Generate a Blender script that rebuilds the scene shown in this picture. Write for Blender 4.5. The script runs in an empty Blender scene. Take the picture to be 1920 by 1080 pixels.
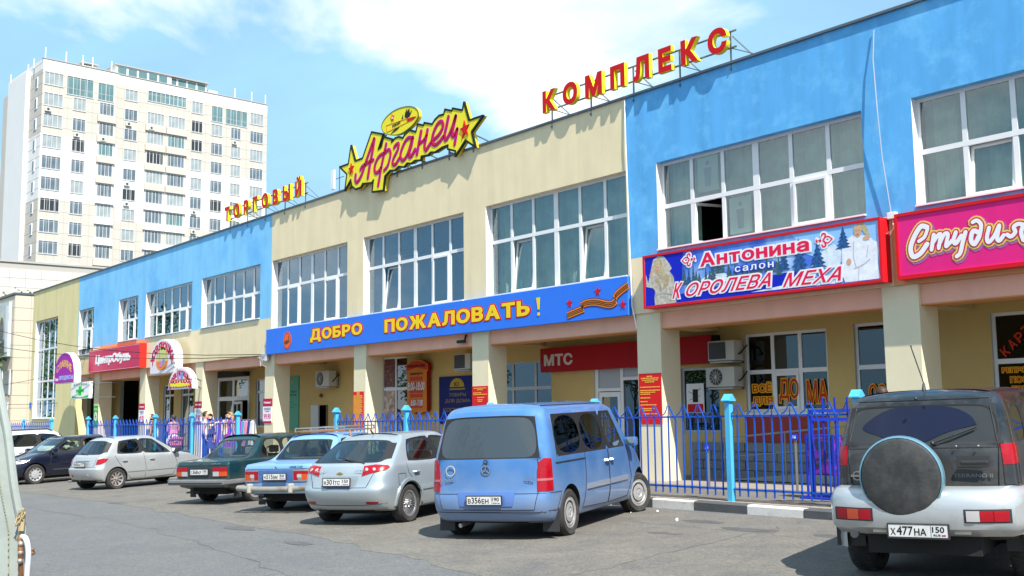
import bpy, bmesh, math, random
from mathutils import Vector, Matrix, noise
from mathutils.geometry import delaunay_2d_cdt
random.seed(7)
sc = bpy.context.scene
C = sc.collection
R = math.radians
# ------------------------------------------------------------------ camera
cam = bpy.data.cameras.new('camera'); camo = bpy.data.objects.new('camera', cam); C.objects.link(camo)
cam.sensor_width = 36; cam.lens = 36*2010.1/1920; cam.clip_end = 2000; cam.clip_start = 0.1
yaw, pit, rol = R(-50.880), R(6.659), R(-0.695)
fw = Vector((math.sin(yaw)*math.cos(pit), math.cos(yaw)*math.cos(pit), math.sin(pit)))
r0 = Vector((math.cos(yaw), -math.sin(yaw), 0)); u0 = r0.cross(fw)
rr = r0*math.cos(rol)+u0*math.sin(rol); uu = -r0*math.sin(rol)+u0*math.cos(rol)
CAM = Vector((10.457, -16.841, 1.6))
camo.matrix_world = Matrix(((rr.x, uu.x, -fw.x, CAM.x), (rr.y, uu.y, -fw.y, CAM.y), (rr.z, uu.z, -fw.z, CAM.z), (0, 0, 0, 1)))
sc.camera = camo
# ------------------------------------------------------------------ world
SUN = Vector((0.588, -0.19, 0.786)).normalized()
w = bpy.data.worlds.new('World'); sc.world = w; w.use_nodes = True
nt = w.node_tree; nd = nt.nodes; lk = nt.links
for n in list(nd): nd.remove(n)
out = nd.new('ShaderNodeOutputWorld'); bg = nd.new('ShaderNodeBackground')
sky = nd.new('ShaderNodeTexSky'); sky.sky_type = 'NISHITA'; sky.sun_disc = False
sky.sun_elevation = math.asin(SUN.z); sky.sun_rotation = math.atan2(SUN.x, SUN.y)
sky.air_density = 1.0; sky.dust_density = 1.6; sky.ozone_density = 1.2
tc = nd.new('ShaderNodeTexCoord')
mp = nd.new('ShaderNodeMapping'); mp.inputs['Scale'].default_value = (1, 1, 2.1); mp.inputs['Location'].default_value = (0.2, 0.75, 0.1)
lk.new(tc.outputs['Generated'], mp.inputs['Vector'])
def wn(scale, detail, rough, dist=0.0):
    n = nd.new('ShaderNodeTexNoise'); n.inputs['Scale'].default_value = scale; n.inputs['Detail'].default_value = detail
    n.inputs['Roughness'].default_value = rough; n.inputs['Distortion'].default_value = dist
    lk.new(mp.outputs[0], n.inputs['Vector']); return n
def ramp(src, a, b, c0=(0, 0, 0, 1), c1=(1, 1, 1, 1), tree=None):
    t = (tree or nt); r = t.nodes.new('ShaderNodeValToRGB'); e = r.color_ramp.elements
    e[0].position = a; e[0].color = c0; e[1].position = b; e[1].color = c1
    t.links.new(src, r.inputs[0]); return r
n1 = wn(2.6, 9, .52, .25); c1 = ramp(n1.outputs[0], .505, .60)
n2 = wn(1.3, 6, .6, .5); c2 = ramp(n2.outputs[0], .35, .75)
n3 = wn(5.5, 8, .55, .1); shade = ramp(n3.outputs[0], .3, .7, (8.6, 10.2, 12.0, 1), (15.0, 15.2, 15.4, 1))
mx1 = nd.new('ShaderNodeMix'); mx1.data_type = 'RGBA'; mx1.inputs[7].default_value = (5.4, 9.9, 14.0, 1)
veil = nd.new('ShaderNodeMath'); veil.operation = 'MULTIPLY_ADD'; veil.inputs[1].default_value = .40; veil.inputs[2].default_value = .50
lk.new(c2.outputs[0], veil.inputs[0]); lk.new(veil.outputs[0], mx1.inputs[0]); lk.new(sky.outputs[0], mx1.inputs[6])
mx2 = nd.new('ShaderNodeMix'); mx2.data_type = 'RGBA'
lk.new(c1.outputs[0], mx2.inputs[0]); lk.new(mx1.outputs[2], mx2.inputs[6]); lk.new(shade.outputs[0], mx2.inputs[7])
bg.inputs[1].default_value = 0.055
lk.new(mx2.outputs[2], bg.inputs[0]); lk.new(bg.outputs[0], out.inputs[0])
# ------------------------------------------------------------------ sun
sl = bpy.data.lights.new('sun', 'SUN'); sl.energy = 4.6; sl.angle = R(.53); sl.color = (1.0, .955, .885)
so = bpy.data.objects.new('sun', sl); C.objects.link(so); so.rotation_euler = (-SUN).to_track_quat('-Z', 'Y').to_euler(); so.location = (0, -20, 40)
sc.view_settings.view_transform = 'Standard'; sc.view_settings.look = 'None'; sc.view_settings.gamma = 1
sc.view_settings.exposure = 0.85
sc.cycles.max_bounces = 7; sc.cycles.transparent_max_bounces = 16; sc.cycles.glossy_bounces = 3; sc.cycles.diffuse_bounces = 3
sc.cycles.caustics_reflective = False; sc.cycles.caustics_refractive = False
# ------------------------------------------------------------------ materials
MATS = {}
def mat(name, col, rough=.6, metal=0., var=.0, vscale=3., bump=0., bscale=40., coat=0., spec=.5, dirt=None, dscale=.6, dlo=.5, dhi=.7, streak=0., emis=None, grain=0):
    if name in MATS: return MATS[name]
    m = bpy.data.materials.new(name); m.use_nodes = True; t = m.node_tree; b = t.nodes['Principled BSDF']
    b.inputs['Base Color'].default_value = (*col, 1); b.inputs['Roughness'].default_value = rough; b.inputs['Metallic'].default_value = metal
    b.inputs['Coat Weight'].default_value = coat; b.inputs['Coat Roughness'].default_value = .06; b.inputs['Specular IOR Level'].default_value = spec
    m.diffuse_color = (*col, 1)
    if var or dirt or bump or streak:
        co = t.nodes.new('ShaderNodeTexCoord'); last = None
        base = t.nodes.new('ShaderNodeRGB'); base.outputs[0].default_value = (*col, 1); last = base.outputs[0]
        def noi(s, d=5, r=.6, vec=None):
            n = t.nodes.new('ShaderNodeTexNoise'); n.inputs['Scale'].default_value = s; n.inputs['Detail'].default_value = d; n.inputs['Roughness'].default_value = r
            t.links.new(vec or co.outputs['Object'], n.inputs['Vector']); return n
        if var:
            n = noi(vscale); rp = ramp(n.outputs[0], .3, .7, (1-var, 1-var, 1-var, 1), (1+var*.6, 1+var*.6, 1+var*.6, 1), t)
            mm = t.nodes.new('ShaderNodeMix'); mm.data_type = 'RGBA'; mm.blend_type = 'MULTIPLY'; mm.inputs[0].default_value = 1
            t.links.new(last, mm.inputs[6]); t.links.new(rp.outputs[0], mm.inputs[7]); last = mm.outputs[2]
        if streak:
            mpn = t.nodes.new('ShaderNodeMapping'); mpn.inputs['Scale'].default_value = (1, 1, .12)
            t.links.new(co.outputs['Object'], mpn.inputs['Vector'])
            n = noi(2.2, 7, .65, mpn.outputs[0]); rp = ramp(n.outputs[0], .42, .68, (1, 1, 1, 1), (1-streak, 1-streak, 1-streak*.9, 1), t)
            mm = t.nodes.new('ShaderNodeMix'); mm.data_type = 'RGBA'; mm.blend_type = 'MULTIPLY'; mm.inputs[0].default_value = 1
            t.links.new(last, mm.inputs[6]); t.links.new(rp.outputs[0], mm.inputs[7]); last = mm.outputs[2]
        if dirt:
            n = noi(dscale, 9, .68); rp = ramp(n.outputs[0], dlo, dhi, tree=t)
            mm = t.nodes.new('ShaderNodeMix'); mm.data_type = 'RGBA'
            t.links.new(rp.outputs[0], mm.inputs[0]); t.links.new(last, mm.inputs[6]); mm.inputs[7].default_value = (*dirt, 1); last = mm.outputs[2]
        t.links.new(last, b.inputs['Base Color'])
        if bump:
            n = noi(bscale, 4, .6); bp = t.nodes.new('ShaderNodeBump'); bp.inputs['Strength'].default_value = bump; bp.inputs['Distance'].default_value = .02
            t.links.new(n.outputs[0], bp.inputs['Height']); t.links.new(bp.outputs[0], b.inputs['Normal'])
    if grain:
        gn = noi(grain, 2, .5); gr_ = ramp(gn.outputs[0], .35, .65, (.80, .80, .80, 1), (1.22, 1.22, 1.22, 1), t); g2 = noi(grain*.22, 3, .6); gr2 = ramp(g2.outputs[0], .3, .7, (.90, .90, .90, 1), (1.08, 1.08, 1.08, 1), t)
        for r_ in (gr_, gr2):
            mm = t.nodes.new('ShaderNodeMix'); mm.data_type = 'RGBA'; mm.blend_type = 'MULTIPLY'; mm.inputs[0].default_value = 1; src = b.inputs['Base Color'].links[0].from_socket; t.links.new(src, mm.inputs[6]); t.links.new(r_.outputs[0], mm.inputs[7]); t.links.new(mm.outputs[2], b.inputs['Base Color'])
    if emis: b.inputs['Emission Color'].default_value = (*emis, 1); b.inputs['Emission Strength'].default_value = 1
    MATS[name] = m; return m
def glass(name, tint=(.5, .55, .55), refl=1.0, ior=1.5, rough=.0, mixdiff=0., diff=(.2, .25, .22)):
    if name in MATS: return MATS[name]
    m = bpy.data.materials.new(name); m.use_nodes = True; t = m.node_tree
    for n in list(t.nodes): t.nodes.remove(n)
    o = t.nodes.new('ShaderNodeOutputMaterial'); tr = t.nodes.new('ShaderNodeBsdfTransparent'); tr.inputs[0].default_value = (*tint, 1)
    g = t.nodes.new('ShaderNodeBsdfGlossy'); g.inputs['Roughness'].default_value = rough; g.inputs[0].default_value = (refl*.84, refl*.93, refl, 1)
    lw = t.nodes.new('ShaderNodeLayerWeight'); lw.inputs[0].default_value = .5
    pw = t.nodes.new('ShaderNodeMath'); pw.operation = 'POWER'; pw.inputs[1].default_value = 3.2; t.links.new(lw.outputs['Facing'], pw.inputs[0])
    f0 = ((ior-1)/(ior+1))**2; f = t.nodes.new('ShaderNodeMath'); f.operation = 'MULTIPLY_ADD'; f.inputs[1].default_value = 1-f0; f.inputs[2].default_value = f0
    t.links.new(pw.outputs[0], f.inputs[0])
    body = tr.outputs[0]
    if mixdiff:
        d = t.nodes.new('ShaderNodeBsdfDiffuse'); d.inputs[0].default_value = (*diff, 1); a = t.nodes.new('ShaderNodeMixShader'); a.inputs[0].default_value = mixdiff
        t.links.new(tr.outputs[0], a.inputs[1]); t.links.new(d.outputs[0], a.inputs[2]); body = a.outputs[0]
    x = t.nodes.new('ShaderNodeMixShader'); t.links.new(f.outputs[0], x.inputs[0]); t.links.new(body, x.inputs[1]); t.links.new(g.outputs[0], x.inputs[2])
    t.links.new(x.outputs[0], o.inputs[0]); m.diffuse_color = (*tint, 1); MATS[name] = m; return m
# ------------------------------------------------------------------ object helpers
def tag(o, label=None, cat=None, group=None, kind=None):
    if label: o['label'] = label
    if cat: o['category'] = cat
    if group: o['group'] = group
    if kind: o['kind'] = kind
    return o
def thing(name, label, cat, loc=(0, 0, 0), rot=None, group=None, kind=None):
    o = bpy.data.objects.new(name, None); C.objects.link(o); o.location = loc; o.empty_display_size = .2
    if rot is not None: o.rotation_mode = 'XYZ'; o.rotation_euler = rot
    return tag(o, label, cat, group, kind)
def link(name, me, parent=None, local=False):
    o = bpy.data.objects.new(name, me); C.objects.link(o)
    if parent is not None:
        o.parent = parent
        if not local: o.matrix_parent_inverse = world_mat(parent).inverted()
    return o
def world_mat(o):
    m = Matrix.LocRotScale(o.location, o.rotation_euler, o.scale)
    if o.parent is not None: m = world_mat(o.parent) @ o.matrix_parent_inverse @ m
    return m
def copy_tree(o, parent=None):
    c = o.copy(); C.objects.link(c)
    if parent is not None: c.parent = parent
    for ch in [x for x in ALLCH(o)]: copy_tree(ch, c)
    return c
def ALLCH(o): return [x for x in C.objects if x.parent == o]
class MB:
    def __init__(s): s.v = []; s.f = []; s.m = []
    def add(s, vs, fs, mi=0):
        b = len(s.v); s.v += [tuple(v) for v in vs]; s.f += [tuple(b+i for i in f) for f in fs]; s.m += [mi]*len(fs); return s
    def box(s, x0, x1, y0, y1, z0, z1, mi=0):
        return s.add([(x0, y0, z0), (x1, y0, z0), (x1, y1, z0), (x0, y1, z0), (x0, y0, z1), (x1, y0, z1), (x1, y1, z1), (x0, y1, z1)],
                     [(0, 3, 2, 1), (4, 5, 6, 7), (0, 1, 5, 4), (1, 2, 6, 5), (2, 3, 7, 6), (3, 0, 4, 7)], mi)
    def quad(s, a, b, c, d, mi=0): return s.add([a, b, c, d], [(0, 1, 2, 3)], mi)
    def tube(s, pts, r, n=6, mi=0, cap=True, r1=None):
        pts = [Vector(p) for p in pts]; vs = []; fs = []; N = len(pts); up = None
        for i, p in enumerate(pts):
            d = (pts[min(i+1, N-1)]-pts[max(i-1, 0)]).normalized()
            a = Vector((0, 0, 1)) if abs(d.z) < .9 else Vector((1, 0, 0))
            if up is not None: a = up
            x = d.cross(a).normalized(); y = x.cross(d).normalized(); up = y
            rad = r if r1 is None else r+(r1-r)*i/(N-1)
            for k in range(n):
                t = 2*math.pi*k/n; vs.append(p+x*(rad*math.cos(t))+y*(rad*math.sin(t)))
        for i in range(N-1):
            for k in range(n): fs.append((i*n+k, i*n+(k+1) % n, (i+1)*n+(k+1) % n, (i+1)*n+k))
        if cap: fs.append(tuple(range(n-1, -1, -1))); fs.append(tuple((N-1)*n+k for k in range(n)))
        return s.add(vs, fs, mi)
    def bar(s, a, b, w, h=None, mi=0):      # square bar between two points
        a, b = Vector(a), Vector(b); h = h or w; d = (b-a).normalized(); up = Vector((0, 0, 1)) if abs(d.z) < .95 else Vector((0, 1, 0))
        x = d.cross(up).normalized()*w/2; y = x.cross(d).normalized()*h/2
        vs = [a-x-y, a+x-y, a+x+y, a-x+y, b-x-y, b+x-y, b+x+y, b-x+y]
        return s.add(vs, [(0, 1, 2, 3)[::-1], (4, 5, 6, 7), (0, 1, 5, 4), (1, 2, 6, 5), (2, 3, 7, 6), (3, 0, 4, 7)], mi)
    def lathe(s, prof, c=(0, 0, 0), axis='z', n=16, mi=0, ang=None):  # prof: (r, h)
        vs = []; fs = []; N = len(prof)
        for k in range(n):
            t = 2*math.pi*k/n; ct, st = math.cos(t), math.sin(t)
            for r_, h in prof:
                p = (r_*ct, r_*st, h)
                if axis == 'y': p = (p[0], p[2], p[1])
                if axis == 'x': p = (p[2], p[0], p[1])
                vs.append((c[0]+p[0], c[1]+p[1], c[2]+p[2]))
        for k in range(n):
            k2 = (k+1) % n
            for i in range(N-1): fs.append((k*N+i, k2*N+i, k2*N+i+1, k*N+i+1))
        return s.add(vs, fs, mi)
    def ball(s, c, r, n=8, mi=0, sc_=(1, 1, 1)):
        m = n//2; vs = []; fs = []
        for i in range(m+1):
            a = math.pi*i/m-math.pi/2
            for k in range(n):
                t = 2*math.pi*k/n; vs.append((c[0]+r*sc_[0]*math.cos(a)*math.cos(t), c[1]+r*sc_[1]*math.cos(a)*math.sin(t), c[2]+r*sc_[2]*math.sin(a)))
        for i in range(m):
            for k in range(n): fs.append((i*n+k, i*n+(k+1) % n, (i+1)*n+(k+1) % n, (i+1)*n+k))
        return s.add(vs, fs, mi)
    def mesh(s, name, mats, smooth=False, bevel=0):
        me = bpy.data.meshes.new(name); me.from_pydata(s.v, [], s.f)
        for m in (mats if isinstance(mats, (list, tuple)) else [mats]): me.materials.append(m)
        if len(me.materials) > 1: me.polygons.foreach_set('material_index', s.m)
        bm = bmesh.new(); bm.from_mesh(me); bmesh.ops.recalc_face_normals(bm, faces=bm.faces)
        if bevel:
            bmesh.ops.remove_doubles(bm, verts=bm.verts, dist=1e-5)
            bmesh.ops.bevel(bm, geom=[e for e in bm.edges if len(e.link_faces) == 2 and e.calc_face_angle(0) > .5], offset=bevel, segments=2, affect='EDGES', profile=.6)
        bm.to_mesh(me); bm.free()
        if smooth: sm(me)
        me.update(); return me
    def build(s, name, mats, parent=None, smooth=False, local=False, bevel=0):
        return link(name, s.mesh(name, mats, smooth, bevel), parent, local)
def sm(me, ang=40):
    me.polygons.foreach_set('use_smooth', [True]*len(me.polygons))
    try: me.set_sharp_from_angle(angle=R(ang))
    except Exception: pass
# polygons / text: nonzero-winding fill of any set of closed contours
import numpy as np
def winding_many(P, loops):
    w_ = np.zeros(len(P), int); px, py = P[:, 0:1], P[:, 1:2]
    A_ = np.concatenate([np.array(L, float)[:, :2] for L in loops]); B_ = np.concatenate([np.roll(np.array(L, float)[:, :2], -1, axis=0) for L in loops])
    for k in range(0, len(A_), 4000):
        ax, ay, bx, by = A_[k:k+4000, 0], A_[k:k+4000, 1], B_[k:k+4000, 0], B_[k:k+4000, 1]
        cr = (bx-ax)*(py-ay)-(px-ax)*(by-ay); up = ay <= py; dn = by <= py
        w_ += (up & ~dn & (cr > 0)).sum(1)-((~up) & dn & (cr < 0)).sum(1)
    return w_
def fill(loops, evenodd=False):
    vs = []; es = []
    for L in loops:
        b = len(vs); n = len(L); vs += [Vector((p[0], p[1])) for p in L]; es += [(b+i, b+(i+1) % n) for i in range(n)]
    o = delaunay_2d_cdt(vs, es, [], 0, 1e-5)
    V, F = o[0], [tuple(f) for f in o[2]]
    if not F: return V, []
    vv = np.array([(v[0], v[1]) for v in V]); ff = np.array(F); wv = winding_many(vv[ff].mean(1), loops)
    keep = [f for f, w_ in zip(F, wv) if (w_ % 2 if evenodd else w_ != 0)]
    return V, keep
def slab(loops, depth=.0, evenodd=False, mb=None, front=0, side=0, place=None):
    """filled outline: front cap at d=0, back at d=depth. place(x, z, d) -> xyz"""
    V, F = fill(loops, evenodd); mb = mb or MB(); place = place or (lambda x, z, d: (x, d, z))
    b0 = [place(v[0], v[1], 0) for v in V]; mb.add(b0, F, front)
    if depth:
        cnt = {}
        for f in F:
            for i in range(3):
                e = (f[i], f[(i+1) % 3]); k = tuple(sorted(e)); cnt.setdefault(k, []).append(e)
        mb.add([place(v[0], v[1], depth) for v in V], [f[::-1] for f in F], side)
        ed = [e[0] for e in cnt.values() if len(e) == 1]
        n = len(V); mb.add(b0+[place(v[0], v[1], depth) for v in V], [(e[0], e[1], e[1]+n, e[0]+n) for e in ed], side)
    return mb
_tc = {}
def text_loops(s, size=1., off=0., shear=0., space=1., xs=1.):
    """contours of a text, origin at left of baseline; size = capital height, off = boldness as a part of it"""
    L0 = text_loops0(s, shear, space)
    if off:
        big = max(L0, key=lambda L: abs(area(L))); sg_ = 1 if area(big) > 0 else -1
        L0 = [offn(L, off*.73, sg_) for L in L0]
    k = size/.73
    return [[(x*k*xs, y*k) for x, y in L] for L in L0]
def area(L): return .5*sum(L[i-1][0]*L[i][1]-L[i][0]*L[i-1][1] for i in range(len(L)))
def offn(L, d, sgn):
    L = [L[i] for i in range(len(L)) if abs(L[i][0]-L[i-1][0])+abs(L[i][1]-L[i-1][1]) > 1e-5]; n = len(L); out_ = []
    for i in range(n):
        a, b, c = L[i-1], L[i], L[(i+1) % n]; e1 = (b[0]-a[0], b[1]-a[1]); e2 = (c[0]-b[0], c[1]-b[1]); l1 = math.hypot(*e1); l2 = math.hypot(*e2)
        n1_ = (e1[1]/l1*sgn, -e1[0]/l1*sgn); n2_ = (e2[1]/l2*sgn, -e2[0]/l2*sgn); mx, my = n1_[0]+n2_[0], n1_[1]+n2_[1]; ml = math.hypot(mx, my)
        if ml < .3: out_.append((b[0]+n1_[0]*d, b[1]+n1_[1]*d)); continue
        mx, my = mx/ml, my/ml; k = 1/max(.6, mx*n1_[0]+my*n1_[1]); out_.append((b[0]+mx*d*k, b[1]+my*d*k))
    return out_
def text_loops0(s, shear=0., space=1.):
    key = (s, shear, space)
    if key not in _tc:
        cu = bpy.data.curves.new('txt', 'FONT'); cu.body = s; cu.shear = shear; cu.space_character = space
        cu.fill_mode = 'NONE'; cu.resolution_u = 3
        o = bpy.data.objects.new('txt', cu); C.objects.link(o)
        me = bpy.data.meshes.new_from_object(o.evaluated_get(bpy.context.evaluated_depsgraph_get()))
        bpy.data.objects.remove(o); bpy.data.curves.remove(cu)
        nb = {}
        for e in me.edges:
            a, b = e.vertices; nb.setdefault(a, []).append(b); nb.setdefault(b, []).append(a)
        seen = set(); loops = []
        for st in range(len(me.vertices)):
            if st in seen or st not in nb: continue
            # follow in vertex order so that the winding of each contour is kept
            L = [st]; seen.add(st); prev = None; cur = st
            while True:
                nx = [q for q in nb[cur] if q not in seen]
                if not nx: break
                q = cur+1 if cur+1 in nx else nx[0]
                L.append(q); seen.add(q); cur = q
            if len(L) > 2: loops.append([(me.vertices[i].co.x, me.vertices[i].co.y) for i in L])
        bpy.data.meshes.remove(me)
        _tc[key] = loops
    return _tc[key]
def bounds(loops):
    X = [p[0] for L in loops for p in L]; Z = [p[1] for L in loops for p in L]; return min(X), max(X), min(Z), max(Z)
def fit(loops, x0, x1, z0, z1, ref=None):
    a, b, c, d = ref or bounds(loops); return [[(x0+(x-a)/(b-a)*(x1-x0), z0+(z-c)/(d-c)*(z1-z0)) for x, z in L] for L in loops]
def bold_fit(s, x0, x1, z0, z1, off=.02, shear=0., space=1.):
    return fit(text_loops(s, 1, off, shear, space), x0, x1, z0, z1)
def shp(name, loops, y, m, parent, depth=.004, evenodd=False, place=None):
    mm = m if isinstance(m, (list, tuple)) else [m]
    return slab(loops, depth, evenodd, side=len(mm)-1, place=(lambda x, z, d: (x, y+d, z)) if place is None else place).build(name, mm, parent)
def circ(x, z, r, n=24, rz=None, a0=0): return [(x+r*math.cos(2*math.pi*i/n+a0), z+(rz or r)*math.sin(2*math.pi*i/n+a0)) for i in range(n)]
def rect(x0, x1, z0, z1): return [(x0, z0), (x1, z0), (x1, z1), (x0, z1)]
def star(x, z, r, sx=1., a0=90, inner=.40): return [(x+sx*(r if i % 2 == 0 else r*inner)*math.cos(R(a0+36*i)), z+(r if i % 2 == 0 else r*inner)*math.sin(R(a0+36*i))) for i in range(10)]
def smooth_line(pts, n=4):
    out_ = []; P = [Vector(p) for p in pts]; P = [P[0]*2-P[1]]+P+[P[-1]*2-P[-2]]
    for i in range(1, len(P)-2):
        for k in range(n):
            t = k/n; a, b, c, d = P[i-1], P[i], P[i+1], P[i+2]
            out_.append(.5*((2*b)+(c-a)*t+(2*a-5*b+4*c-d)*t*t+(3*b-a-3*c+d)*t*t*t))
    out_.append(P[-2]); return [tuple(p) for p in out_]
def stroke(pts, w_, smooth=True, w1=None, roundcap=True, cn=7):
    """stroke outline as CCW pieces for a nonzero fill"""
    P = smooth_line(pts) if smooth and len(pts) > 2 else pts; loops = []
    N = len(P)
    for i in range(N-1):
        a, b = Vector(P[i][:2]), Vector(P[i+1][:2]); d = b-a
        if d.length < 1e-6: continue
        wa = w_ if w1 is None else w_+(w1-w_)*i/(N-1)
        d.normalize(); n_ = Vector((-d.y, d.x))*wa/2
        loops.append([tuple(a-n_), tuple(b-n_), tuple(b+n_), tuple(a+n_)])
        if roundcap: loops.append(circ(b.x, b.y, wa/2, cn))
    if roundcap: loops.append(circ(P[0][0], P[0][1], w_/2, cn))
    return loops
def G(x, y): return .118+.014*x+.029*y          # the asphalt: falls away from the building and to the left
def PZ(x): return .17+.006*x                    # top of the pavement

DATA = {"af_out":[[-14.824,9.62],[-14.609,9.687],[-14.276,9.563],[-14.186,9.768],[-13.89,9.668],[-13.86,9.738],[-13.468,9.609],[-13.338,9.707],[-13.139,9.779],[-12.914,9.762],[-12.857,9.89],[-12.539,9.775],[-12.498,9.835],[-12.053,9.679],[-11.984,9.883],[-11.766,9.338],[-11.158,9.329],[-11.652,9.007],[-11.502,8.56],[-11.93,8.833],[-12.198,8.629],[-12.402,8.491],[-12.374,8.623],[-12.741,8.755],[-12.721,8.858],[-13.005,8.849],[-13.174,8.817],[-13.344,8.784],[-13.545,8.824],[-13.69,8.769],[-14.011,8.798],[-14.026,8.699],[-14.041,8.694],[-14.339,8.742],[-14.52,8.691],[-14.733,8.741],[-14.886,8.657],[-15.166,8.727],[-15.385,8.654],[-15.64,8.693],[-15.913,8.574],[-15.993,8.162],[-16.62,8.224],[-16.539,8.579],[-16.639,8.507],[-17.166,8.572],[-17.269,8.48],[-17.582,8.47],[-17.795,8.609],[-17.869,8.826],[-18.225,8.542],[-18.104,9.037],[-18.545,9.346],[-18.017,9.35],[-17.862,9.901],[-17.608,9.365],[-17.172,9.364],[-16.655,10.07],[-16.01,9.867],[-16.277,9.46],[-16.096,9.504],[-15.966,9.774],[-15.514,9.607],[-15.546,9.525],[-15.355,9.609],[-15.166,9.608],[-14.947,9.524]],"af_let":[[[[-17.569,8.921],[-17.585,8.757],[-17.497,8.677],[-17.358,8.735],[-17.203,8.873],[-17.067,9.068],[-16.898,9.31],[-16.696,9.581],[-16.512,9.825]],0.075],[[[-16.495,9.813],[-16.594,9.469],[-16.727,9.131],[-16.859,8.7]],0.084],[[[-17.291,9.027],[-17.188,9.109],[-16.931,9.152],[-16.542,9.195]],0.063],[[[-15.835,9.531],[-15.932,9.283],[-16.094,8.902],[-16.272,8.361]],0.072],[[[-15.948,9.277],[-16.194,9.245],[-16.375,9.118],[-16.474,8.938],[-16.423,8.775],[-16.274,8.774],[-16.11,8.87]],0.069],[[[-15.867,9.288],[-15.689,9.332],[-15.593,9.215],[-15.657,9.015],[-15.769,8.841],[-15.946,8.759]],0.06],[[[-15.402,9.336],[-15.323,9.391],[-15.181,9.414],[-15.166,9.341],[-15.228,9.213],[-15.402,9.054],[-15.481,8.928],[-15.449,8.834],[-15.307,8.833],[-15.15,8.952]],0.066],[[[-14.427,9.406],[-14.64,9.468],[-14.824,9.393],[-14.994,9.201],[-15.072,9.024],[-14.979,8.875],[-14.84,8.891],[-14.671,9.032],[-14.488,9.341]],0.066],[[[-14.427,9.432],[-14.503,9.223],[-14.61,9.02],[-14.595,8.904],[-14.474,8.924],[-14.308,9.054]],0.081],[[[-14.008,9.523],[-14.098,9.26],[-14.225,8.9]],0.075],[[[-14.099,9.191],[-13.892,9.234],[-13.73,9.353]],0.054],[[[-13.692,9.497],[-13.769,9.259],[-13.84,9.07],[-13.776,8.93],[-13.645,9.013],[-13.514,9.104]],0.069],[[[-13.399,9.148],[-13.171,9.225],[-13.001,9.348],[-12.944,9.485],[-13.027,9.587],[-13.197,9.558],[-13.355,9.407],[-13.456,9.227],[-13.451,9.058],[-13.315,8.988],[-13.116,9.039],[-12.947,9.136]],0.069],[[[-12.692,9.645],[-12.777,9.415],[-12.868,9.186],[-12.836,9.03],[-12.697,9.1],[-12.53,9.295],[-12.35,9.584]],0.072],[[[-12.35,9.584],[-12.462,9.313],[-12.532,9.131],[-12.473,9.053],[-12.368,9.129],[-12.286,9.209]],0.069],[[[-12.286,9.209],[-12.356,8.995],[-12.412,8.819]],0.066]],"af_st":[[-17.819,9.153],[-11.94,9.126]],"oval":[[-16.102,10.096],[-16.062,10.2],[-15.878,10.328],[-15.555,10.423],[-15.198,10.451],[-14.807,10.421],[-14.52,10.359],[-14.293,10.252],[-14.181,10.139],[-14.163,9.995],[-14.275,9.891],[-14.464,9.792],[-14.712,9.727],[-15.002,9.68],[-15.355,9.7],[-15.735,9.798],[-15.999,9.927]],"ov_star":[-15.505,10.244],"ov_band":[[-15.837,10.088],[-15.615,10.084],[-14.75,10.057],[-14.712,9.945],[-15.002,9.921],[-15.796,9.883]],"ov_red":[[-14.721,10.045],[-14.426,10.038],[-14.238,10.007],[-14.426,9.946],[-14.693,9.941]],"ov_tul":[[[-14.827,10.102],[-14.846,10.183],[-14.808,10.262],[-14.721,10.346],[-14.731,10.277],[-14.779,10.211],[-14.798,10.095]],[[-14.798,10.09],[-14.808,10.174],[-14.711,10.262],[-14.606,10.325],[-14.587,10.178],[-14.635,10.091],[-14.712,10.059]],[[-14.635,10.069],[-14.587,10.168],[-14.473,10.25],[-14.52,10.163],[-14.587,10.091]],[[-15.021,10.102],[-14.972,10.157],[-14.943,10.227],[-14.934,10.093]],[[-15.594,9.784],[-15.355,9.888],[-15.119,9.892],[-15.276,9.827]]],"ov_leaf":[[-15.395,9.797],[-15.197,9.777],[-15.002,9.855],[-14.885,9.918],[-15.002,9.823],[-15.158,9.768]],"ov_txt":[[-15.494,9.941],[-15.08,9.983],[-15.504,9.993]],"rib":[[[-8.048,3.845],[-7.83,3.889],[-7.485,3.957]],[[-7.563,4.032],[-7.422,4.074],[-7.224,4.084],[-6.991,4.058],[-6.725,3.992],[-6.556,3.985],[-6.434,4.041]],[[-6.469,4.11],[-6.399,4.183],[-6.23,4.272],[-6.04,4.351]]],"rst":[[-7.966,4.13],[-7.011,4.316],[-6.222,3.946]]}

# ================================================================== setting
M_road = mat('asphalt', (.119, .121, .123), .9, grain=34, var=.07, vscale=.6, dirt=(.14, .137, .13), dscale=1.1, dlo=.45, dhi=.75, bump=.55, bscale=55)
M_pave = mat('pavement_paint', (.28, .24, .20), .9, var=.12, vscale=2, bump=.4, bscale=30)
def ground_sheet(name, x0, x1, y0, y1, fz, m, nx=2, ny=2, kind='structure'):
    mb = MB(); vs = [(x0+(x1-x0)*i/nx, y0+(y1-y0)*j/ny) for j in range(ny+1) for i in range(nx+1)]
    mb.add([(x, y, fz(x, y)) for x, y in vs], [(j*(nx+1)+i, j*(nx+1)+i+1, (j+1)*(nx+1)+i+1, (j+1)*(nx+1)+i) for j in range(ny) for i in range(nx)])
    o = mb.build(name, m); return tag(o, kind=kind)
def GF(x, y):                                    # asphalt near the shops, level further out
    X = max(-60, min(20, x)); Y = max(-24, min(3, y)); return G(X, Y)
gr = bmesh.new()
xs = [-900, -300, -120, -60, -40, -20, -10, 0, 10, 20, 60, 300, 900]; ys = [-900, -300, -80, -40, -24, -16, -8, -3.5, 3, 20, 80, 300, 900]
gv = [[gr.verts.new((x, y, GF(x, y))) for x in xs] for y in ys]
for j in range(len(ys)-1):
    for i in range(len(xs)-1): gr.faces.new((gv[j][i], gv[j][i+1], gv[j+1][i+1], gv[j+1][i]))
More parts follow.
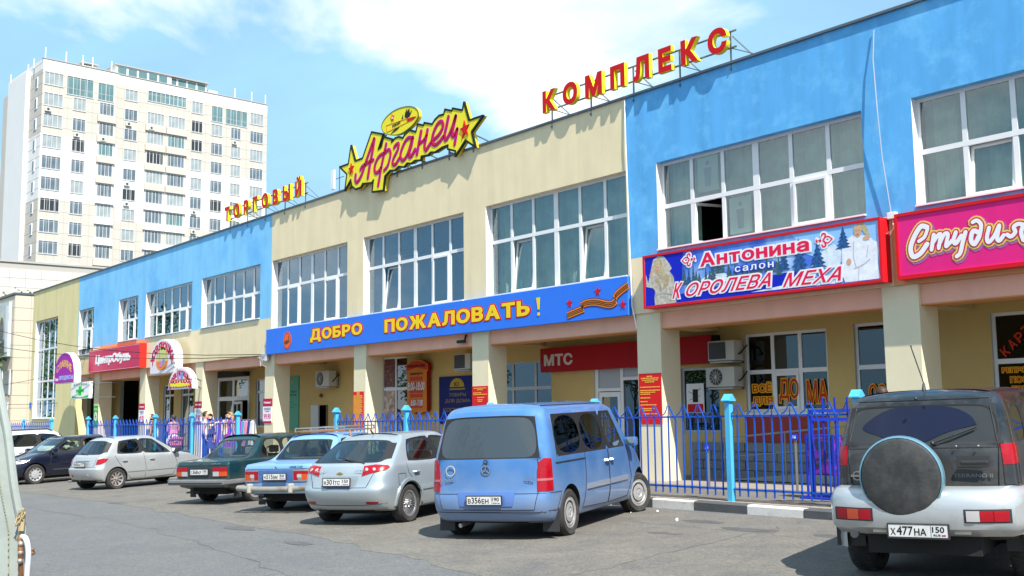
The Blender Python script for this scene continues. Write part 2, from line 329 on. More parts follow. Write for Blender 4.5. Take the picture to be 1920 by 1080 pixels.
me = bpy.data.meshes.new('road'); gr.to_mesh(me); gr.free(); me.materials.append(M_road); tag(link('road', me), kind='structure')
# patches of older asphalt, a seam and oil stains lie on the road as thin sheets
M_patch = mat('asphalt_patch', (.155, .155, .158), .88, var=.14, vscale=.8, bump=.5, bscale=60)
M_patch2 = mat('asphalt_worn', (.150, .138, .118), .93, grain=30, var=.14, vscale=1.6, bump=.5, bscale=60, dirt=(.105, .102, .098), dscale=1.3, dlo=.5, dhi=.7)
def ground_patch(name, pts, m, dz):
    V, F = fill([pts]); mb = MB().add([(v[0], v[1], GF(v[0], v[1])+dz) for v in V], F); return tag(mb.build(name, m), kind='structure')
def wob(pts, a=.12, n=5):
    out_ = []
    for i in range(len(pts)):
        p, q_ = pts[i], pts[(i+1) % len(pts)]
        for k in range(n):
            t = k/n; x = p[0]+(q_[0]-p[0])*t; y = p[1]+(q_[1]-p[1])*t
            out_.append((x+a*(noise.noise((x*1.3, y*1.3, 3))), y+a*noise.noise((x*1.3, y*1.3, 9))))
    return out_
ground_patch('parking_strip', wob([(-58, -8.2), (-30, -8.4), (-14, -8.3), (-4, -8.9), (1.5, -9.6), (6, -10.0), (19, -10.2), (19, -3.7), (-2, -3.55), (-58, -3.3)], .25, 14), M_patch2, .003)
rn = random.Random(21)
M_crack = mat('tar_seam', (.055, .055, .055), .8, var=.3, vscale=8); M_stain = mat('oil_stain', (.098, .093, .086), .6, var=.25, vscale=5)
cr_ = MB()
for (x0_, y0_, x1_, y1_) in ((-30, -9.6, -8, -9.9), (-8, -9.9, 3.5, -11.5), (-1.2, -5.1, 3.2, -5.4), (1.0, -3.9, 1.9, -9.6)):
    n = 26; P = [(x0_+(x1_-x0_)*i/n+.22*noise.noise((i*.6, x0_, 0)), y0_+(y1_-y0_)*i/n+.22*noise.noise((i*.6, y0_, 5))) for i in range(n+1)]
    for a, b in zip(P[:-1], P[1:]):
        w_ = rn.uniform(.0015, .005); d = Vector((b[0]-a[0], b[1]-a[1])).normalized(); nx, ny = -d.y*w_, d.x*w_
        cr_.quad(*[(x, y, GF(x, y)+.006) for x, y in ((a[0]-nx, a[1]-ny), (b[0]-nx, b[1]-ny), (b[0]+nx, b[1]+ny), (a[0]+nx, a[1]+ny))])
tag(cr_.build('asphalt_cracks', M_crack), kind='structure')
for i, (x, y, r_) in enumerate(((1.0, -5.0, .32), (-.2, -4.6, .25), (.2, -5.9, .18), (2.3, -5.0, .22), (-6.4, -9.0, .3), (3.9, -8.4, .35), (-14.5, -8.2, .3), (-3.6, -9.4, .22))):
    P = [(x+r_*(1+.35*noise.noise((math.cos(a_*.449)*1.5, math.sin(a_*.449)*1.5, i)))*math.cos(a_*.449)*1.6, y+r_*(.55+.3*noise.noise((math.cos(a_*.449)*1.5, math.sin(a_*.449)*1.5, i+7)))*math.sin(a_*.449)) for a_ in range(14)]
    ground_patch('oil_stain', P, M_stain, .005)
# kerb: painted stones one by one
M_kw = mat('kerb_white', (.72, .70, .66), .8, var=.08, dirt=(.42, .39, .33), dscale=5, dlo=.56, dhi=.78, bump=.3)
M_kb = mat('kerb_black', (.085, .09, .095), .75, var=.2, dirt=(.2, .19, .17), dscale=5, dlo=.58, dhi=.85, bump=.3)
kerb = tag(bpy.data.objects.new('kerb', None), kind='structure'); C.objects.link(kerb)
def ky(x): return -3.44-.05*(x+1.3) if x > -2 else -3.40
stones = [-2.38-.98*i for i in range(1, 50)][::-1]+[-2.38, -1.43, -.3, .77, 1.85, 2.9, 3.95, 5, 6.05, 7.1, 8.2]
for i in range(len(stones)-1):
    a, b = stones[i]+.006, stones[i+1]-.006; k = len(stones)-i
    mb = MB(); za, zb = PZ(a)-.012, PZ(b)-.012; ya, yb = ky(a), ky(b)
    mb.add([(a, ya, G(a, ya)-.1), (b, yb, G(b, yb)-.1), (b, yb+.15, PZ(b)-.1), (a, ya+.15, PZ(a)-.1), (a, ya, za-.02), (b, yb, zb-.02), (b, yb+.15, zb), (a, ya+.15, za), (a, ya+.02, za), (b, yb+.02, zb)],
           [(0, 1, 5, 4), (4, 5, 9, 8), (8, 9, 6, 7), (0, 4, 8, 7, 3), (1, 2, 6, 9, 5), (2, 3, 7, 6)])
    mb.build('kerb_stone', M_kb if (i % 2 == len(stones) % 2) else M_kw, kerb)
pv = MB(); X = [-62, -50, -40, -30, -20, -10, -5, 0, 4, 8.2, 14]
for a, b in zip(X[:-1], X[1:]):
    pv.quad((a, ky(a)+.15, PZ(a)), (b, ky(b)+.15, PZ(b)), (b, 2.3, PZ(b)), (a, 2.3, PZ(a)))
    pv.quad((a, ky(a)+.15, PZ(a)), (a, ky(a)+.15, G(a, -3.4)-.1), (b, ky(b)+.15, G(b, -3.4)-.1), (b, ky(b)+.15, PZ(b)))
tag(pv.build('pavement', M_pave), kind='structure')
ground_patch('asphalt_strip', [(-50, -3.02), (8, -3.12), (8, -.62), (-50, -.62)], M_patch2, .0)
bpy.data.objects['asphalt_strip'].data.transform(Matrix.Identity(4))
for v in bpy.data.objects['asphalt_strip'].data.vertices: v.co.z = PZ(v.co.x)+.004
# ================================================================== shopping centre
M_cream = mat('plaster_cream', (.82, .69, .44), .88, var=.05, vscale=1.3, bump=.15, bscale=60, streak=.10)
M_green = mat('plaster_yellow_green', (.72, .64, .33), .88, var=.06, vscale=1.0, bump=.15, bscale=60, streak=.1)
M_blueR = mat('plaster_blue', (.105, .42, .80), .85, var=.05, vscale=1.4, streak=.18, dirt=(.18, .54, .88), dscale=1.5, dlo=.50, dhi=.72, bump=.15, bscale=60)
M_blueL = mat('plaster_light_blue', (.22, .58, .90), .85, var=.06, vscale=.9, streak=.14, dirt=(.13, .44, .82), dscale=.5, dlo=.5, dhi=.68, bump=.15, bscale=60)
M_col = mat('column_plaster', (.78, .69, .47), .88, var=.05, vscale=1.6, bump=.12, bscale=60, dirt=(.5, .44, .3), dscale=1.2, dlo=.62, dhi=.85)
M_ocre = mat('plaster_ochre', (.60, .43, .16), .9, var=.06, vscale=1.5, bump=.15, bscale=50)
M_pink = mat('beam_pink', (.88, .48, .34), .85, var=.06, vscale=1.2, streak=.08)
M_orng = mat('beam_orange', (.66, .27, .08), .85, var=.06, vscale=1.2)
M_oran2 = mat('plaster_orange', (.70, .38, .16), .85, var=.05, vscale=1.2, streak=.08)
M_pvc = mat('white_pvc', (.80, .80, .79), .35, var=.03, vscale=4)
M_pvcg = mat('grey_pvc', (.42, .45, .45), .4)
M_flash = mat('roof_flashing', (.13, .15, .17), .45, metal=.6)
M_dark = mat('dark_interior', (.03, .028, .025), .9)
M_curtA = mat('curtain_green_grey', (.42, .50, .43), .9, var=.25, vscale=2.5)
M_curtB = mat('curtain_sky_reflection', (.22, .46, .60), .9, var=.3, vscale=2.5)  # blue of the sky mirrored by the panes, put into the curtain colour
M_curtC = mat('curtain_pale', (.55, .55, .46), .9, var=.12, vscale=3)
G_up = glass('window_glass', (.80, .88, .86), .85, 2.0)
G_upb = glass('window_glass_dark', (.46, .64, .70), .85, 2.25)
G_low = glass('shop_glass', (.35, .38, .36), .8, 2.0)
mall = thing('shopping_centre', 'long two storey shopping centre with blue and cream walls and an arcade of columns', 'building', (-22, 0, .1))
def wall_holes(name, x0, x1, z0, z1, y0, y1, holes, m, reveal=None):
    mb = MB(); xs = sorted({x0, x1, *[h[0] for h in holes], *[h[1] for h in holes]}); zs = sorted({z0, z1, *[h[2] for h in holes], *[h[3] for h in holes]})
    xs = [x for x in xs if x0 <= x <= x1]; zs = [z for z in zs if z0 <= z <= z1]
    for a, b in zip(xs[:-1], xs[1:]):
        for c, d in zip(zs[:-1], zs[1:]):
            cx, cz = (a+b)/2, (c+d)/2
            if any(h[0] < cx < h[1] and h[2] < cz < h[3] for h in holes): continue
            mb.quad((a, y0, c), (b, y0, c), (b, y0, d), (a, y0, d)); mb.quad((a, y1, c), (a, y1, d), (b, y1, d), (b, y1, c))
    for (a, b, c, d) in [h[:4] for h in holes]:
        A_, B_, C_, D_ = max(a, x0), min(b, x1), max(c, z0), min(d, z1)
        if A_ >= B_ or C_ >= D_: continue
        r = 1 if reveal else 0
        if a >= x0: mb.quad((a, y0, C_), (a, y0, D_), (a, y1, D_), (a, y1, C_), r)
        if b <= x1: mb.quad((b, y0, C_), (b, y1, C_), (b, y1, D_), (b, y0, D_), r)
        if c >= z0: mb.quad((A_, y0, c), (A_, y1, c), (B_, y1, c), (B_, y0, c), r)
        if d <= z1: mb.quad((A_, y0, d), (B_, y0, d), (B_, y1, d), (A_, y1, d), 0)
    for x in (x0, x1): mb.quad((x, y0, z0), (x, y1, z0), (x, y1, z1), (x, y0, z1))
    for z in (z0, z1): mb.quad((x0, y0, z), (x1, y0, z), (x1, y1, z), (x0, y1, z))
    me = bpy.data.meshes.new(name); me.from_pydata(mb.v, [], mb.f); me.materials.append(m); me.materials.append(reveal or m); me.polygons.foreach_set('material_index', mb.m); me.update()
    return link(name, me, mall)
UW = [(.79, 5.84, 5.03, 6.95, 6, 'A'), (-5.24, -.19, 5.03, 6.96, 6, 'A'), (-11.30, -6.17, 4.575, 6.96, 6, 'A2'), (-17.38, -12.27, 4.575, 6.96, 6, 'B'), (-23.44, -18.34, 4.575, 6.96, 6, 'B'),
      (-29.45, -24.36, 5.01, 6.97, 6, 'B'), (-35.40, -30.40, 5.01, 6.97, 6, 'B'), (-38.78, -36.35, 5.02, 6.97, 3, 'B'), (-44.48, -42.27, 4.67, 6.95, 3, 'B'), (-52.02, -48.0, 1.6, 6.95, 4, 'C')]
TOP = 8.60
def seg(name, x0, x1, z0, z1, m, y0=0., y1=.3):
    return wall_holes(name, x0, x1, z0, z1, y0, y1, [h for h in UW if h[0] < x1 and h[1] > x0 and h[2] < z1 and h[3] > z0], m, M_pvc)
seg('wall', -6.13, 14, 4.95, TOP, M_blueR)
seg('wall', -23.5, -6.13, 3.72, TOP, M_cream)
seg('wall', -44.6, -23.5, 4.98, TOP, M_blueL)
seg('wall', -52.63, -44.6, .0, TOP, M_green)
seg('wall', -6.13, .28, 3.72, 4.95, M_cream); seg('wall', .28, 14, 3.72, 4.95, M_oran2)
seg('wall', -35.5, -23.5, 3.72, 4.98, M_cream); seg('wall', -41.2, -35.5, 3.72, 4.98, M_oran2); seg('wall', -44.6, -41.2, 3.72, 4.98, M_cream)
MB().box(-52.63, 14, .3, 14, TOP-.5, TOP-.02).build('roof', M_flash, mall)
MB().box(-52.66, 14, -.05, .34, TOP, TOP+.05).build('roof_edge', M_flash, mall)
MB().box(-52.63, -52.4, .3, 14, 0, TOP-.5).build('end_wall', M_green, mall)
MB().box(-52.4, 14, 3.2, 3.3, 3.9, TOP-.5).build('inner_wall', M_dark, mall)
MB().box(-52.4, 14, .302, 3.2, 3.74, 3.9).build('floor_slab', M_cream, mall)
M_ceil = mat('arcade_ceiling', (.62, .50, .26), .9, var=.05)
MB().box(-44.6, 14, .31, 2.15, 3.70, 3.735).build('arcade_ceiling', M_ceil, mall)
# columns, beams
for k in range(-2, 8):
    x = -6.0*k; z0 = PZ(x)-.05
    mb = MB().box(x, x+.7, .05, .65, z0, 3.719); mb.build('column', M_col, mall, bevel=.008)
    mb = MB().box(x+.15, x+.55, .652, 2.149, 3.40, 3.70); mb.build('cross_beam', M_ceil, mall)
MB().box(-47.9, -44.9, .05, .65, 0, 3.72).build('pier', M_col, mall)
for k in range(-2, 8):
    x1 = -6.0*k-.002; x0 = x1-5.296 if k < 7 else -44.898
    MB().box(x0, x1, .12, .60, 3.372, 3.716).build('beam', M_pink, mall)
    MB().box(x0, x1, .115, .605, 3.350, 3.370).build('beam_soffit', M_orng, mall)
# ---- window builder
def window(x0, x1, z0, z1, cols, rows, y, parent, fr=.06, mul=.045, gm=None, curtain=None, sashes=(), opened=(), tilted=(), sill=True, mat_f=None, back=.25, widths=None, depth=.05, name='window', thick_mid=False):
    mf = mat_f or M_pvc; mb = MB(); y1 = y+depth
    xs = [x0+(x1-x0)*i/cols for i in range(cols+1)] if widths is None else [x0+(x1-x0)*t for t in widths]
    zs = rows if isinstance(rows, (list, tuple)) else [z0+(z1-z0)*i/rows for i in range(rows+1)]
    cols = len(xs)-1; nr = len(zs)-1
    mb.box(x0, x1, y, y1, z0, z0+fr); mb.box(x0, x1, y, y1, z1-fr, z1); mb.box(x0, x0+fr, y, y1, z0+fr, z1-fr); mb.box(x1-fr, x1, y, y1, z0+fr, z1-fr)
    for i, x in enumerate(xs[1:-1]):
        m_ = mul*(1.7 if thick_mid and i == cols//2-1 else 1)
        for c, d in zip(zs[:-1], zs[1:]): mb.box(x-m_, x+m_, y+.001, y1-.001, max(c, z0+fr) if c == zs[0] else c+mul, d-mul if d != zs[-1] else z1-fr)
    for z in zs[1:-1]: mb.box(x0+fr, x1-fr, y-.002, y1-.002, z-mul, z+mul)
    if sill: mb.box(x0, x1, -.055, y, z0-.0, z0+.03)
    f = mb.build(name, mf, parent)
    for i in range(cols):
        for j in range(nr):
            a = xs[i]+(fr if i == 0 else mul); b = xs[i+1]-(fr if i == cols-1 else mul); c = zs[j]+(fr if j == 0 else mul); d = zs[j+1]-(fr if j == nr-1 else mul)
            if (i, j) in opened or (i, j) in tilted or (i, j) in sashes:
                s = .055; sb = MB().box(a, b, -.02, .03, c, c+s).box(a, b, -.02, .03, d-s, d).box(a, a+s, -.02, .03, c+s, d-s).box(b-s, b, -.02, .03, c+s, d-s)
                if (i, j) in tilted: tr = Matrix.Translation((0, y+.02, c)) @ Matrix.Rotation(R(-6), 4, 'X') @ Matrix.Translation((0, 0, -c))
                elif (i, j) in opened: tr = Matrix.Translation((a+.02, y+.02, 0)) @ Matrix.Rotation(R(74), 4, 'Z') @ Matrix.Translation((-a-.02, 0, 0))
                else: tr = Matrix.Translation((0, y-.012, 0))
                sb.v = [tuple(tr @ Vector(v)) for v in sb.v]; sb.build('sash', mf, f)
                p_ = MB().box(a+s, b-s, 0, .008, c+s, d-s); p_.v = [tuple(tr @ Vector(v)) for v in p_.v]; p_.build('pane', gm, f)
            else: MB().box(a, b, y+.02, y+.028, c, d).build('pane', gm, f)
    if curtain:
        cb = MB(); 
        for i in range(cols):
            for j in range(nr):
                if (i, j) in opened: continue
                n = 14; a, b = xs[i], xs[i+1]
                for t in range(n):
                    xa = a+(b-a)*t/n; xb = a+(b-a)*(t+1)/n; ya = y+back+.02*math.sin(xa*31)+.015*math.sin(xa*57+1); yb = y+back+.02*math.sin(xb*31)+.015*math.sin(xb*57+1)
                    cb.quad((xa, ya, zs[j]), (xb, yb, zs[j]), (xb, yb, zs[j+1]), (xa, ya, zs[j+1]))
        cb.build('curtain', curtain, f, smooth=True)
    return f
for wi, (x0, x1, z0, z1, n, ty) in enumerate(UW):
    if ty == 'C':
        window(x0, x1, z0, z1, 4, [z0, 2.65, 3.62, 5.35, z1], .17, mall, fr=.07, gm=G_upb, curtain=None, mul=.05)
        continue
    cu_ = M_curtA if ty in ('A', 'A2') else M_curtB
    op = {1: [(1, 0)]}.get(wi, []); ti = {0: [(1, 0)], 2: [(1, 0), (4, 0)], 3: [(1, 0)]}.get(wi, [])
    sa = [(4, 0), (1, 0)] if n == 6 else [(1, 0)]
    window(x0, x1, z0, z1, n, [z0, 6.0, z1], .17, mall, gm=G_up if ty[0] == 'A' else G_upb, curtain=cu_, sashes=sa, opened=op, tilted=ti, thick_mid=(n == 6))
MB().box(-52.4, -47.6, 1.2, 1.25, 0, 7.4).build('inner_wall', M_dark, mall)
MB().box(-51.6, -50.6, .5, .56, 1.7, 6.8).build('curtain', M_curtC, mall); MB().box(-50.4, -49.6, .5, .56, 1.7, 3.2).build('curtain', M_curtC, mall)
# ---- back wall of the arcade
B = 2.15
GH = [(-4.75, -2.62, 1.56, 3.27), (-1.98, -.16-.04, .9, 3.31), (.86, 3.2, .9, 3.30), (-6.66, -5.5, 1.1, 2.60), (-9.6, -6.9, .2, 2.76),
      (-13.4, -11.27, .9, 3.02), (-19.75, -18.24, .6, 3.46), (-24.46, -23.35, .15, 1.97), (-32.62, -29.64, .1, 3.20), (-29.06, -27.4, 1.17, 3.05), (-38.7, -37.45, .1, 3.08), (-36.6, -35.2, .1, 3.05), (-44.5, -41.9, .05, 3.45)]
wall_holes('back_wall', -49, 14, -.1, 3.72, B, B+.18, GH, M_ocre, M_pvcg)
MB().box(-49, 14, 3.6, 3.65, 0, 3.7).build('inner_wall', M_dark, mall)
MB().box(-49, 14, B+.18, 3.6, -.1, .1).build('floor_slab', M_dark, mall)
def gwin(h, cols, rows, gm=G_low, mf=M_pvcg, **k): return window(h[0], h[1], h[2], h[3], cols, rows, B+.06, mall, gm=gm, mat_f=mf, sill=False, **k)
wv = gwin(GH[0], 3, [1.56, 2.43, 3.27], mf=M_pvc, sashes=[(1, 0)])
gwin(GH[1], 2, [.9, 2.43, 3.31], mf=M_pvc); gwin(GH[2], 2, [.9, 2.42, 3.30], mf=M_pvc)
gwin(GH[3], 1, [1.1, 2.60]); gwin(GH[5], 3, [.9, 2.28, 3.02], widths=[0, .2, .66, 1])
gwin(GH[6], 2, [.6, 2.43, 3.46], mf=M_pvc, widths=[0, .5, 1]); gwin(GH[9], 2, [1.17, 2.55, 3.05], mf=M_pvc)
gwin(GH[10], 2, [.1, 2.6, 3.08], mf=M_pvc, widths=[0, .5, 1]); gwin(GH[11], 2, [.1, 2.6, 3.05], mf=M_pvc, widths=[0, .5, 1])
# mobile shop front: panels and door
M_panel = mat('grey_panel', (.40, .44, .46), .5)
d = MB().box(-9.6, -9.48, B+.02, B+.1, .2, 2.76).box(-8.68, -8.58, B+.02, B+.1, .2, 2.76).box(-6.98, -6.9, B+.02, B+.1, .2, 2.76).box(-9.48, -8.68, B+.02, B+.1, 2.12, 2.2).box(-8.58, -6.98, B+.02, B+.1, 2.38, 2.46).build('door_frame', M_pvc, mall)
MB().box(-9.48, -8.68, B+.05, B+.08, 2.2, 2.76).build('panel', M_panel, mall); MB().box(-8.58, -6.98, B+.05, B+.08, 2.46, 2.76).build('panel', M_panel, mall)
dr = MB().box(-9.46, -9.36, B+.03, B+.08, .22, 2.1).box(-8.8, -8.7, B+.03, B+.08, .22, 2.1).box(-9.36, -8.8, B+.03, B+.08, 1.98, 2.1).box(-9.36, -8.8, B+.03, B+.08, .22, .5).build('door', M_pvc, mall)
MB().box(-9.36, -8.8, B+.05, B+.06, .5, 1.98).build('pane', G_low, dr); MB().tube([(-8.75, B-.03, 1.0), (-8.75, B-.03, 1.3)], .015).build('handle', M_flash, dr)
MB().box(-8.58, -6.98, B+.05, B+.06, .25, 2.38).build('pane', G_low, mall)
# storage door standing open, doors of the far bays
MB().box(-24.5, -23.95, B-.03, B+.02, .15, 1.97).build('door', mat('door_white', (.6, .62, .6), .6), mall)
MB().box(-23.4, -23.3, B-.02, B+.1, .15, 1.97).build('door_frame', mat('door_brown', (.12, .07, .04), .6), mall)
ff = MB(); x0, x1 = -32.62, -29.64
for a, b, c, d_ in [(-32.62, -32.5, .1, 3.2), (-31.2, -31.02, .1, 3.2), (-29.76, -29.64, .1, 3.2)]: ff.box(a, b, B-.01, B+.09, c, d_)
for a, b in [(-32.5, -31.2), (-31.02, -29.76)]: ff.box(a, b, B-.01, B+.09, 3.08, 3.2).box(a, b, B-.01, B+.09, 2.25, 2.42)
fo = ff.build('door_frame', M_pvc, mall)
for a, b, c, d_ in [(-32.5, -31.2, 2.42, 3.08), (-31.02, -29.76, 2.42, 3.08), (-32.5, -31.2, .15, 2.25)]: MB().box(a, b, B+.04, B+.05, c, d_).build('pane', G_low, fo)
dl = MB(); 
for a, b, c, d_ in [(0, .09, .15, 2.2), (.66, .76, .15, 2.2), (.71+.66, .71+.76, .15, 2.2), (.09, .66, 2.1, 2.2), (.09, .66, 1.25, 1.33), (.09, .66, .15, .5), (.76, 1.37, 2.1, 2.2), (.76, 1.37, 1.25, 1.33), (.76, 1.37, .15, .5)]: dl.box(a, b, 0, .05, c, d_)
dt = Matrix.Translation((-31.1, B-.02, 0)) @ Matrix.Rotation(R(-12), 4, 'Z'); dl.v = [tuple(dt @ Vector(v)) for v in dl.v]; dl_ = dl.build('door', M_pvc, mall)
for a, c in ((.09, .5), (.76, .5), (.09, 1.33), (.76, 1.33)):
    q_ = MB().box(a, a+.58, .02, .03, c, c+.75); q_.v = [tuple(dt @ Vector(v)) for v in q_.v]; q_.build('pane', G_low, dl_)
M_brown = mat('brown_shutter', (.10, .055, .025), .8, var=.1)
MB().box(-44.5, -41.9, 3.1, 3.15, .05, 3.45).build('inner_wall', M_brown, mall)
for a, b in ((-43.9, -42.7), (-42.6, -41.95)): MB().box(a, b, 3.04, 3.1, 1.0, 1.87).build('panel', mat('dark_red_panel', (.12, .02, .03), .6), mall)
MB().box(-32.65, -29.62, B-.25, B-.01, 3.22, 3.52).build('awning_box', M_dark, mall)
# block wall and dark red panel under the "all for home" window; ramp with railing
M_blk = mat('grey_blocks', (.24, .25, .25), .9, var=.12, vscale=3, bump=.4, bscale=30)
for r_ in range(4):
    n = 0; x = -6.3-(r_ % 2)*.25
    while x < 13:
        a = max(x, -6.3); z = .10+r_*.2; MB().box(a+.006, x+.58, B-.10-.006*((n*7+r_*3) % 3), B-.001, z+.006, z+.19).build('block', M_blk, mall); x += .6; n += 1
M_dred = mat('dark_red_board', (.30, .028, .02), .6, var=.05)
MB().box(-4.79, -2.64, B-.03, B-.002, .91, 1.47).build('panel', M_dred, mall)
MB().box(-4.79, -2.64, B-.02, B+.0, 1.5, 1.555).build('window_sill', M_pvc, mall)
MB().box(.86, 3.2, B-.03, B-.002, .3, .88).build('panel', M_dred, mall)
M_conc = mat('concrete', (.30, .29, .27), .9, var=.12, vscale=2, bump=.3)
ramp_o = MB().add([(-4.4, 1.0, .17), (-4.4, 1.9, .17), (3.2, 1.9, .17), (3.2, 1.0, .17), (3.2, 1.0, .85), (3.2, 1.9, .85)], [(0, 1, 5, 4), (0, 4, 3), (1, 2, 5), (3, 4, 5, 2), (0, 3, 2, 1)])
rt = thing('access_ramp', 'concrete ramp with a steel handrail rising along the arcade wall behind the fence', 'ramp', (-.6, 1.4, .17))
ramp_o.build('slab', M_conc, rt)
M_steel = mat('grey_steel', (.25, .26, .27), .45, metal=.6)
rl = MB().tube([(-4.5, 1.0, 1.02), (3.2, 1.0, 1.68)], .02).tube([(-4.5, 1.0, .62), (3.2, 1.0, 1.28)], .016); rl.build('handrail', M_steel, rt)
for x in (-4.45, -2.9, -1.3, .2, 1.7, 3.1): MB().tube([(x, 1.0, .17), (x, 1.0, 1.02+(x+4.5)*.0857)], .018).build('rail_post', M_steel, rt)
# ================================================================== signs
def flat(name, col, rough=.5, **k): return mat(name, col, rough, spec=.15, **k)
S_red = flat('sign_red', (.58, .008, .012)); S_yel = flat('sign_yellow', (.86, .62, .02)); S_yel2 = flat('sign_bright_yellow', (.85, .74, .03)); S_blk = flat('sign_black', (.012, .018, .014))
S_wht = flat('sign_white', (.85, .85, .85)); S_blu = flat('banner_blue', (.035, .19, .80), .5, var=.04); S_mag = flat('sign_magenta', (.60, .02, .16)); S_pink = flat('sign_pink', (.80, .022, .22), .4, streak=.12)
S_pur = flat('letter_purple', (.42, .012, .30)); S_grn = flat('cross_green', (.015, .55, .06)); S_org = flat('sign_orange', (.85, .22, .02)); S_gry = flat('sign_grey', (.45, .45, .43))
M_frame = mat('frame_steel', (.16, .19, .20), .5, metal=.7)
# roof letters: one sign each, every letter a part
def roof_letters(name, word, x0, x1, z0, z1, label, yf=-.17):
    s = thing(name, label, 'rooftop sign', ((x0+x1)/2, yf, TOP))
    ws = [bounds(text_loops(c, 1, .075))[1]-bounds(text_loops(c, 1, .075))[0] for c in word]; gap = ((x1-x0)-sum(ws)*(z1-z0)*.92)/(len(word)-1)
    k = (z1-z0)*.92; x = x0
    if gap < .05: k = (x1-x0-.16*(len(word)-1))/sum(ws); gap = .16
    for i, c in enumerate(word):
        lo = bold_fit(c, x, x+ws[i]*k, z0, z1+(.14 if c == 'Й' else 0), .075)
        o = shp('letter', lo, yf, [S_red, S_yel2], s, .11)
        x += ws[i]*k+gap
    fb = MB(); zl, zh = z0+.10, z1-.10; yb = yf+.18
    fb.bar((x0, yb, zl), (x1+.1, yb, zl), .03).bar((x0, yb, zh), (x1+.1, yb, zh), .03); n = 4
    for i in range(n+1):
        x = x0+.15+(x1-x0-.2)*i/n; fb.bar((x, yb, TOP-.15), (x, yb, zh), .028); fb.bar((x, yb, TOP-.1), (x, -.04, TOP-.1), .028)
        fb.bar((x+.05, yb, zh-.1), (x+.35, .5, TOP+.06), .022); fb.bar((x, yb, zl), (x+.6, .2, TOP+.06), .018)
    fb.build('frame', M_frame, s); return s
roof_letters('rooftop_lettering', 'КОМПЛЕКС', -8.78, -3.05, 8.84, 9.38, 'red and yellow block letters КОМПЛЕКС on a frame along the roof edge')
roof_letters('rooftop_lettering', 'ТОРГОВЫЙ', -27.1, -21.05, 8.86, 9.40, 'red and yellow block letters ТОРГОВЫЙ on a frame along the roof edge, nearer the tower')
# rooftop sign with stars and script letters
YA = -.17
af = thing('rooftop_star_sign', 'yellow star ended rooftop sign with magenta script lettering', 'rooftop sign', (-14.6, YA, 8.7))
ao = [tuple(p) for p in DATA['af_out']]
shp('face', [ao], YA, [S_yel2], af, .02)
def offs(L, d):                                   # shrink/grow an outline
    n = len(L); out_ = []; A_ = sum(L[i][0]*L[(i+1) % n][1]-L[(i+1) % n][0]*L[i][1] for i in range(n)); s_ = 1 if A_ > 0 else -1
    for i in range(n):
        a, b, c = Vector(L[i-1]), Vector(L[i]), Vector(L[(i+1) % n]); e1, e2 = (b-a), (c-b)
        if e1.length < 1e-6 or e2.length < 1e-6: out_.append(tuple(b)); continue
        n1_ = Vector((e1.y, -e1.x)).normalized()*s_; n2_ = Vector((e2.y, -e2.x)).normalized()*s_; m_ = (n1_+n2_)
        m_ = m_.normalized() if m_.length > .1 else n1_; k = 1/max(.45, m_.dot(n1_)); out_.append(tuple(b+m_*d*k))
    return out_
def ring_shape(name, L, w_, y, m, parent, depth): # a rim that follows an outline
    lo = []
    n = len(L)
    for i in range(n): lo += stroke([L[i], L[(i+1) % n]], w_, False)
    for q_ in lo:
        a = sum(q_[i][0]*q_[(i+1) % len(q_)][1]-q_[(i+1) % len(q_)][0]*q_[i][1] for i in range(len(q_)))
        if a < 0: q_.reverse()
    return shp(name, lo, y, m, parent, depth)
ring_shape('rim', ao, .055, YA-.012, S_blk, af, .05)
sidem = slab([ao], .12, place=lambda x, z, d: (x, YA+.021+d, z)); sidem.build('box', flat('sign_side_yellow', (.75, .58, .03)), af)
for pts, wd in DATA['af_let']:
    shp('letter', stroke(pts, wd*1.12+.045), YA-.012, S_pur, af, .012); shp('letter_core', stroke(pts, wd*.66), YA-.018, S_red, af, .006)
for i, (x, z) in enumerate(DATA['af_st']): shp('star', [star(x, z, .19 if i == 0 else .26, .85, 96)], YA-.03, S_red, af, .03)
ov = [tuple(p) for p in DATA['oval']]; ov = [tuple(p) for p in smooth_line(ov+[ov[0]], 3)][:-1]
oo = thing('oval_emblem', 'yellow oval emblem board with red star and dark tulip standing above the script sign', 'emblem', (-14.9, YA, 9.5))
shp('face', [ov], YA, [S_yel2, flat('sign_side_yellow', (0, 0, 0))], oo, .12); ring_shape('rim', ov, .028, YA-.008, flat('rim_olive', (.16, .19, .03)), oo, .03)
shp('star', [star(*DATA['ov_star'], .14, .8, 100)], YA-.012, S_red, oo, .012); shp('star_centre', [circ(*DATA['ov_star'], .035, 10)], YA-.016, S_wht, oo, .004)
ring_shape('ribbon', [tuple(p) for p in DATA['ov_band']], .016, YA-.008, S_org, oo, .006); shp('ribbon_end', [[tuple(p) for p in DATA['ov_red']]], YA-.010, S_red, oo, .008)
shp('tulip', [[tuple(p) for p in L] for L in DATA['ov_tul']], YA-.010, S_blk, oo, .008)
a, b, c = DATA['ov_txt']; tl = bold_fit('РОНАН', 0, 1, 0, 1, .02); shp('lettering', [[(a[0]+(b[0]-a[0])*x, a[1]+(b[1]-a[1])*x+.09*z) for x, z in L] for L in tl], YA-.010, S_blk, oo, .006)
MB().bar((-14.6, YA+.1, 9.0), (-14.6, YA+.1, 9.4), .04).bar((-15.3, YA+.1, 9.0), (-15.3, YA+.1, 9.3), .04).build('support', M_frame, oo)
for x in (-17.2, -15.5, -14.2, -12.9, -11.8): MB().bar((x, YA+.17, 8.5), (x, YA+.17, 8.9), .04).bar((x, YA+.17, 8.72), (x, .6, 8.66), .04).bar((x, YA+.17, 9.0), (x+.1, 1.2, 8.66), .03).build('support', M_frame, af)
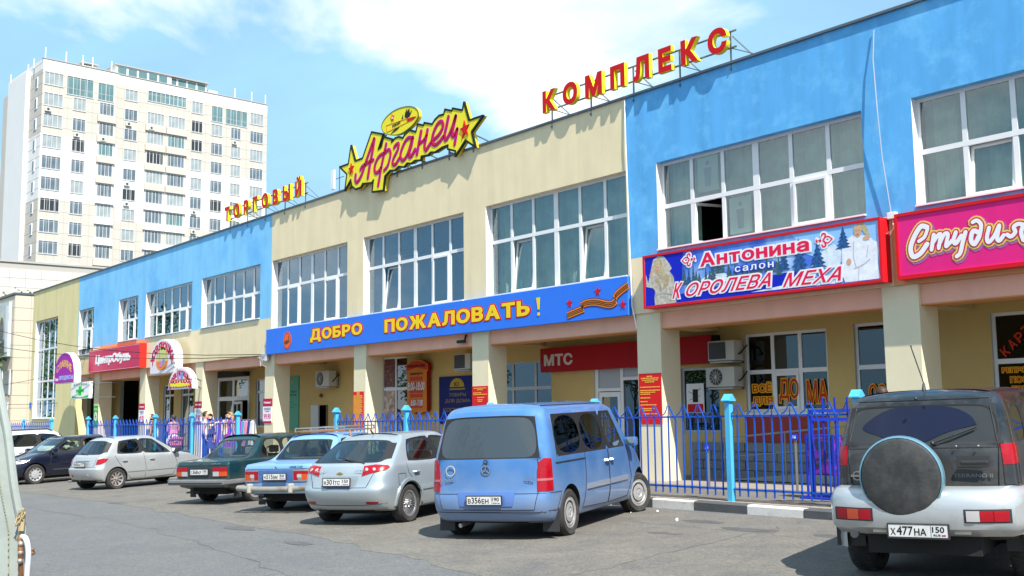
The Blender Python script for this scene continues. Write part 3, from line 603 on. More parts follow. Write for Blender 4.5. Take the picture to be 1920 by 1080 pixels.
# long blue banner
YB = -.13
bn = thing('welcome_banner', 'long blue banner across the arcade with yellow words ДОБРО ПОЖАЛОВАТЬ!', 'banner', (-14.8, YB, 3.7))
for a, b in ((-23.58, -22.62), (-22.62, -8.22), (-8.22, -6.07)): MB().box(a+.004, b-.004, YB, -.005, 3.70, 4.56).build('panel', S_blu, bn, bevel=.006)
def outlined(txt, x0, x1, z0, z1, m, mo, y, parent, off=.03, ow=.03, shear=0., space=1., name='letter', d=.006, per=True):
    """each letter a part on its own backing outline"""
    core = text_loops(txt, 1, off, shear, space); bb = bounds(core); g = ow/((z1-z0)/(bb[3]-bb[2]))
    o_ = text_loops(txt, 1, off+g, shear, space)
    k = ((x1-x0)/(bb[1]-bb[0]), (z1-z0)/(bb[3]-bb[2])); f = lambda Ls: [[(x0+(x-bb[0])*k[0], z0+(z-bb[2])*k[1]) for x, z in L] for L in Ls]
    a = shp(name+'_outline', f(o_), y-d, mo, parent, d); b = shp(name, f(core), y-2*d, m, parent, d); return a, b
def letters(txt, x0, x1, z0, z1, m, mo, y, parent, off=.065, ow=.03, d=.006, gapf=.14):
    ws = [bounds(text_loops(c, 1, off)) for c in txt]; tot = sum(b[1]-b[0] for b in ws); g = gapf*tot/len(txt); k = (x1-x0)/(tot+g*(len(txt)-1)); x = x0
    back = []
    for c, b in zip(txt, ws):
        w_ = (b[1]-b[0])*k; dz = (z1-z0)*(.18 if c in 'ДЦ' else 0); core = text_loops(c, 1, off); bb = bounds(core); kk = (w_/(bb[1]-bb[0]), (z1-z0+dz)*(.74 if c.islower() else 1)/(bb[3]-bb[2])); o_ = text_loops(c, 1, off+ow/kk[1])
        f = lambda Ls: [[(x+(a-bb[0])*kk[0], z0-dz+(q-bb[2])*kk[1]) for a, q in L] for L in Ls]
        back += f(o_); shp('letter', f(core), y-2*d, m, parent, d*.98); x += w_+g*k
    shp('letter_outline', back, y-d, mo, parent, d)
letters('ДОБРО', -20.42, -17.22, 4.0, 4.36, S_yel, S_red, YB, bn); letters('ПОЖАЛОВАТЬ', -15.97, -9.42, 3.96, 4.34, S_yel, S_red, YB, bn)
shp('letter', [[(-9.02, 4.36), (-9.16, 4.36), (-9.11, 4.07), (-9.05, 4.07)], circ(-9.08, 3.96, .045, 10)], YB-.012, S_yel, bn, .006)
shp('roundel', [circ(-22.0, 4.10, .27, 28, .29)], YB-.010, flat('roundel_orange', (.85, .13, .03)), bn, .006)
shp('roundel_drawing', [[(-22.2, 4.0), (-22.02, 3.97), (-21.84, 4.05), (-21.86, 4.12), (-22.1, 4.1), (-22.18, 4.08)], [(-21.9, 4.1), (-21.86, 4.27), (-21.93, 4.2)]], YB-.014, flat('roundel_brown', (.16, .05, .01)), bn, .004)
ring_shape('roundel_ring', circ(-22.0, 4.10, .235, 24, .255), .012, YB-.014, flat('roundel_brown', (0, 0, 0)), bn, .004)
for sgm in DATA['rib']:
    shp('ribbon_edge', stroke(sgm, .185, roundcap=False), YB-.008, S_blk, bn, .003); shp('ribbon', stroke(sgm, .155, roundcap=False), YB-.012, S_org, bn, .004)
    P_ = smooth_line(sgm)
    for dz in (-.038, 0, .038): shp('ribbon_stripe', stroke([(x, z+dz) for x, z in P_], .017, False, roundcap=False), YB-.015, S_blk, bn, .003)
for x, z in DATA['rst']: shp('star', [star(x, z, .115, 1, 90)], YB-.012, S_red, bn, .006)
# light box of the fur salon
YC = -.28
an = thing('shop_signboard', 'blue winter scene light box in a red frame advertising a fur salon', 'signboard', (-2.6, YC, 3.77))
M_redf = flat('frame_red', (.66, .012, .02), .4)
X0, X1, Z0, Z1 = -5.44, .255, 3.775, 4.91
MB().box(X0, X1, YC-.02, -.01, Z0, Z0+.045).box(X0, X1, YC-.02, -.01, Z1-.045, Z1).box(X0, X0+.045, YC-.02, -.01, Z0+.045, Z1-.045).box(X1-.045, X1, YC-.02, -.01, Z0+.045, Z1-.045).build('frame', M_redf, an)
bm_ = bpy.data.materials.new('snowy_print'); bm_.use_nodes = True; t = bm_.node_tree; pb = t.nodes['Principled BSDF']; pb.inputs['Roughness'].default_value = .35
co = t.nodes.new('ShaderNodeTexCoord'); sp = t.nodes.new('ShaderNodeSeparateXYZ'); t.links.new(co.outputs['Object'], sp.inputs[0])
nz = t.nodes.new('ShaderNodeTexNoise'); nz.inputs['Scale'].default_value = 1.1; nz.inputs['Detail'].default_value = 7; t.links.new(co.outputs['Object'], nz.inputs['Vector'])
rp = ramp(nz.outputs[0], .30, .68, (.004, .02, .55, 1), (.50, .70, .92, 1), t); e = rp.color_ramp.elements.new(.48); e.color = (.08, .22, .72, 1)
t.links.new(rp.outputs[0], pb.inputs['Base Color'])
MB().box(X0+.045, X1-.045, YC, -.02, Z0+.045, Z1-.045).build('print', bm_, an)
yy = YC
def pr(name, loops, m, lift, parent=an, d=.002): return shp(name, loops, YC-.001-lift, m, parent, d)
P_sky = flat('print_sky', (.30, .55, .92)); P_snow = flat('print_snow', (.72, .80, .88), .4, var=.2, vscale=9); P_deep = flat('print_deep_blue', (.008, .02, .50)); P_tree = flat('print_spruce', (.06, .13, .17), .5, var=.6, vscale=22); P_treeB = flat('print_blue_spruce', (.03, .11, .30), .5, var=.6, vscale=18)
pr('print_area', [[(-1.6, 4.86), (.2, 4.86), (.2, 4.3), (-.7, 4.2), (-1.3, 4.45)]], P_sky, .002)
pr('print_area', [[(-5.38, 4.86), (-4.3, 4.86), (-4.35, 4.3), (-4.5, 3.83), (-5.38, 3.83)], [(-4.5, 3.83), (-.6, 3.83), (-1.6, 4.16), (-2.2, 4.14), (-2.9, 4.10), (-4.4, 4.0)]], P_deep, .002)
pr('print_area', [[(-4.2, 4.05), (-3.4, 4.12), (-2.9, 4.16), (-3.3, 4.34), (-3.55, 4.36), (-3.9, 4.2)], [(-1.2, 4.2), (-.9, 4.5), (-.7, 4.56), (-.55, 4.4), (-.6, 4.1)], [(-2.6, 3.86), (-.6, 3.84), (-.7, 4.02), (-1.5, 3.95)]], P_snow, .003)
rnd = random.Random(5)
def spruce(x, z, h, w_):
    L = [(x-w_*.05, z)]
    for i in range(6): L += [(x-w_*(1-i/6)*.5, z+h*(i/6)*.95+.02*h), (x-w_*(1-i/6)*.22, z+h*(i+.75)/6*.95)]
    L.append((x, z+h)); L += [(2*x-p[0], p[1]) for p in L[-2::-1]]; return [p for p in L][::-1]
tr1 = [spruce(-4.3+i*.115+rnd.uniform(-.04, .04), 4.12+rnd.uniform(-.05, .10)+(.1 if 5 < i < 11 else 0), rnd.uniform(.22, .46), rnd.uniform(.13, .2)) for i in range(22)]
tag(pr('print_trees', tr1, P_tree, .005), kind='stuff')
for i_, q_ in enumerate((spruce(-1.45, 4.14, .62, .42), spruce(-1.05, 4.16, .5, .4), spruce(-.5, 4.45, .40, .34), spruce(-1.8, 4.2, .5, .3), spruce(-4.15, 4.1, .4, .2))): pr('print_tree', [q_], P_treeB, .006+i_*.0002)
letters('Антонина', -3.84, -1.22, 4.50, 4.77, S_mag if 0 else flat('print_red', (.80, .012, .08)), S_wht, YC-.008, an, off=.045, ow=.03, d=.003)
outlined('салон', -2.96, -2.03, 4.29, 4.40, S_wht, flat('print_blue', (.02, .07, .5)), YC-.008, an, .02, .018, d=.003, space=1.25, name='lettering')
outlined('ОРОЛЕВА', -4.24, -2.10, 3.93, 4.20, flat('print_red', (0, 0, 0)), S_wht, YC-.008, an, .02, .03, shear=.45, d=.003, name='lettering')
outlined('МЕХА', -1.84, -.56, 3.885, 4.14, flat('print_red', (0, 0, 0)), S_wht, YC-.008, an, .02, .03, shear=.45, d=.003, name='lettering')
outlined('К', -4.62, -4.32, 3.92, 4.24, flat('print_red', (0, 0, 0)), S_wht, YC-.008, an, .04, .03, shear=.45, d=.003, name='lettering')
def fleur(x, z, s):
    lo = [stroke([(x-.20*s, z), (x-.10*s, z+.06), (x, z), (x-.10*s, z-.06), (x-.20*s, z)], .022)]
    lo += [stroke([(x-.03*s, z+.02), (x-.06*s, z+.10), (x+.0*s, z+.12), (x+.02*s, z+.08)], .03), stroke([(x-.03*s, z-.02), (x-.06*s, z-.10), (x+.0*s, z-.12), (x+.02*s, z-.08)], .03), [circ(x+.06*s, z, .03, 8)], [star(x+.13*s, z, .045, 1, 90)]]
    L = [q_ for g in lo for q_ in g]; Lo = []
    for q_ in L:
        cx = sum(p[0] for p in q_)/len(q_); cz = sum(p[1] for p in q_)/len(q_); Lo.append(q_)
    pr('ornament_outline', [circ(p[0], p[1], .033, 8) for g in lo for q_ in g for p in q_[::3]], S_wht, .009); pr('ornament', L, flat('print_red', (0, 0, 0)), .012)
fleur(-4.12, 4.68, 1); fleur(-.92, 4.655, -1)
Pf1 = flat('print_fur_cream', (.56, .51, .42), .6, var=.45, vscale=13); Pf2 = flat('print_fur_white', (.84, .85, .90), .6, var=.14, vscale=9); Pf3 = flat('print_fur_tan', (.50, .38, .24), .6, var=.3, vscale=14); Psk = flat('print_skin', (.66, .38, .26)); Phr = flat('print_blond', (.52, .44, .26), .6, var=.3, vscale=20); Pdk = flat('print_brown', (.20, .08, .05)); Pgr = flat('print_fold', (.44, .42, .40))
pr('print_coat', [[(-5.36, 4.50), (-5.30, 4.30), (-5.22, 4.56), (-5.14, 4.80), (-4.98, 4.86), (-4.83, 4.83), (-4.68, 4.66), (-4.62, 4.56), (-4.68, 4.50), (-4.58, 4.38), (-4.52, 4.10), (-4.52, 3.83), (-5.12, 3.83), (-5.13, 4.0), (-5.10, 4.12), (-5.16, 4.19), (-5.36, 4.24)]], Pf1, .006)
pr('print_hair', [[(-5.13, 4.60), (-5.08, 4.76), (-5.0, 4.82), (-4.90, 4.78), (-4.84, 4.60), (-4.82, 4.40), (-4.88, 4.26), (-4.94, 4.44), (-5.10, 4.5)]], Phr, .008)
pr('print_face', [circ(-5.01, 4.60, .065, 14, .095), [(-5.22, 4.44), (-5.14, 4.52), (-5.10, 4.60), (-5.14, 4.62), (-5.26, 4.47)]], Psk, .010)
pr('print_collar', [[(-5.08, 4.46), (-4.97, 4.36), (-4.90, 4.16), (-4.98, 4.22), (-5.12, 4.38)], [(-4.80, 4.44), (-4.66, 4.42), (-4.72, 4.24), (-4.88, 4.12)]], Pf3, .009)
pr('print_fold', [stroke([(-5.1, 4.03), (-4.9, 4.07), (-4.6, 4.02)], .03), stroke([(-4.95, 4.05), (-5.0, 3.84)], .012), stroke([(-4.8, 4.05), (-4.78, 3.84)], .014), stroke([(-5.3, 4.42), (-5.2, 4.3), (-5.2, 4.22)], .014)][0]+stroke([(-4.95, 4.05), (-5.0, 3.84)], .012)+stroke([(-4.8, 4.05), (-4.78, 3.84)], .014), Pgr, .009)
pr('print_coat', [[(-.50, 3.84), (-.55, 3.98), (-.54, 4.28), (-.53, 4.46), (-.44, 4.60), (-.31, 4.66), (-.2, 4.64), (.02, 4.62), (.09, 4.52), (.17, 4.48), (.20, 4.34), (.17, 4.12), (.20, 3.84)]], Pf2, .006)
pr('print_hair', [[(-.28, 4.62), (-.28, 4.80), (-.20, 4.855), (-.09, 4.855), (-.01, 4.78), (.05, 4.58), (-.02, 4.60), (-.10, 4.72), (-.2, 4.78)]], Phr, .008)
pr('print_face', [circ(-.195, 4.72, .07, 14, .10)], Psk, .010); pr('print_hand', [circ(-.03, 4.58, .07, 10, .04)], Psk, .010); pr('print_hand', [circ(-.40, 4.20, .05, 10, .06)], Psk, .010)
pr('print_features', [circ(-.225, 4.735, .011, 6, .006), circ(-.165, 4.735, .011, 6, .006), circ(-.197, 4.665, .02, 8, .008), circ(-5.04, 4.62, .010, 6, .006), circ(-4.985, 4.62, .010, 6, .006), circ(-5.015, 4.553, .017, 8, .007)], Pdk, .013)
pr('print_fold', stroke([(-.28, 4.55), (-.30, 4.3), (-.26, 4.1)], .016)+stroke([(-.30, 4.07), (-.12, 4.12), (.02, 4.2)], .018)+stroke([(-.2, 4.08), (-.22, 3.85)], .012)+stroke([(.0, 4.45), (-.04, 4.25)], .014), flat('print_shadow_fold', (.55, .56, .64)), .009)
# pink light box
YS = -.2
st = thing('shop_signboard', 'pink light box in a red frame with white script lettering at the right edge', 'signboard', (3.2, YS, 3.78))
MB().box(.48, 6.2, YS-.02, -.01, 3.785, 3.85).box(.48, 6.2, YS-.02, -.01, 4.87, 4.925).box(.48, .53, YS-.02, -.01, 3.85, 4.87).box(6.15, 6.2, YS-.02, -.01, 3.85, 4.87).build('frame', M_redf, st)
MB().box(.53, 6.15, YS, -.02, 3.85, 4.87).build('panel', S_pink, st)
def sx(u, v): return (.6+(u-240)/1135*2.10, 4.93-.16*(u/1375)*0-(v+.125*(u-240)*1.0-230)/590*1.11)
def sline(pts): return [(.725+(u-310)/(1375-310)*1.961, 4.42-((v-465)+(u-310)*.152)*.00205) for u, v in pts]
stu = [([(500, 340), (440, 335), (370, 420), (325, 520), (345, 590), (420, 560), (490, 480)], .085), ([(410, 460), (470, 420), (505, 350)], .06),
       ([(560, 400), (545, 460), (530, 525)], .07), ([(545, 470), (600, 405), (625, 400), (600, 510)], .065), ([(600, 490), (660, 395), (695, 395), (670, 490), (700, 470), (735, 440)], .065),
       ([(770, 375), (745, 440), (765, 465), (820, 400)], .07), ([(860, 370), (830, 450), (800, 540), (765, 570)], .07), ([(975, 370), (930, 360), (905, 430), (935, 465), (980, 400)], .075), ([(930, 290), (970, 275), (1005, 310), (985, 400), (960, 440), (940, 465)], .065),
       ([(1075, 330), (1050, 410), (1065, 445), (1120, 390), (1165, 310)], .065), ([(1165, 320), (1140, 410), (1160, 430), (1200, 385)], .065), ([(1230, 380), (1260, 395), (1300, 360), (1290, 320), (1330, 295), (1375, 300)], .065), ([(1375, 300), (1350, 360), (1365, 420)], .065)]
for g, m_, l_ in ((.13, flat('script_mauve', (.42, .12, .30)), .002), (.10, flat('script_gold', (.82, .62, .12)), .005), (.05, flat('script_red', (.60, .03, .10)), .008), (0, S_wht, .011)):
    L = []; 
    for pts, wd in stu: L += stroke(sline(pts), wd+g)
    if g == .13: L = [[(x+.025, z-.03) for x, z in q_] for q_ in L]
    shp('lettering' if g == 0 else 'lettering_border', L, YS-l_-.002, m_, st, .002)
outlined('красоты', 2.95, 5.6, 4.15, 4.5, S_wht, flat('script_gold', (0, 0, 0)), YS, st, .01, .05, shear=.4, name='lettering') if 0 else None
# shoe shop box sign
ce = thing('shop_signboard', 'crimson box sign with bright red end and white lettering above the arcade', 'signboard', (-38.5, -.3, 3.72))
MB().box(-41.85, -35.15, -.298, -.005, 3.72, 4.78).build('box', flat('box_red', (.80, .03, .02)), ce); MB().box(-41.83, -35.17, -.304, -.30, 3.74, 4.76).build('panel', flat('crimson', (.58, .025, .10), .4, var=.05), ce)
MB().box(-41.83, -35.17, -.309, -.305, 4.725, 4.745).box(-41.83, -35.17, -.309, -.305, 3.755, 3.775).build('border', flat('border_pale', (.7, .4, .45)), ce)
shp('lettering', bold_fit('ЦентрОбувь', -40.9, -36.25, 4.0, 4.52, .085, .12, .98), -.312, S_wht, ce, .006)
# arched grocery sign
ar = thing('arched_sign', 'purple arched grocery sign with white side standing out from the end wall', 'signboard', (-43.4, -.95, 3.3))
archL = [(-45.0, 3.30), (-41.92, 3.30), (-41.92, 3.80)]+[(-43.46+1.5*math.cos(R(a)), 3.80+.98*math.sin(R(a))) for a in range(10, 171, 16)]+[(-45.0, 3.80)]
shp('box', [archL], -.93, [S_wht, S_wht], ar, .32); MB().bar((-44.6, -.6, 3.5), (-44.6, 0, 3.5), .05).build('bracket', M_frame, ar); MB().bar((-42.4, -.6, 3.5), (-42.4, 0, 3.5), .05).build('bracket', M_frame, ar); MB().bar((-43.4, -.6, 4.5), (-43.4, 0, 4.5), .05).build('bracket', M_frame, ar); shp('face', [offs(archL, -.02)], -.94, flat('purple', (.36, .02, .40)), ar, .008); ring_shape('border', offs(archL, -.07), .03, -.944, flat('arch_magenta', (.55, .03, .3)), ar, .004)
shp('lettering', [[(x, z+.30*math.sin(max(0, min(1, (x+44.62)/2.3))*math.pi)) for x, z in L] for L in bold_fit('СЛАВЯНЕ', -44.62, -42.30, 3.78, 4.12, .03)], -.946, flat('arch_gold', (.85, .5, .03)), ar, .004)
shp('lettering', bold_fit('ПРОДУКТЫ', -44.2, -42.08, 3.42, 3.66, .04), -.946, flat('arch_lightblue', (.35, .55, .9)), ar, .004); shp('lettering', bold_fit('База', -44.78, -44.34, 3.43, 3.58, .03), -.946, S_wht, ar, .004)
# pharmacy sign on two arms
ph = thing('hanging_sign', 'white square pharmacy sign with green cross and word АПТЕКА on arms', 'sign', (-40.4, -1, 2.5))
MB().box(-41.72, -39.10, -1.1, -.95, 2.50, 3.26).build('box', S_wht, ph); shp('cross', [rect(-40.62, -40.20, 2.66, 3.07), rect(-40.98, -39.84, 2.80, 2.93)], -1.106, S_grn, ph, .005)
shp('lettering', bold_fit('АПТЕКА', -41.4, -39.4, 3.10, 3.19, .005), -1.106, flat('deep_green', (.02, .2, .06)), ph, .005); shp('wave', [[(-41.55, 2.54), (-39.25, 2.54), (-39.25, 2.66)]+[(-39.25-2.3*t_/8, 2.66-.09*math.sin(math.pi*t_/8)) for t_ in range(9)]], -1.106, S_grn, ph, .005)
MB().bar((-39.1, -1.0, 3.2), (-38.9, .05, 3.2), .03).bar((-39.1, -1.0, 2.55), (-38.9, .05, 2.55), .03).build('bracket', M_frame, ph)
# two arched signs of the household shop; the animal figure on them is replaced by a plain bucket and broom
def hoz(name, label, xc, z0, w_, h, y, yb, small):
    s = thing(name, label, 'signboard', (xc, y, z0)); hw = w_/2; zt = z0+h-hw*.62
    L = [(xc-hw, z0), (xc+hw, z0)]+[(xc+hw*math.cos(R(a)), zt+hw*.62*math.sin(R(a))) for a in range(0, 181, 12)]
    shp('box', [L], y+.01, [S_wht, S_wht], s, (yb-y-.01)*(1 if small else .55)); shp('face', [offs(L, -.03)], y, flat('face_white', (.78, .72, .74)), s, .009)
    txt = 'ХОЗЯЮШКА'; r_ = hw*.80
    for i, c in enumerate(txt):
        a = R(172-164*i/7); b_ = bold_fit(c, -.20*w_/2.6, .20*w_/2.6, -.17*h/1.4, .17*h/1.4, .08); rot_ = a-math.pi/2
        zt2 = zt-.0; px = xc+r_*math.cos(a); pz = zt2+(r_*.60)*math.sin(a)-(h*.06)
        shp('lettering', [[(px+x*math.cos(rot_*.6)-z*math.sin(rot_*.6), pz+x*math.sin(rot_*.6)+z*math.cos(rot_*.6)) for x, z in q_] for q_ in b_], y-.008, flat('household_magenta', (.55, .01, .12)), s, .004)
    if small:
        for i in range(3):
            for j in range(9): pass
        shp('spotted_band', [rect(xc-hw*.92, xc+hw*.92, z0+.05, z0+h*.42)], y-.004, S_red, s, .003)
        shp('spots', [circ(xc-hw*.85+i*hw*.21+(j % 2)*.1*hw, z0+.10+j*.09, .05, 8, .035) for i in range(9) for j in range(4)], y-.008, S_wht, s, .003)
        shp('wave', [[(xc-hw*.85, z0+.12), (xc, z0+.08), (xc+hw*.85, z0+.12), (xc+hw*.7, z0+.20), (xc+hw*.3, z0+.19), (xc, z0+.25), (xc-hw*.5, z0+.2), (xc-hw*.8, z0+.24)]], y-.012, S_yel2, s, .003)
        shp('picture', [[(xc-hw*.55, z0+h*.40), (xc+hw*.6, z0+h*.40), (xc+hw*.5, z0+h*.47), (xc-hw*.5, z0+h*.48)]], y-.012, S_org, s, .003)
    else:
        ovl = [(xc+hw*.46*math.cos(R(a)), z0+h*.36+h*.44*math.sin(R(a))*(1 if a < 180 else .55)) for a in range(0, 360, 15)]
        shp('picture', [ovl], y-.008, flat('picture_lime', (.62, .62, .25)), s, .005); shp('picture_floor', [[(p[0], min(p[1], z0+h*.36)) for p in ovl]], y-.010, S_org, s, .003); ring_shape('picture_border', ovl, .035, y-.012, S_org, s, .003)
    bx = xc+hw*.14; bz = z0+h*(.46 if small else .24)
    shp('bucket', [[(bx-.12, bz+.24), (bx-.09, bz), (bx+.09, bz), (bx+.12, bz+.24)]], y-.016, flat('bucket_blue', (.10, .35, .75)), s, .003)
    shp('broom', stroke([(bx-.5, bz+.62), (bx-.34, bz+.12)], .05, False)+[[(bx-.44, bz+.14), (bx-.24, bz+.14), (bx-.2, bz-.06), (bx-.46, bz-.06)]], y-.016, flat('broom_pink', (.62, .22, .50)), s, .003)
    return s
hoz('arched_sign', 'tall arched household shop sign with a round lime and orange picture panel', -31.77, 3.34, 2.6, 1.38, -.62, -.02, False)
hz = hoz('arched_sign', 'smaller arched sign with a red spotted band, on arms beside a column', -28.05, 2.63, 2.3, .80, -1.35, -1.16, True)
MB().bar((-26.9, -1.25, 3.0), (-29.5, .05, 3.0), .03).bar((-26.9, -1.25, 2.72), (-29.5, .05, 2.72), .03).build('bracket', M_frame, hz)
# mobile phone shop band
mt = thing('shop_signboard', 'long dark red sign band with three white capital letters inside the arcade', 'signboard', (-8.5, B-.25, 2.68))
MB().box(-11.42, -5.5, B-.25, B-.01, 2.675, 3.305).build('panel', flat('phone_shop_red', (.38, .004, .008), .5, var=.04), mt); MB().box(-5.497, -5.42, B-.2, B-.01, 2.7, 3.3).build('end_panel', S_blk, mt)
shp('lettering', bold_fit('МТС', -11.26, -10.13, 2.83, 3.14, .055, space=1.05), B-.262, flat('phone_shop_white', (.62, .58, .52)), mt, .01)
MB().box(-11.0, -5.5, B-.35, B-.26, 3.5, 3.53).build('support', S_gry, mt)
# sausage shop board with opening hours
sg = thing('hours_board', 'orange carved sausage shop board with opening hours 8-18 in the arcade', 'sign', (-17.4, B-.2, 1.62))
sL = [(-17.95, 1.72), (-17.6, 1.62), (-17.4, 1.68), (-17.2, 1.62), (-16.86, 1.70), (-16.86, 2.92), (-16.82, 3.14)]+[(-17.4-.58*math.cos(math.pi*(1-t_/8))*1, 3.16+.16*math.sin(math.pi*t_/8)) for t_ in range(9)]+[(-17.99, 2.96), (-17.95, 2.92)]
sL = [(-17.95, 1.72), (-17.6, 1.62), (-17.4, 1.68), (-17.2, 1.62), (-16.86, 1.70), (-16.86, 2.90), (-16.80, 2.93), (-16.80, 3.14), (-17.1, 3.26), (-17.4, 3.30), (-17.7, 3.26), (-18.0, 3.14), (-18.0, 2.93), (-17.95, 2.90)]
shp('board', [sL], B-.2, [flat('board_orange', (.72, .22, .02)), flat('board_side', (.38, .02, .01))], sg, .14)
shp('header', [[(-17.96, 2.96), (-17.4, 3.06), (-16.84, 2.96), (-16.84, 3.12), (-17.1, 3.22), (-17.4, 3.25), (-17.7, 3.22), (-17.96, 3.12)]], B-.21, flat('board_red', (.60, .06, .02)), sg, .008)
shp('lettering', bold_fit('КОЛБАСНАЯ ЛАВКА', -17.9, -16.9, 3.05, 3.15, .02), B-.218, flat('board_dark', (.25, .02, .01)), sg, .005); shp('lettering', bold_fit('РЕЖИМ РАБОТЫ', -17.78, -17.08, 2.82, 2.89, .02), B-.208, flat('board_dark', (0, 0, 0)), sg, .005)
for a, b in ((2.64, 2.76), (2.40, 2.60), (2.26, 2.37), (2.12, 2.23), (1.92, 2.06), (1.80, 1.90)): MB().box(-17.78, -17.08, B-.206, B-.2, a, b).build('stripe', flat('board_red', (0, 0, 0)), sg)
shp('lettering', bold_fit('8:00-18:00', -17.9, -16.95, 2.34, 2.60, .02, .2), B-.216, S_wht, sg, .006); shp('lettering', bold_fit('8:00-17:00', -17.72, -17.05, 1.86, 2.05, .02, .2), B-.216, S_wht, sg, .006)
# blue household goods board
bb = thing('shop_board', 'dark blue board with gold words ТОВАРЫ ДЛЯ ДОМА in the arcade', 'sign', (-15.6, B-.04, 1.4))
MB().box(-16.43, -14.4, B-.04, B-.005, 1.3, 2.72).build('panel', flat('board_blue', (.004, .012, .13)), bb); G_ = flat('board_gold', (.30, .22, .06))
shp('sunrise', [[(-15.5+.36*math.cos(R(a)), 2.40+.26*math.sin(R(a))) for a in range(0, 181, 15)]], B-.046, flat('board_ochre', (.45, .30, .03)), bb, .005); shp('lettering', bold_fit('Ю', -15.62, -15.4, 2.42, 2.55, .01), B-.052, S_blk, bb, .005)
for s_, a, b, c, d_ in (('ЮЖНЫЙ МАЯК', -15.88, -15.1, 2.31, 2.36), ('ТОВАРЫ', -15.9, -15.06, 2.12, 2.22), ('ДЛЯ ДОМА', -16.1, -14.85, 1.92, 2.04), ('КОСМЕТИКА', -16.2, -14.6, 1.66, 1.78), ('ПОСУДА', -16.1, -14.9, 1.42, 1.53)):
    if s_ == 'ЮЖНЫЙ МАЯК': MB().box(a, b, B-.045, B-.04, c, d_).build('stripe', G_, bb); continue
    shp('lettering', bold_fit(s_, a, b, c, d_, .005), B-.046, G_, bb, .005)
# red plaques, price posters and boards on the columns
def text_rows(parent, rows, x0, x1, y, m, h=.022, seed=1):
    rn = random.Random(seed); mb = MB()
    for z, a, b in rows:
        x = x0+(x1-x0)*a
        while x < x0+(x1-x0)*b-.01:
            w_ = min(rn.uniform(.02, .09), x0+(x1-x0)*b-x); mb.box(x, x+w_, y-.003, y, z, z+h); x += w_+.014
    return tag(mb.build('lettering', m, parent), kind='stuff')
S_plq = flat('plaque_red', (.66, .015, .02), .35); S_plqo = flat('plaque_text', (.85, .45, .06))
def plaque(x0, x1, z0, z1, label, rows, y=.04, m=None, mt_=None, name='plaque'):
    p_ = thing(name, label, 'sign', ((x0+x1)/2, y, z0)); MB().box(x0, x1, y-.004, y+.008, z0, z1).build('panel', m or S_plq, p_); text_rows(p_, rows, x0+.04, x1-.04, y-.005, mt_ or S_plqo, seed=int(z1*100)); return p_
plaque(-5.965, -5.31, 1.33, 2.415, 'tall red plaque with yellow text on the column left of the all-for-home window', [(2.34, .35, .65), (2.30, .05, .95), (2.26, .1, .9), (2.22, .25, .75), (2.11, 0, 1), (2.04, 0, 1), (2.0, 0, .75), (1.96, 0, .5), (1.88, 0, .5), (1.80, 0, .35), (1.73, 0, .8), (1.65, 0, .75), (1.61, .1, .6), (1.54, .1, .85)])
plaque(-11.99, -11.33, 1.3, 2.305, 'small red plaque on the column right of the dark blue board, above the blue van', [(2.24, .05, .95), (2.20, .3, .7), (2.12, 0, .6), (2.08, 0, 1), (2.0, .3, .8), (1.94, .3, .7), (1.9, .35, .65)])
p_ = plaque(-18.02, -17.40, 1.20, 2.305, 'red plaque densely filled with orange text on the column left of the sausage board', [(2.27-.034*i, .35 if i < 3 else 0, .65 if i < 3 else [.9, 1, .8, .95][i % 4]) for i in range(30)])
def poster(x0, x1, label, price, seed):
    p_ = thing('price_poster', label, 'poster', ((x0+x1)/2, .04, 1.36)); MB().box(x0, x1, .034, .048, 1.36, 1.93).build('panel', S_wht, p_); MB().box(x0, x1, .033, .049, 1.931, 2.20).build('header', flat('poster_crimson', (.45, .01, .06)), p_)
    shp('lettering', bold_fit('Новинка!', x0+.08, x1-.08, 2.03, 2.11, .01), .031, S_wht, p_, .002) if seed != 2 else shp('lettering', bold_fit('по вторникам', x0+.06, x1-.06, 2.03, 2.1, .01), .031, S_wht, p_, .002)
    text_rows(p_, [(1.86, .1, .9), (1.81, .1, .9), (1.75, .25, .75)], x0+.04, x1-.04, .033, flat('text_blue', (.1, .15, .35)), .025, seed)
    shp('price', bold_fit(price, x0+.08, x1-.08, 1.50, 1.68, .03), .031, flat('price_magenta', (.70, .01, .22)), p_, .002)
    MB().box(x0, x1, .031, .033, 1.36, 1.43).build('border', flat('poster_crimson', (0, 0, 0)), p_); return p_
poster(-24.08, -23.40, 'price poster 99.90 on the column at the left end of the blue banner', '99.90', 1)
poster(-29.98, -29.34, 'price poster 79.90 on the column beside the glazed entrance', '79.90', 2)
poster(-36.0, -35.32, 'price poster 49.90 on the column right of the dark brown bay', '49.90', 3)
gp = thing('green_board', 'narrow green board with white emblem on the column beside the pharmacy sign', 'sign', (-41.6, .04, 1.2)); MB().box(-41.95, -41.32, .034, .048, 1.2, 2.19).build('panel', flat('board_green', (.03, .42, .08)), gp)
shp('emblem', [circ(-41.63, 1.68, .2, 20, .22)], .031, S_wht, gp, .002); shp('cross', [rect(-41.66, -41.60, 1.55, 1.82), rect(-41.74, -41.52, 1.65, 1.72)], .028, flat('board_green', (0, 0, 0)), gp, .002); shp('lettering', bold_fit('АПТЕКА', -41.88, -41.4, 1.98, 2.06, .01), .031, S_wht, gp, .002)
rp_ = thing('small_notice', 'small pink notice on the end pier left of the pharmacy sign', 'notice', (-45.2, .04, 1.0)); MB().box(-45.7, -45.2, .03, .046, 1.0, 1.6).build('panel', flat('notice_pink', (.62, .12, .25)), rp_); text_rows(rp_, [(1.5, .1, .9), (1.4, .1, .9), (1.2, .1, .8)], -45.66, -45.24, .029, S_wht)
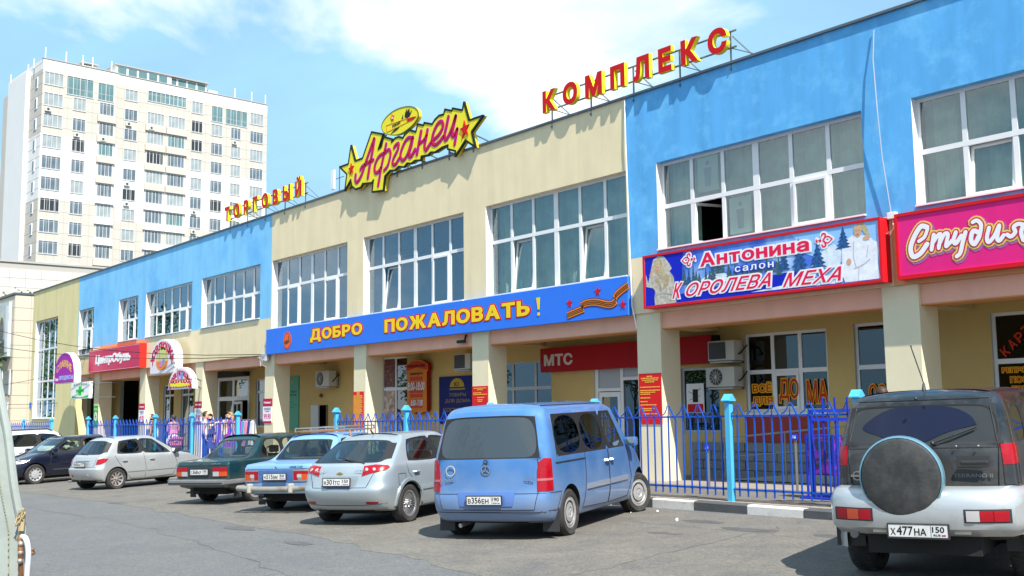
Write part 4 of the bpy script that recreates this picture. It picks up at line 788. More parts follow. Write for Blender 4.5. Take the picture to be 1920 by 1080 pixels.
gb = thing('green_banner', 'tall pale green banner with dark text at the back of the arcade', 'banner', (-25.8, B-.02, 1.1)); MB().box(-26.2, -25.43, B-.03, B-.01, 1.09, 3.08).build('panel', flat('banner_green', (.10, .38, .24)), gb)
shp('lettering', bold_fit('ТОВАРЫ', -26.12, -25.6, 2.45, 2.54, .005), B-.034, flat('banner_ink', (.03, .10, .08)), gb, .003); shp('lettering', bold_fit('ДЛЯ ДОМА', -26.12, -25.6, 2.32, 2.41, .005), B-.034, flat('banner_ink', (0, 0, 0)), gb, .003); shp('emblem', [circ(-25.95, 2.85, .06, 12)], B-.034, S_org, gb, .003); text_rows(gb, [(2.1, .05, .5), (2.0, .3, .9), (1.9, .1, .6)], -26.15, -25.5, B-.031, flat('banner_ink', (0, 0, 0)), .015)
# lettering stuck on the shop windows
S_wl = flat('window_letter_red', (.50, .035, .012)); S_wo = flat('window_letter_yellow', (.80, .42, .02))
wl = thing('window_lettering', 'red and yellow lettering ВСЁ ДЛЯ ДОМА stuck on the shop window', 'lettering', (-3.7, B+.04, 1.6)); yw = B+.052
outlined('ВСЁ', -4.60, -4.10, 1.99, 2.20, S_wl, S_wo, yw, wl, .02, .022, name='lettering', d=.003); outlined('ДЛЯ', -4.62, -4.08, 1.70, 1.88, S_wl, S_wo, yw, wl, .02, .022, name='lettering', d=.003)
outlined('ДО', -3.88, -3.38, 1.76, 2.26, S_wl, S_wo, yw-.02, wl, .02, .025, name='lettering', d=.003); outlined('МА', -3.19, -2.68, 1.73, 2.21, S_wl, S_wo, yw, wl, .02, .025, name='lettering', d=.003)
w2 = thing('window_lettering', 'red letters ОСА split over the narrow shop window behind the dark off-roader', 'lettering', (-1, B+.04, 1.7)); outlined('ОС', -1.72, -1.35, 1.78, 2.08, S_wl, S_wo, yw, w2, .02, .022, name='lettering', d=.003); outlined('А', -.28, -.10+.0, 1.78, 2.05, S_wl, S_wo, yw, w2, .02, .02, name='lettering', d=.003)
w3 = thing('window_lettering', 'red lettering КАРТ, РЕПРОД, ПОСТ, ГОБ, МА on the far right shop window', 'lettering', (1.7, B+.04, 1.7))
for i, c in enumerate('КАРТИНЫ'):
    b_ = bold_fit(c, -.07, .07, -.09, .09, .05); a = R(38); px, pz = 1.08+i*.135, 2.60+i*.12
    if pz > 3.2: break
    shp('lettering', [[(px+x*math.cos(a)-z*math.sin(a), pz+x*math.sin(a)+z*math.cos(a)) for x, z in q_] for q_ in b_], yw-.006, S_wl, w3, .003)
for s_, a, b, c, d_ in (('РЕПРОДУКЦИИ', 1.00, 2.0, 2.20, 2.305), ('ПОСТЕРЫ', 1.14, 1.85, 2.035, 2.14), ('ГОБЕЛЕНЫ', 1.16, 1.95, 1.865, 1.97), ('МАСКИ', 1.24, 1.75, 1.70, 1.80)): outlined(s_, a, b, c, d_, S_wl, S_wo, yw, w3, .02, .012, name='lettering', d=.003)
# posters behind the mobile shop glass
po = thing('window_poster', 'white poster of a black mobile phone above red text in the shop window', 'poster', (-6.25, B+.04, 1.54)); MB().box(-6.53, -6.0, B+.045, B+.055, 1.56, 2.23).build('panel', S_wht, po)
shp('phone', [rect(-6.34, -6.18, 1.80, 2.10)], B+.042, S_blk, po, .002); shp('caption', [rect(-6.50, -6.03, 1.57, 1.76)], B+.042, S_red, po, .002); shp('drawing', stroke([(-6.45, 2.05), (-6.3, 2.0), (-6.1, 2.12)], .012)+stroke([(-6.45, 1.85), (-6.12, 1.95)], .01), B+.041, S_blk, po, .001)
n_ = thing('window_poster', 'white notice behind the glass beside the shop door', 'poster', (-7.5, B+.04, 1.6)); MB().box(-7.35, -6.99, B+.038, B+.045, 1.5, 2.2).build('panel', S_gry, n_); text_rows(n_, [(2.1, .2, .8), (2.0, .1, .9), (1.8, .1, .9)], -7.3, -7.02, B+.037, S_red)
# printed posters in the sausage shop window
M_food = mat('print_dark_food', (.10, .018, .012), .4, var=.5, vscale=9, dirt=(.5, .12, .04), dscale=7, dlo=.52, dhi=.62); M_food2 = mat('print_pale_food', (.45, .26, .18), .4, var=.5, vscale=5, dirt=(.62, .55, .45), dscale=5, dlo=.48, dhi=.58)
fp = thing('window_poster', 'dark red food print with grapes in the upper left pane of the sausage shop', 'poster', (-19.4, B+.04, 2.5)); MB().box(-19.69, -19.05, B+.05, B+.058, 2.5, 3.40).build('panel', M_food, fp)
fp = thing('window_poster', 'print of sliced ham in the lower left pane of the sausage shop', 'poster', (-19.4, B+.04, 1.2)); MB().box(-19.69, -19.05, B+.05, B+.058, .9, 2.36).build('panel', M_food2, fp)
fp = thing('window_poster', 'long paper strips with violet print behind the upper window panes of the cream wall', 'poster', (-15.2, .27, 5.9))
for a, b, z in ((-16.3, -15.9, 6.25), (-15.6, -14.9, 6.27), (-14.7, -14.0, 6.28), (-15.9, -15.7, 6.1), (-15.6, -14.9, 6.08), (-14.7, -14.1, 6.1), (-13.9, -13.5, 6.15)):
    MB().box(a, b, .212, .216, z, z+.13).build('strip', flat('paper_violet', (.42, .40, .5)), fp); text_rows(fp, [(z+.03, .02, .98)], a+.03, b-.03, .211, flat('ink_violet', (.2, .05, .2)), .07, int(a*10))
# posters seen through the panes of the big right window
for x, z, lab in ((-4.0, 6.15, 'faded fashion poster behind the second upper pane of the window over the fur salon sign'), (-3.18, 5.15, 'faded fashion poster behind the third lower pane of the window over the fur salon sign')):
    q_ = thing('window_poster', lab, 'poster', (x, .26, z)); MB().box(x-.28, x+.28, .225, .232, z, z+.75).build('panel', flat('faded_poster', (.62, .62, .52)), q_)
    shp('figure', [circ(x, z+.60, .05, 10), [(x-.07, z+.1), (x+.07, z+.1), (x+.1, z+.5), (x-.1, z+.5)]], .222, flat('faded_ink', (.36, .36, .36)), q_, .002)
# ================================================================== air conditioners, lamps, cables
M_ac = mat('ac_white', (.55, .55, .50), .5, var=.06, dirt=(.35, .33, .28), dscale=4, dlo=.6, dhi=.8); M_grille = mat('ac_grille', (.05, .055, .06), .5)
def ac_unit(x, y, z, w_, h, dpt, label, rot=0, fan=True, loc_group='air conditioners under the arcade'):
    s = thing('air_conditioner', label, 'air conditioner', (x, y, z), (0, 0, rot), loc_group)
    MB().box(0, w_, 0, dpt, 0, h).build('casing', M_ac, s, local=True, bevel=.015)
    if fan:
        MB().lathe([(0, -.012), (h*.40, -.012), (h*.42, 0.004)], (w_*.36, 0, h*.5), 'y', 20).build('fan_grille', M_grille, s, local=True)
        mb = MB()
        for i in range(12): a = 2*math.pi*i/12; mb.bar((w_*.36, -.016, h*.5), (w_*.36+h*.40*math.cos(a), -.016, h*.5+h*.40*math.sin(a)), .008)
        mb.lathe([(h*.22, -.02), (h*.235, -.02), (h*.235, -.012)], (w_*.36, 0, h*.5), 'y', 20).lathe([(0, -.024), (h*.07, -.024), (h*.07, -.012)], (w_*.36, 0, h*.5), 'y', 12); mb.build('fan_guard', M_ac, s, local=True)
    else:
        MB().box(w_*.05, w_*.68, -.012, 0.002, h*.08, h*.92).build('fan_grille', M_grille, s, local=True)
    mb = MB().box(.05, w_-.05, 0, dpt+.1, -.05, -.015).box(.05, .09, dpt+.02, dpt+.1, -.05, h*.6).box(w_-.09, w_-.05, dpt+.02, dpt+.1, -.05, h*.6); mb.build('bracket', M_pvcg, s, local=True)
    mb = MB().tube([(w_, dpt*.5, h*.3), (w_+.07, dpt*.5, h*.35), (w_+.08, dpt*.9, h*.6), (w_+.02, dpt+.12, h*.75)], .018); mb.build('pipe', S_blk, s, local=True); return s
ac_unit(-5.42, B-.45, 2.70, .74, .44, .30, 'upper air conditioner with flat dark grille beside the all-for-home window', fan=False)
ac_unit(-5.50, B-.45, 2.12, .80, .44, .30, 'lower air conditioner with round fan grille beside the all-for-home window')
ac_unit(-23.42, B-.45, 2.60, .95, .55, .30, 'air conditioner on the back wall above the storage door')
ac_unit(-15.1, B-.45, 2.88, .80, .46, .30, 'air conditioner high up over the dark blue household board', fan=False)
lp = thing('wall_lamp', 'small round brown wall lamp above the open storage door', 'lamp', (-23.72, B, 2.31)); MB().ball((-23.72, B-.05, 2.31), .07, 10).build('lamp_shade', mat('lamp_brown', (.18, .09, .04), .4), lp)
def cable(label, pts, r=.012, sag=.0, grp='overhead cables to the shop wall'):
    P = []
    for (a, b) in zip(pts[:-1], pts[1:]):
        for i in range(8): t = i/8; P.append((a[0]+(b[0]-a[0])*t, a[1]+(b[1]-a[1])*t, a[2]+(b[2]-a[2])*t-sag*4*t*(1-t)))
    P.append(pts[-1]); o = MB().tube(P, r, 5).build('cable', S_blk); return tag(o, label, 'cable', grp)
cable('uppermost thin black cable from beyond the left edge to the junction box', [(-56.3, -3, 7.35), (-23.8, -.12, 3.72)], .014, .65)
cable('second thin black cable sagging below the first towards the junction box', [(-56.3, -3, 6.15), (-23.8, -.12, 3.66)], .014, .45)
cable('low thin cable between the end wall and the far left edge, upper one', [(-56.3, -3, 3.2), (-47.5, -.02, 3.9)], .011, .1)
cable('low thin cable between the end wall and the far left edge, lower one', [(-56.3, -3, 2.6), (-47.5, -.02, 2.4)], .011, .1)
jb = thing('junction_box', 'tangle of wires and insulators on the column at the left end of the banner', 'junction box', (-23.7, -.05, 3.6))
MB().box(-23.95, -23.55, -.14, -.01, 3.5, 3.72).build('box', M_pvcg, jb)
rn = random.Random(3); mb = MB()
for i in range(9):
    a = Vector((-23.9+rn.random()*.4, -.16, 3.45+rn.random()*.35)); mb.tube([a, a+Vector((rn.uniform(-.3, .3), -.05, rn.uniform(-.2, .2))), a+Vector((rn.uniform(-.25, .25), -.08, rn.uniform(-.35, -.05)))], .010, 5)
mb.build('wires', S_gry, jb)
o = MB().tube([(-6.12, -.03, TOP-.05), (-6.10, -.05, 7.6), (-6.08, -.04, 6.2), (-6.05, -.05, 4.9), (-6.02, -.06, 3.9), (-5.9, -.05, 3.4)], .014, 6).build('cable', S_wht); tag(o, 'white cable hanging down the wall corner where cream meets strong blue', 'cable')
o = MB().tube([(.17, -.03, 8.35), (.15, -.08, 7.8), (.22, -.14, 6.8), (.24, -.10, 6.0), (.33, -.06, 5.0)], .011, 6).build('cable', mat('cable_blue_grey', (.33, .40, .50), .6)); tag(o, 'grey cable hanging loosely on the blue wall between the two right windows', 'cable')
o = thing('cable_box', 'small white cable box above the gap between the two shop signboards', 'box', (.32, -.05, 4.95)); MB().box(.27, .43, -.1, -.004, 4.88, 5.0).build('casing', M_pvc, o, bevel=.01); MB().tube([(.35, -.05, 4.88), (.38, -.08, 4.7), (.25, -.12, 4.62), (.05, -.05, 4.74)], .01, 5).build('wire', S_wht, o)
ca = thing('security_camera', 'small dark security camera under the banner beside a column', 'camera', (-12.3, 0, 3.5)); MB().box(-12.6, -12.25, -.02, .04, 3.46, 3.54).tube([(-12.3, .03, 3.5), (-12.3, .08, 3.68)], .03).build('casing', S_blk, ca, bevel=.01)
an_ = thing('antenna', 'flat white panel antenna on a thin mast at the roof edge', 'antenna', (-20, .6, TOP)); MB().tube([(-19.9, .6, TOP), (-19.9, .6, 9.75)], .02).tube([(-20.25, .6, 9.35), (-19.6, .6, 9.35)], .012).build('mast', M_frame, an_); MB().box(-20.3, -20.1, .5, .56, 9.0, 9.65).build('panel', M_pvc, an_)
hn = thing('house_number_plate', 'small blue house number plate on the left edge of the building', 'plate', (-52.5, -.02, 3)); MB().box(-52.6, -52.25, -.03, -.004, 2.2, 2.5).build('panel', S_blu, hn)
# ================================================================== blue fence
M_fb = mat('fence_blue', (.003, .075, .44), .5, var=.12, vscale=6); M_fp = mat('fence_post_light_blue', (.075, .44, .74), .55, var=.12, vscale=4)
FY = -3.2
def straight_me():
    mb = MB(); w_ = .020; mb.box(-w_/2, w_/2, -w_/2, w_/2, .08, 1.36); mb.add([(-w_/2, -.006, 1.36), (w_/2, -.006, 1.36), (w_/2, .006, 1.36), (-w_/2, .006, 1.36), (0.0, 0, 1.55)], [(0, 1, 4), (1, 2, 4), (2, 3, 4), (3, 0, 4)]); return mb.mesh('baluster', M_fb)
def bent_me():
    mb = MB(); w_ = .020; mb.box(-w_/2, w_/2, -w_/2, w_/2, .08, 1.30); mb.bar((0, 0, 1.29), (-.115, -.01, 1.50), .020); mb.add([(-.128, -.012, 1.49), (-.102, -.012, 1.51), (-.102, .0, 1.51), (-.128, .0, 1.49), (-.15, -.01, 1.56)], [(0, 1, 4), (1, 2, 4), (2, 3, 4), (3, 0, 4)]); return mb.mesh('baluster', M_fb)
def scroll_me():
    mb = MB(); P = [(-.02, 0, 1.535), (-.035, -.004, 1.47), (-.065, -.006, 1.42), (-.105, -.006, 1.385), (-.15, -.004, 1.37)]
    for a, b in zip(P[:-1], P[1:]): mb.bar(a, b, .007, .018)
    return mb.mesh('scroll', M_fb)
bs, bb_, bc = straight_me(), bent_me(), scroll_me()
def post_me():
    mb = MB().box(-.047, .047, -.047, .047, -.05, 1.60)
    mb.add([(-.085, -.085, 1.60), (.085, -.085, 1.60), (.085, .085, 1.60), (-.085, .085, 1.60), (-.085, 0, 1.70), (.085, 0, 1.70), (-.085, -.085, 1.585), (.085, -.085, 1.585), (.085, .085, 1.585), (-.085, .085, 1.585)],
           [(0, 1, 5, 4), (2, 3, 4, 5), (3, 0, 4), (1, 2, 5), (6, 7, 1, 0), (7, 8, 2, 1), (8, 9, 3, 2), (9, 6, 0, 3), (9, 8, 7, 6)]); return mb.mesh('post', M_fp)
pm = post_me()
def fence(label, posts, skip_first=False):
    f = thing('fence', label, 'fence', ((posts[0]+posts[-1])/2, FY, PZ(posts[0])))
    for x in posts:
        o = link('post', pm, f, True); o.location = Vector((x, FY, PZ(x)))-f.location
    for a, b in zip(posts[:-1], posts[1:]):
        for h, t in ((1.345, .022), (.19, .022)): MB().bar((a+.05, FY, PZ(a)+h), (b-.05, FY, PZ(b)+h), t, .03).build('rail', M_fb, f)
        n = round((b-a)/.163); st_ = (b-a)/n
        for i in range(1, n):
            x = a+st_*i
            o = link('baluster', bs if i % 2 else bb_, f, True); o.location = Vector((x, FY-.001, PZ(x)))-f.location
            if i % 2: o = link('scroll', bc, f, True); o.location = Vector((x, FY-.001, PZ(x)))-f.location
    return f
fence('blue spiked metal fence with light blue posts behind the van and the off-roader', [-13.36, -10.19, -7.07, -3.95, -.83, 1.53, 4.6, 7.7])
fence('blue spiked metal fence with light blue posts behind the light silver hatchback on the left', [-32.49, -29.43, -25.51, -22.40, -19.08])
fence('blue spiked metal fence with light blue posts before the stair window, far left', [-41.46, -37.26, -35.0]) if 0 else fence('blue spiked metal fence with light blue posts before the stair window, far left', [-45.6, -41.46, -37.26])
# open gate leaf
M_fg = mat('gate_blue', (.008, .03, .42), .45)
gt = thing('gate', 'open dark blue metal gate leaf turned inwards behind the off-roader', 'gate', (.62, -3.0, .17))
mb = MB(); 
for p0, p1 in (((.62, -3.05, .30), (.62, -3.05, 1.6)), ((1.75, -2.5, .30), (1.75, -2.5, 1.6)), ((.62, -3.05, 1.58), (1.75, -2.5, 1.58)), ((.62, -3.05, .32), (1.75, -2.5, .32)), ((.62, -3.05, 1.45), (1.75, -2.5, 1.45))): mb.bar(p0, p1, .05)
mb.build('frame', M_fg, gt)
for i in range(1, 7): t = i/7; MB().bar((.62+1.13*t, -3.05+.55*t, .3), (.62+1.13*t, -3.05+.55*t, 1.78), .022).build('baluster', M_fg, gt)
# display stand with purple goods, rack number plates
ds = thing('display_rack', 'tall display rack with violet and black printed goods behind the fence', 'rack', (.1, -2.0, .17))
M_viol = mat('goods_violet', (.25, .02, .42), .5, var=.5, vscale=14, dirt=(.03, .02, .05), dscale=9, dlo=.45, dhi=.52); MB().box(-.2, .3, -2.05, -1.75, .55, 1.16).build('goods', M_viol, ds, bevel=.02); MB().box(-.2, .3, -2.04, -1.76, 1.17, 1.19).bar((-.2, -2.05, .17), (-.2, -2.05, 1.2), .03).bar((.3, -2.05, .17), (.3, -2.05, 1.2), .03).box(-.3, .4, -2.15, -1.65, .17, .20).build('frame', M_fg, ds)
for x, y, z, tx, lab in ((-3.19, -1.0, .86, 'А5', 'small blue plate А5 nearer the tall red plaque behind the fence'), (-1.19, -1.0, 1.07, 'А6', 'small blue plate А6 nearer the violet display rack behind the fence')):
    s = thing('number_post', lab, 'sign post', (x, y, .17)); MB().tube([(x, y+.01, .17), (x, y+.01, z)], .022).build('post', M_steel, s); MB().box(x-.07, x+.06, y-.02, y-.005, z, z+.11).build('plate', mat('plate_blue', (.01, .03, .55), .4), s)
    shp('lettering', bold_fit(tx, x-.045, x+.035, z+.025, z+.085, .03), y-.023, S_wht, s, .002)
# litter
for i, (x, y, r_, lab) in enumerate(((-.62, -4.73, .026, 'crumpled white paper ball on the asphalt before the kerb'), (-1.75, -3.95, .02, 'white scrap of paper near the dark kerb stones'), (-2.05, -4.25, .010, 'tiny white scrap on the asphalt beside the van wheel'))):
    mb = MB().ball((x, y, G(x, y)+.008+r_*.6), r_, 8); rn = random.Random(i); mb.v = [(a+rn.uniform(-.3, .3)*r_, b+rn.uniform(-.3, .3)*r_, max(G(a, b)+.005, c+rn.uniform(-.2, .2)*r_)) for a, b, c in mb.v]; tag(mb.build('litter', S_wht), lab, 'litter', 'scraps of paper on the asphalt')
# ================================================================== tower block
M_tw = mat('tower_white', (.70, .70, .68), .8, var=.03, vscale=.3); M_tb = mat('tower_beige', (.50, .465, .41), .8, var=.04, vscale=.3)
M_tg = mat('tower_glass', (.13, .18, .22), .25, var=.5, vscale=.35); M_tgt = mat('tower_glazing_green', (.12, .22, .23), .2, var=.3, vscale=.3); M_joint = mat('panel_joint', (.40, .38, .34), .9); M_twf = mat('tower_frame', (.55, .56, .56), .5); M_tgw = mat('tower_curtained', (.30, .35, .36), .4, var=.3, vscale=.5); M_tgk = mat('tower_open_dark', (.03, .035, .04), .3)
tw = thing('tower_block', 'tall sixteen storey white and beige panelled apartment tower', 'building', (-145.28, 24.75, 0), (0, 0, math.atan2(1, -.06)-0))
# local axes: x = along the long face (away from us), y = into the block, z up
H_ = 52.4
def tbx(name, x0, x1, y0, y1, z0, z1, m, bevel=0): return MB().box(x0, x1, y0, y1, z0, z1).build(name, m, tw, local=True, bevel=bevel)
zb = [(-3, 9.5, M_tb), (9.5, 20, M_tw), (20, 32.3, M_tb), (32.3, 41.6, M_tw), (41.6, 50.9, M_tb), (50.9, H_, M_tw)]
def lim(u, a, b, z): return z
for a, b, m in zb:                                # stepped colour fields
    tbx('wall', 0, 10.9, 0, 15, a, b, m); d_ = 1.6 if m is M_tw and a < 45 else 0
    tbx('wall', 10.9, 35.8, .35, 15, a-1.9*(a > 0 and a < 45), b-1.9*(b < 45), m) if b < 50 else (tbx('wall', 10.9, 35.8, .35, 15, a-(1.9 if a < 45 else 0), b, m))
tbx('wall', -.6, 6.6, 5.2, 13, -3, H_-.8, M_tw); tbx('wall', 0, 7, 13, 17, -3, H_-2, M_tb)
mbj = MB()
for i in range(-1, 35):
    z = i*1.515+.3
    if 0 < z < H_: mbj.box(0, 10.9, -.012, 0, z, z+.05); mbj.box(10.9, 35.8, .338, .35, z, z+.05); mbj.box(-.012, 0, 0, 5.2, z, z+.05)
for u in [x*1.19 for x in range(1, 30)]:
    y = -.012 if u < 10.9 else .338; mbj.box(u, u+.05, y, y+.012, 0, H_)
for y in (1.2, 2.4, 3.6): mbj.box(-.012, 0, y, y+.05, 0, H_)
tag(mbj.build('panel_joints', M_joint, tw, local=True), kind='stuff')
tbx('parapet', -.1, 10.9, -.1, .3, H_, H_+.12, M_joint); tbx('parapet', 10.9, 35.9, .25, .65, H_, H_+.12, M_joint)
def twin_me(w_, h, lights, mg):
    mb = MB(); f = .09; mb.box(0, w_, -.02, .12, 0, f).box(0, w_, -.02, .12, h-f, h).box(0, f, -.02, .12, f, h-f).box(w_-f, w_, -.02, .12, f, h-f)
    for i in range(1, lights): x = w_*i/lights; mb.box(x-.035, x+.035, -.01, .11, f, h-f)
    p_ = MB().box(f, w_-f, .05, .06, f, h-f); return mb.mesh('window', M_twf), p_.mesh('pane', mg)
WM = {}
def twin(u, z, w_, h, lights, y, mg, rec=True):
    k = (round(w_, 1), round(h, 1), lights, mg.name)
    if k not in WM: WM[k] = twin_me(w_, h, lights, mg)
    a = link('window', WM[k][0], tw, True); a.location = (u, y-.06, z); b = link('pane', WM[k][1], a, True)
colsT = [(.2, 2.7, 4, 0), (4.3, 1.9, 3, 0), (8.1, 2.2, 4, 0), (12.0, 2.0, 3, 1), (15.5, 2.7, 5, 1), (18.8, 2.8, 5, 1), (22.6, 1.9, 3, 1), (25.9, 2.0, 3, 1), (29.3, 1.8, 3, 1), (32.7, 2.4, 4, 1)]
rn = random.Random(11)
for r_ in range(0, 14):
    for ci, (u, w_, n, side_) in enumerate(colsT):
        z = 50.6-3.03*r_-1.95; y = .35 if side_ else 0
        if r_ == 0 and ci in (1, 2, 4, 5, 7, 8): continue
        mg = rn.choice([M_tg]*6+[M_tgw]*4+[M_tgk, M_tgt])
        twin(u, z, w_, 1.95 if ci != 3 else 1.8, n, y, mg)
        if ci in (2, 4, 5) and r_ > 0:                # loggia fronts stand proud
            MB().box(u-.25, u+w_+.25, y-.28, y-.001, z-1.0, z-.05).build('loggia_front', M_tw if (4 < r_ < 8) else M_tb, tw, local=True)
for u, w_, z, h, n, y in ((3.3, 3.9, 47.8, 2.8, 4, 0), (7.8, 2.4, 47.8, 2.7, 2, 0), (25.9, 2.0, 47.9, 2.6, 2, .35), (28.3, 3.9, 47.9, 2.6, 4, .35)): twin(u, z, w_, h, n, y, M_tgt)
twin(15.5, 49.2, 6.2, 1.7, 9, .35, M_tgt)
acw = MB().box(0, .8, -.35, 0, 0, .55).mesh('air_conditioner', M_ac); acf = MB().lathe([(0, -.36), (.2, -.36), (.2, -.34)], (.4, 0, .28), 'y', 10).mesh('fan_grille', M_grille)
for i, (ci, r_) in enumerate(((0, 1), (1, 2), (2, 2), (3, 1), (3, 4), (3, 5), (4, 1), (6, 5), (6, 6), (8, 1), (3, 8))):
    u = colsT[ci][0]; z = 50.6-3.03*r_-2.8; a = link('ac_unit', acw, tw, True); a.location = (u+.2, .35*colsT[ci][3]-.01, z); link('fan_grille', acf, a, True)
sw = MB().box(-.1, .02, 0, .9, 0, 1.6).mesh('window', M_pvc); sp_ = MB().box(-.12, -.09, .12, .78, .12, 1.48).mesh('pane', M_tg)
for r_ in range(14): a = link('window', sw, tw, True); a.location = (0, 1.9, 50.2-3.03*r_-1.7); link('pane', sp_, a, True)
for r_ in range(15): MB().box(1.2, 4.0, 16.9, 18.2, 50-3.03*r_-2.9, 50-3.03*r_-1.2).build('balcony', M_tw if r_ % 3 else M_tb, tw, local=True)
ph_ = MB().box(10.8, 19.5, 1.0, 5, H_, 54.0).build('penthouse', M_tw, tw, local=True); MB().box(19.5, 25.5, 1.2, 5, H_, 53.9).build('penthouse', M_tw, tw, local=True); tbx('penthouse_roof', 10.6, 25.7, .8, 5.2, 54.0, 54.15, M_joint)
for i in range(9): MB().box(11.1+i*1.6, 12.4+i*1.6, .98 if i < 5 else 1.18, 1.2, 52.75, 53.8).build('penthouse_window', M_tgt, tw, local=True)
tbx('vent_house', 6.6, 8.6, 3, 5, H_, 53.6, M_tw); tbx('vent_roof', 6.3, 8.9, 2.8, 5.2, 53.9, 54.05, M_joint); tbx('roof_room', 25.8, 27.5, 1.5, 4, H_, 53.3, M_tw)
for x in (.3, 3.2, 5.6, 7, 9.8, 30, 33, 35.5): MB().bar((x, .2 if x < 10.9 else .5, H_), (x, .2 if x < 10.9 else .5, H_+1.7), .13).build('roof_pole', M_tw, tw, local=True)
for y, h in ((3, 1.2), (5.4, 1.0), (13, 1.3)): MB().bar((-.3, y, H_-.8), (-.3, y, H_+h-.6), .13).build('roof_pole', M_tw, tw, local=True)
# neighbouring panelled buildings at the left
M_np = mat('cladding_pale', (.55, .53, .48), .7, var=.03, vscale=1); M_np2 = mat('cladding_cream', (.56, .49, .39), .7, var=.03, vscale=1)
M_np.node_tree.nodes['Principled BSDF'].inputs['Roughness'].default_value = .6
nb = thing('panelled_building', 'long blank pale grey tiled building behind the shopping centre', 'building', (-80, 20, 0))
MB().box(-110, -80, -8, 60, -2, 14.0).build('core', M_joint, nb); tl = MB().box(0, .04, .015, 1.185, .012, .738).mesh('cladding_panel', M_np)
cnt_ = 0
for j in range(13, 19):
    for i in range(0, 34):
        y = -3+i*1.2; z = j*.75
        if z+.75 > 14.1 or cnt_ > 290: continue
        o = link('cladding_panel', tl, nb); o.location = (-80+.001, y, z-.02*0); o.matrix_parent_inverse = Matrix.Translation(-nb.location); cnt_ += 1
tag(MB().box(-80.0, -79.96, -8, 60, -2, 9.7).build('cladding_field', M_np, nb), kind='stuff')
MB().box(-110, -79.9, -8.05, 60, 14.0, 14.15).build('roof_edge', M_joint, nb)
n2 = thing('corner_building', 'lower cream tiled building with a poster at the left edge', 'building', (-58, 6, 0))
MB().box(-75, -58.03, .4, 9, -1, 9.05).build('core', M_joint, n2); MB().box(-75, -57.95, .3, 9, 9.05, 9.17).build('roof_edge', M_flash, n2)
t2 = MB().box(0, .03, .012, .888, .012, .738).mesh('cladding_panel', M_np2)
for j in range(12):
    for i in range(4): o = link('cladding_panel', t2, n2); o.location = (-58.03, .40+i*.9, .0+j*.75); o.matrix_parent_inverse = Matrix.Translation(-n2.location)
t3 = MB().box(.012, .888, -.03, 0, .012, .738).mesh('cladding_panel', M_np2)
for i in range(10):
    for j in range(12):
        if j in (4, 5) or (j in (7, 8, 9, 10)) and i > 1: continue
        o = link('cladding_panel', t3, n2); o.location = (-58.9-i*.9+.87*0, .4, j*.75); o.matrix_parent_inverse = Matrix.Translation(-n2.location)
for i in range(5): MB().box(-60.0-i*1.8+.1, -58.6-i*1.8, .36, .39, 3.1, 4.5).build('window_band', M_tg, n2); MB().box(-58.55-i*1.8, -58.3-i*1.8, .33, .38, 3.05, 4.55).build('window_frame', M_pvc, n2)
MB().box(-68, -58.4, .3, .34, 1.4, 2.6).build('window_band', M_pvc, n2); MB().box(-68, -58.4, .32, .36, -.5, 1.3).build('window_band', M_dark, n2)
bd = thing('billboard', 'large grey and yellow poster high on the corner building wall', 'billboard', (-62, .2, 5.3)); MB().box(-67, -58.45, .15, .35, 5.35, 8.65).build('panel', mat('billboard_print', (.50, .56, .58), .5, var=.25, vscale=1.2), bd)
shp('print', [[(-66, 8.4), (-60.6, 8.4), (-60.2, 7.5), (-61, 6.9), (-66, 6.5)]], .14, flat('print_yellow_green', (.55, .60, .04)), bd, .005); shp('print', [circ(-59.9, 7.0, .5, 16, .8), [(-60.5, 6.4), (-59.2, 6.4), (-59.0, 5.5), (-60.8, 5.5)]], .13, flat('print_grey_figure', (.16, .17, .18), .5, var=.5, vscale=3), bd, .005); MB().box(-59.0, -58.5, .13, .14, 5.6, 8.4).build('print', flat('print_black_lines', (.7, .72, .72)), bd)
# ================================================================== trees across the road (seen mirrored in the glass)
M_leaf = mat('leaves', (.075, .13, .03), .7, var=.5, vscale=.6); M_bark = mat('bark', (.10, .075, .05), .9, var=.2)
def tree(x, y, h, seed, label):
    rn = random.Random(seed); t = thing('leafy_tree', label, 'tree', (x, y, GF(x, y)-.05), None, 'trees across the road')
    z0 = GF(x, y)-.05; mb = MB().tube([(x, y, z0), (x+rn.uniform(-.2, .2), y, z0+h*.35), (x+rn.uniform(-.4, .4), y, z0+h*.7)], .22, 8, r1=.07)
    for i in range(7):
        a = rn.uniform(0, 6.28); zz = z0+h*rn.uniform(.3, .6); mb.tube([(x, y, zz), (x+math.cos(a)*h*.14, y+math.sin(a)*h*.14, zz+h*.12), (x+math.cos(a)*h*.25, y+math.sin(a)*h*.25, zz+h*.25)], .07, 5, r1=.02)
    mb.build('trunk', M_bark, t); cr = MB(); cl = [(x+rn.gauss(0, h*.17), y+rn.gauss(0, h*.17), z0+h*rn.uniform(.38, .92), rn.uniform(.10, .17)*h) for _ in range(16)]
    for cx, cy, cz, r_ in cl:
        for _ in range(170):
            d_ = Vector((rn.gauss(0, 1), rn.gauss(0, 1), rn.gauss(0, .8))).normalized()*r_*rn.uniform(.55, 1.05); p_ = Vector((cx, cy, cz))+d_
            u_ = Vector((rn.gauss(0, 1), rn.gauss(0, 1), rn.gauss(0, 1))).normalized(); v_ = u_.orthogonal().normalized(); s_ = rn.uniform(.10, .22)
            cr.add([p_-u_*s_, p_+v_*s_*.6, p_+u_*s_, p_-v_*s_*.6], [(0, 1, 2, 3)])
    me = bpy.data.meshes.new('crown'); me.from_pydata(cr.v, [], cr.f); me.materials.append(M_leaf); link('crown', me, t); return t
base = [tree(-8, -42, 12.5, 1, 'leafy tree across the road opposite the welcome banner'), tree(6, -45, 11.5, 2, 'leafy tree across the road behind the viewer')]
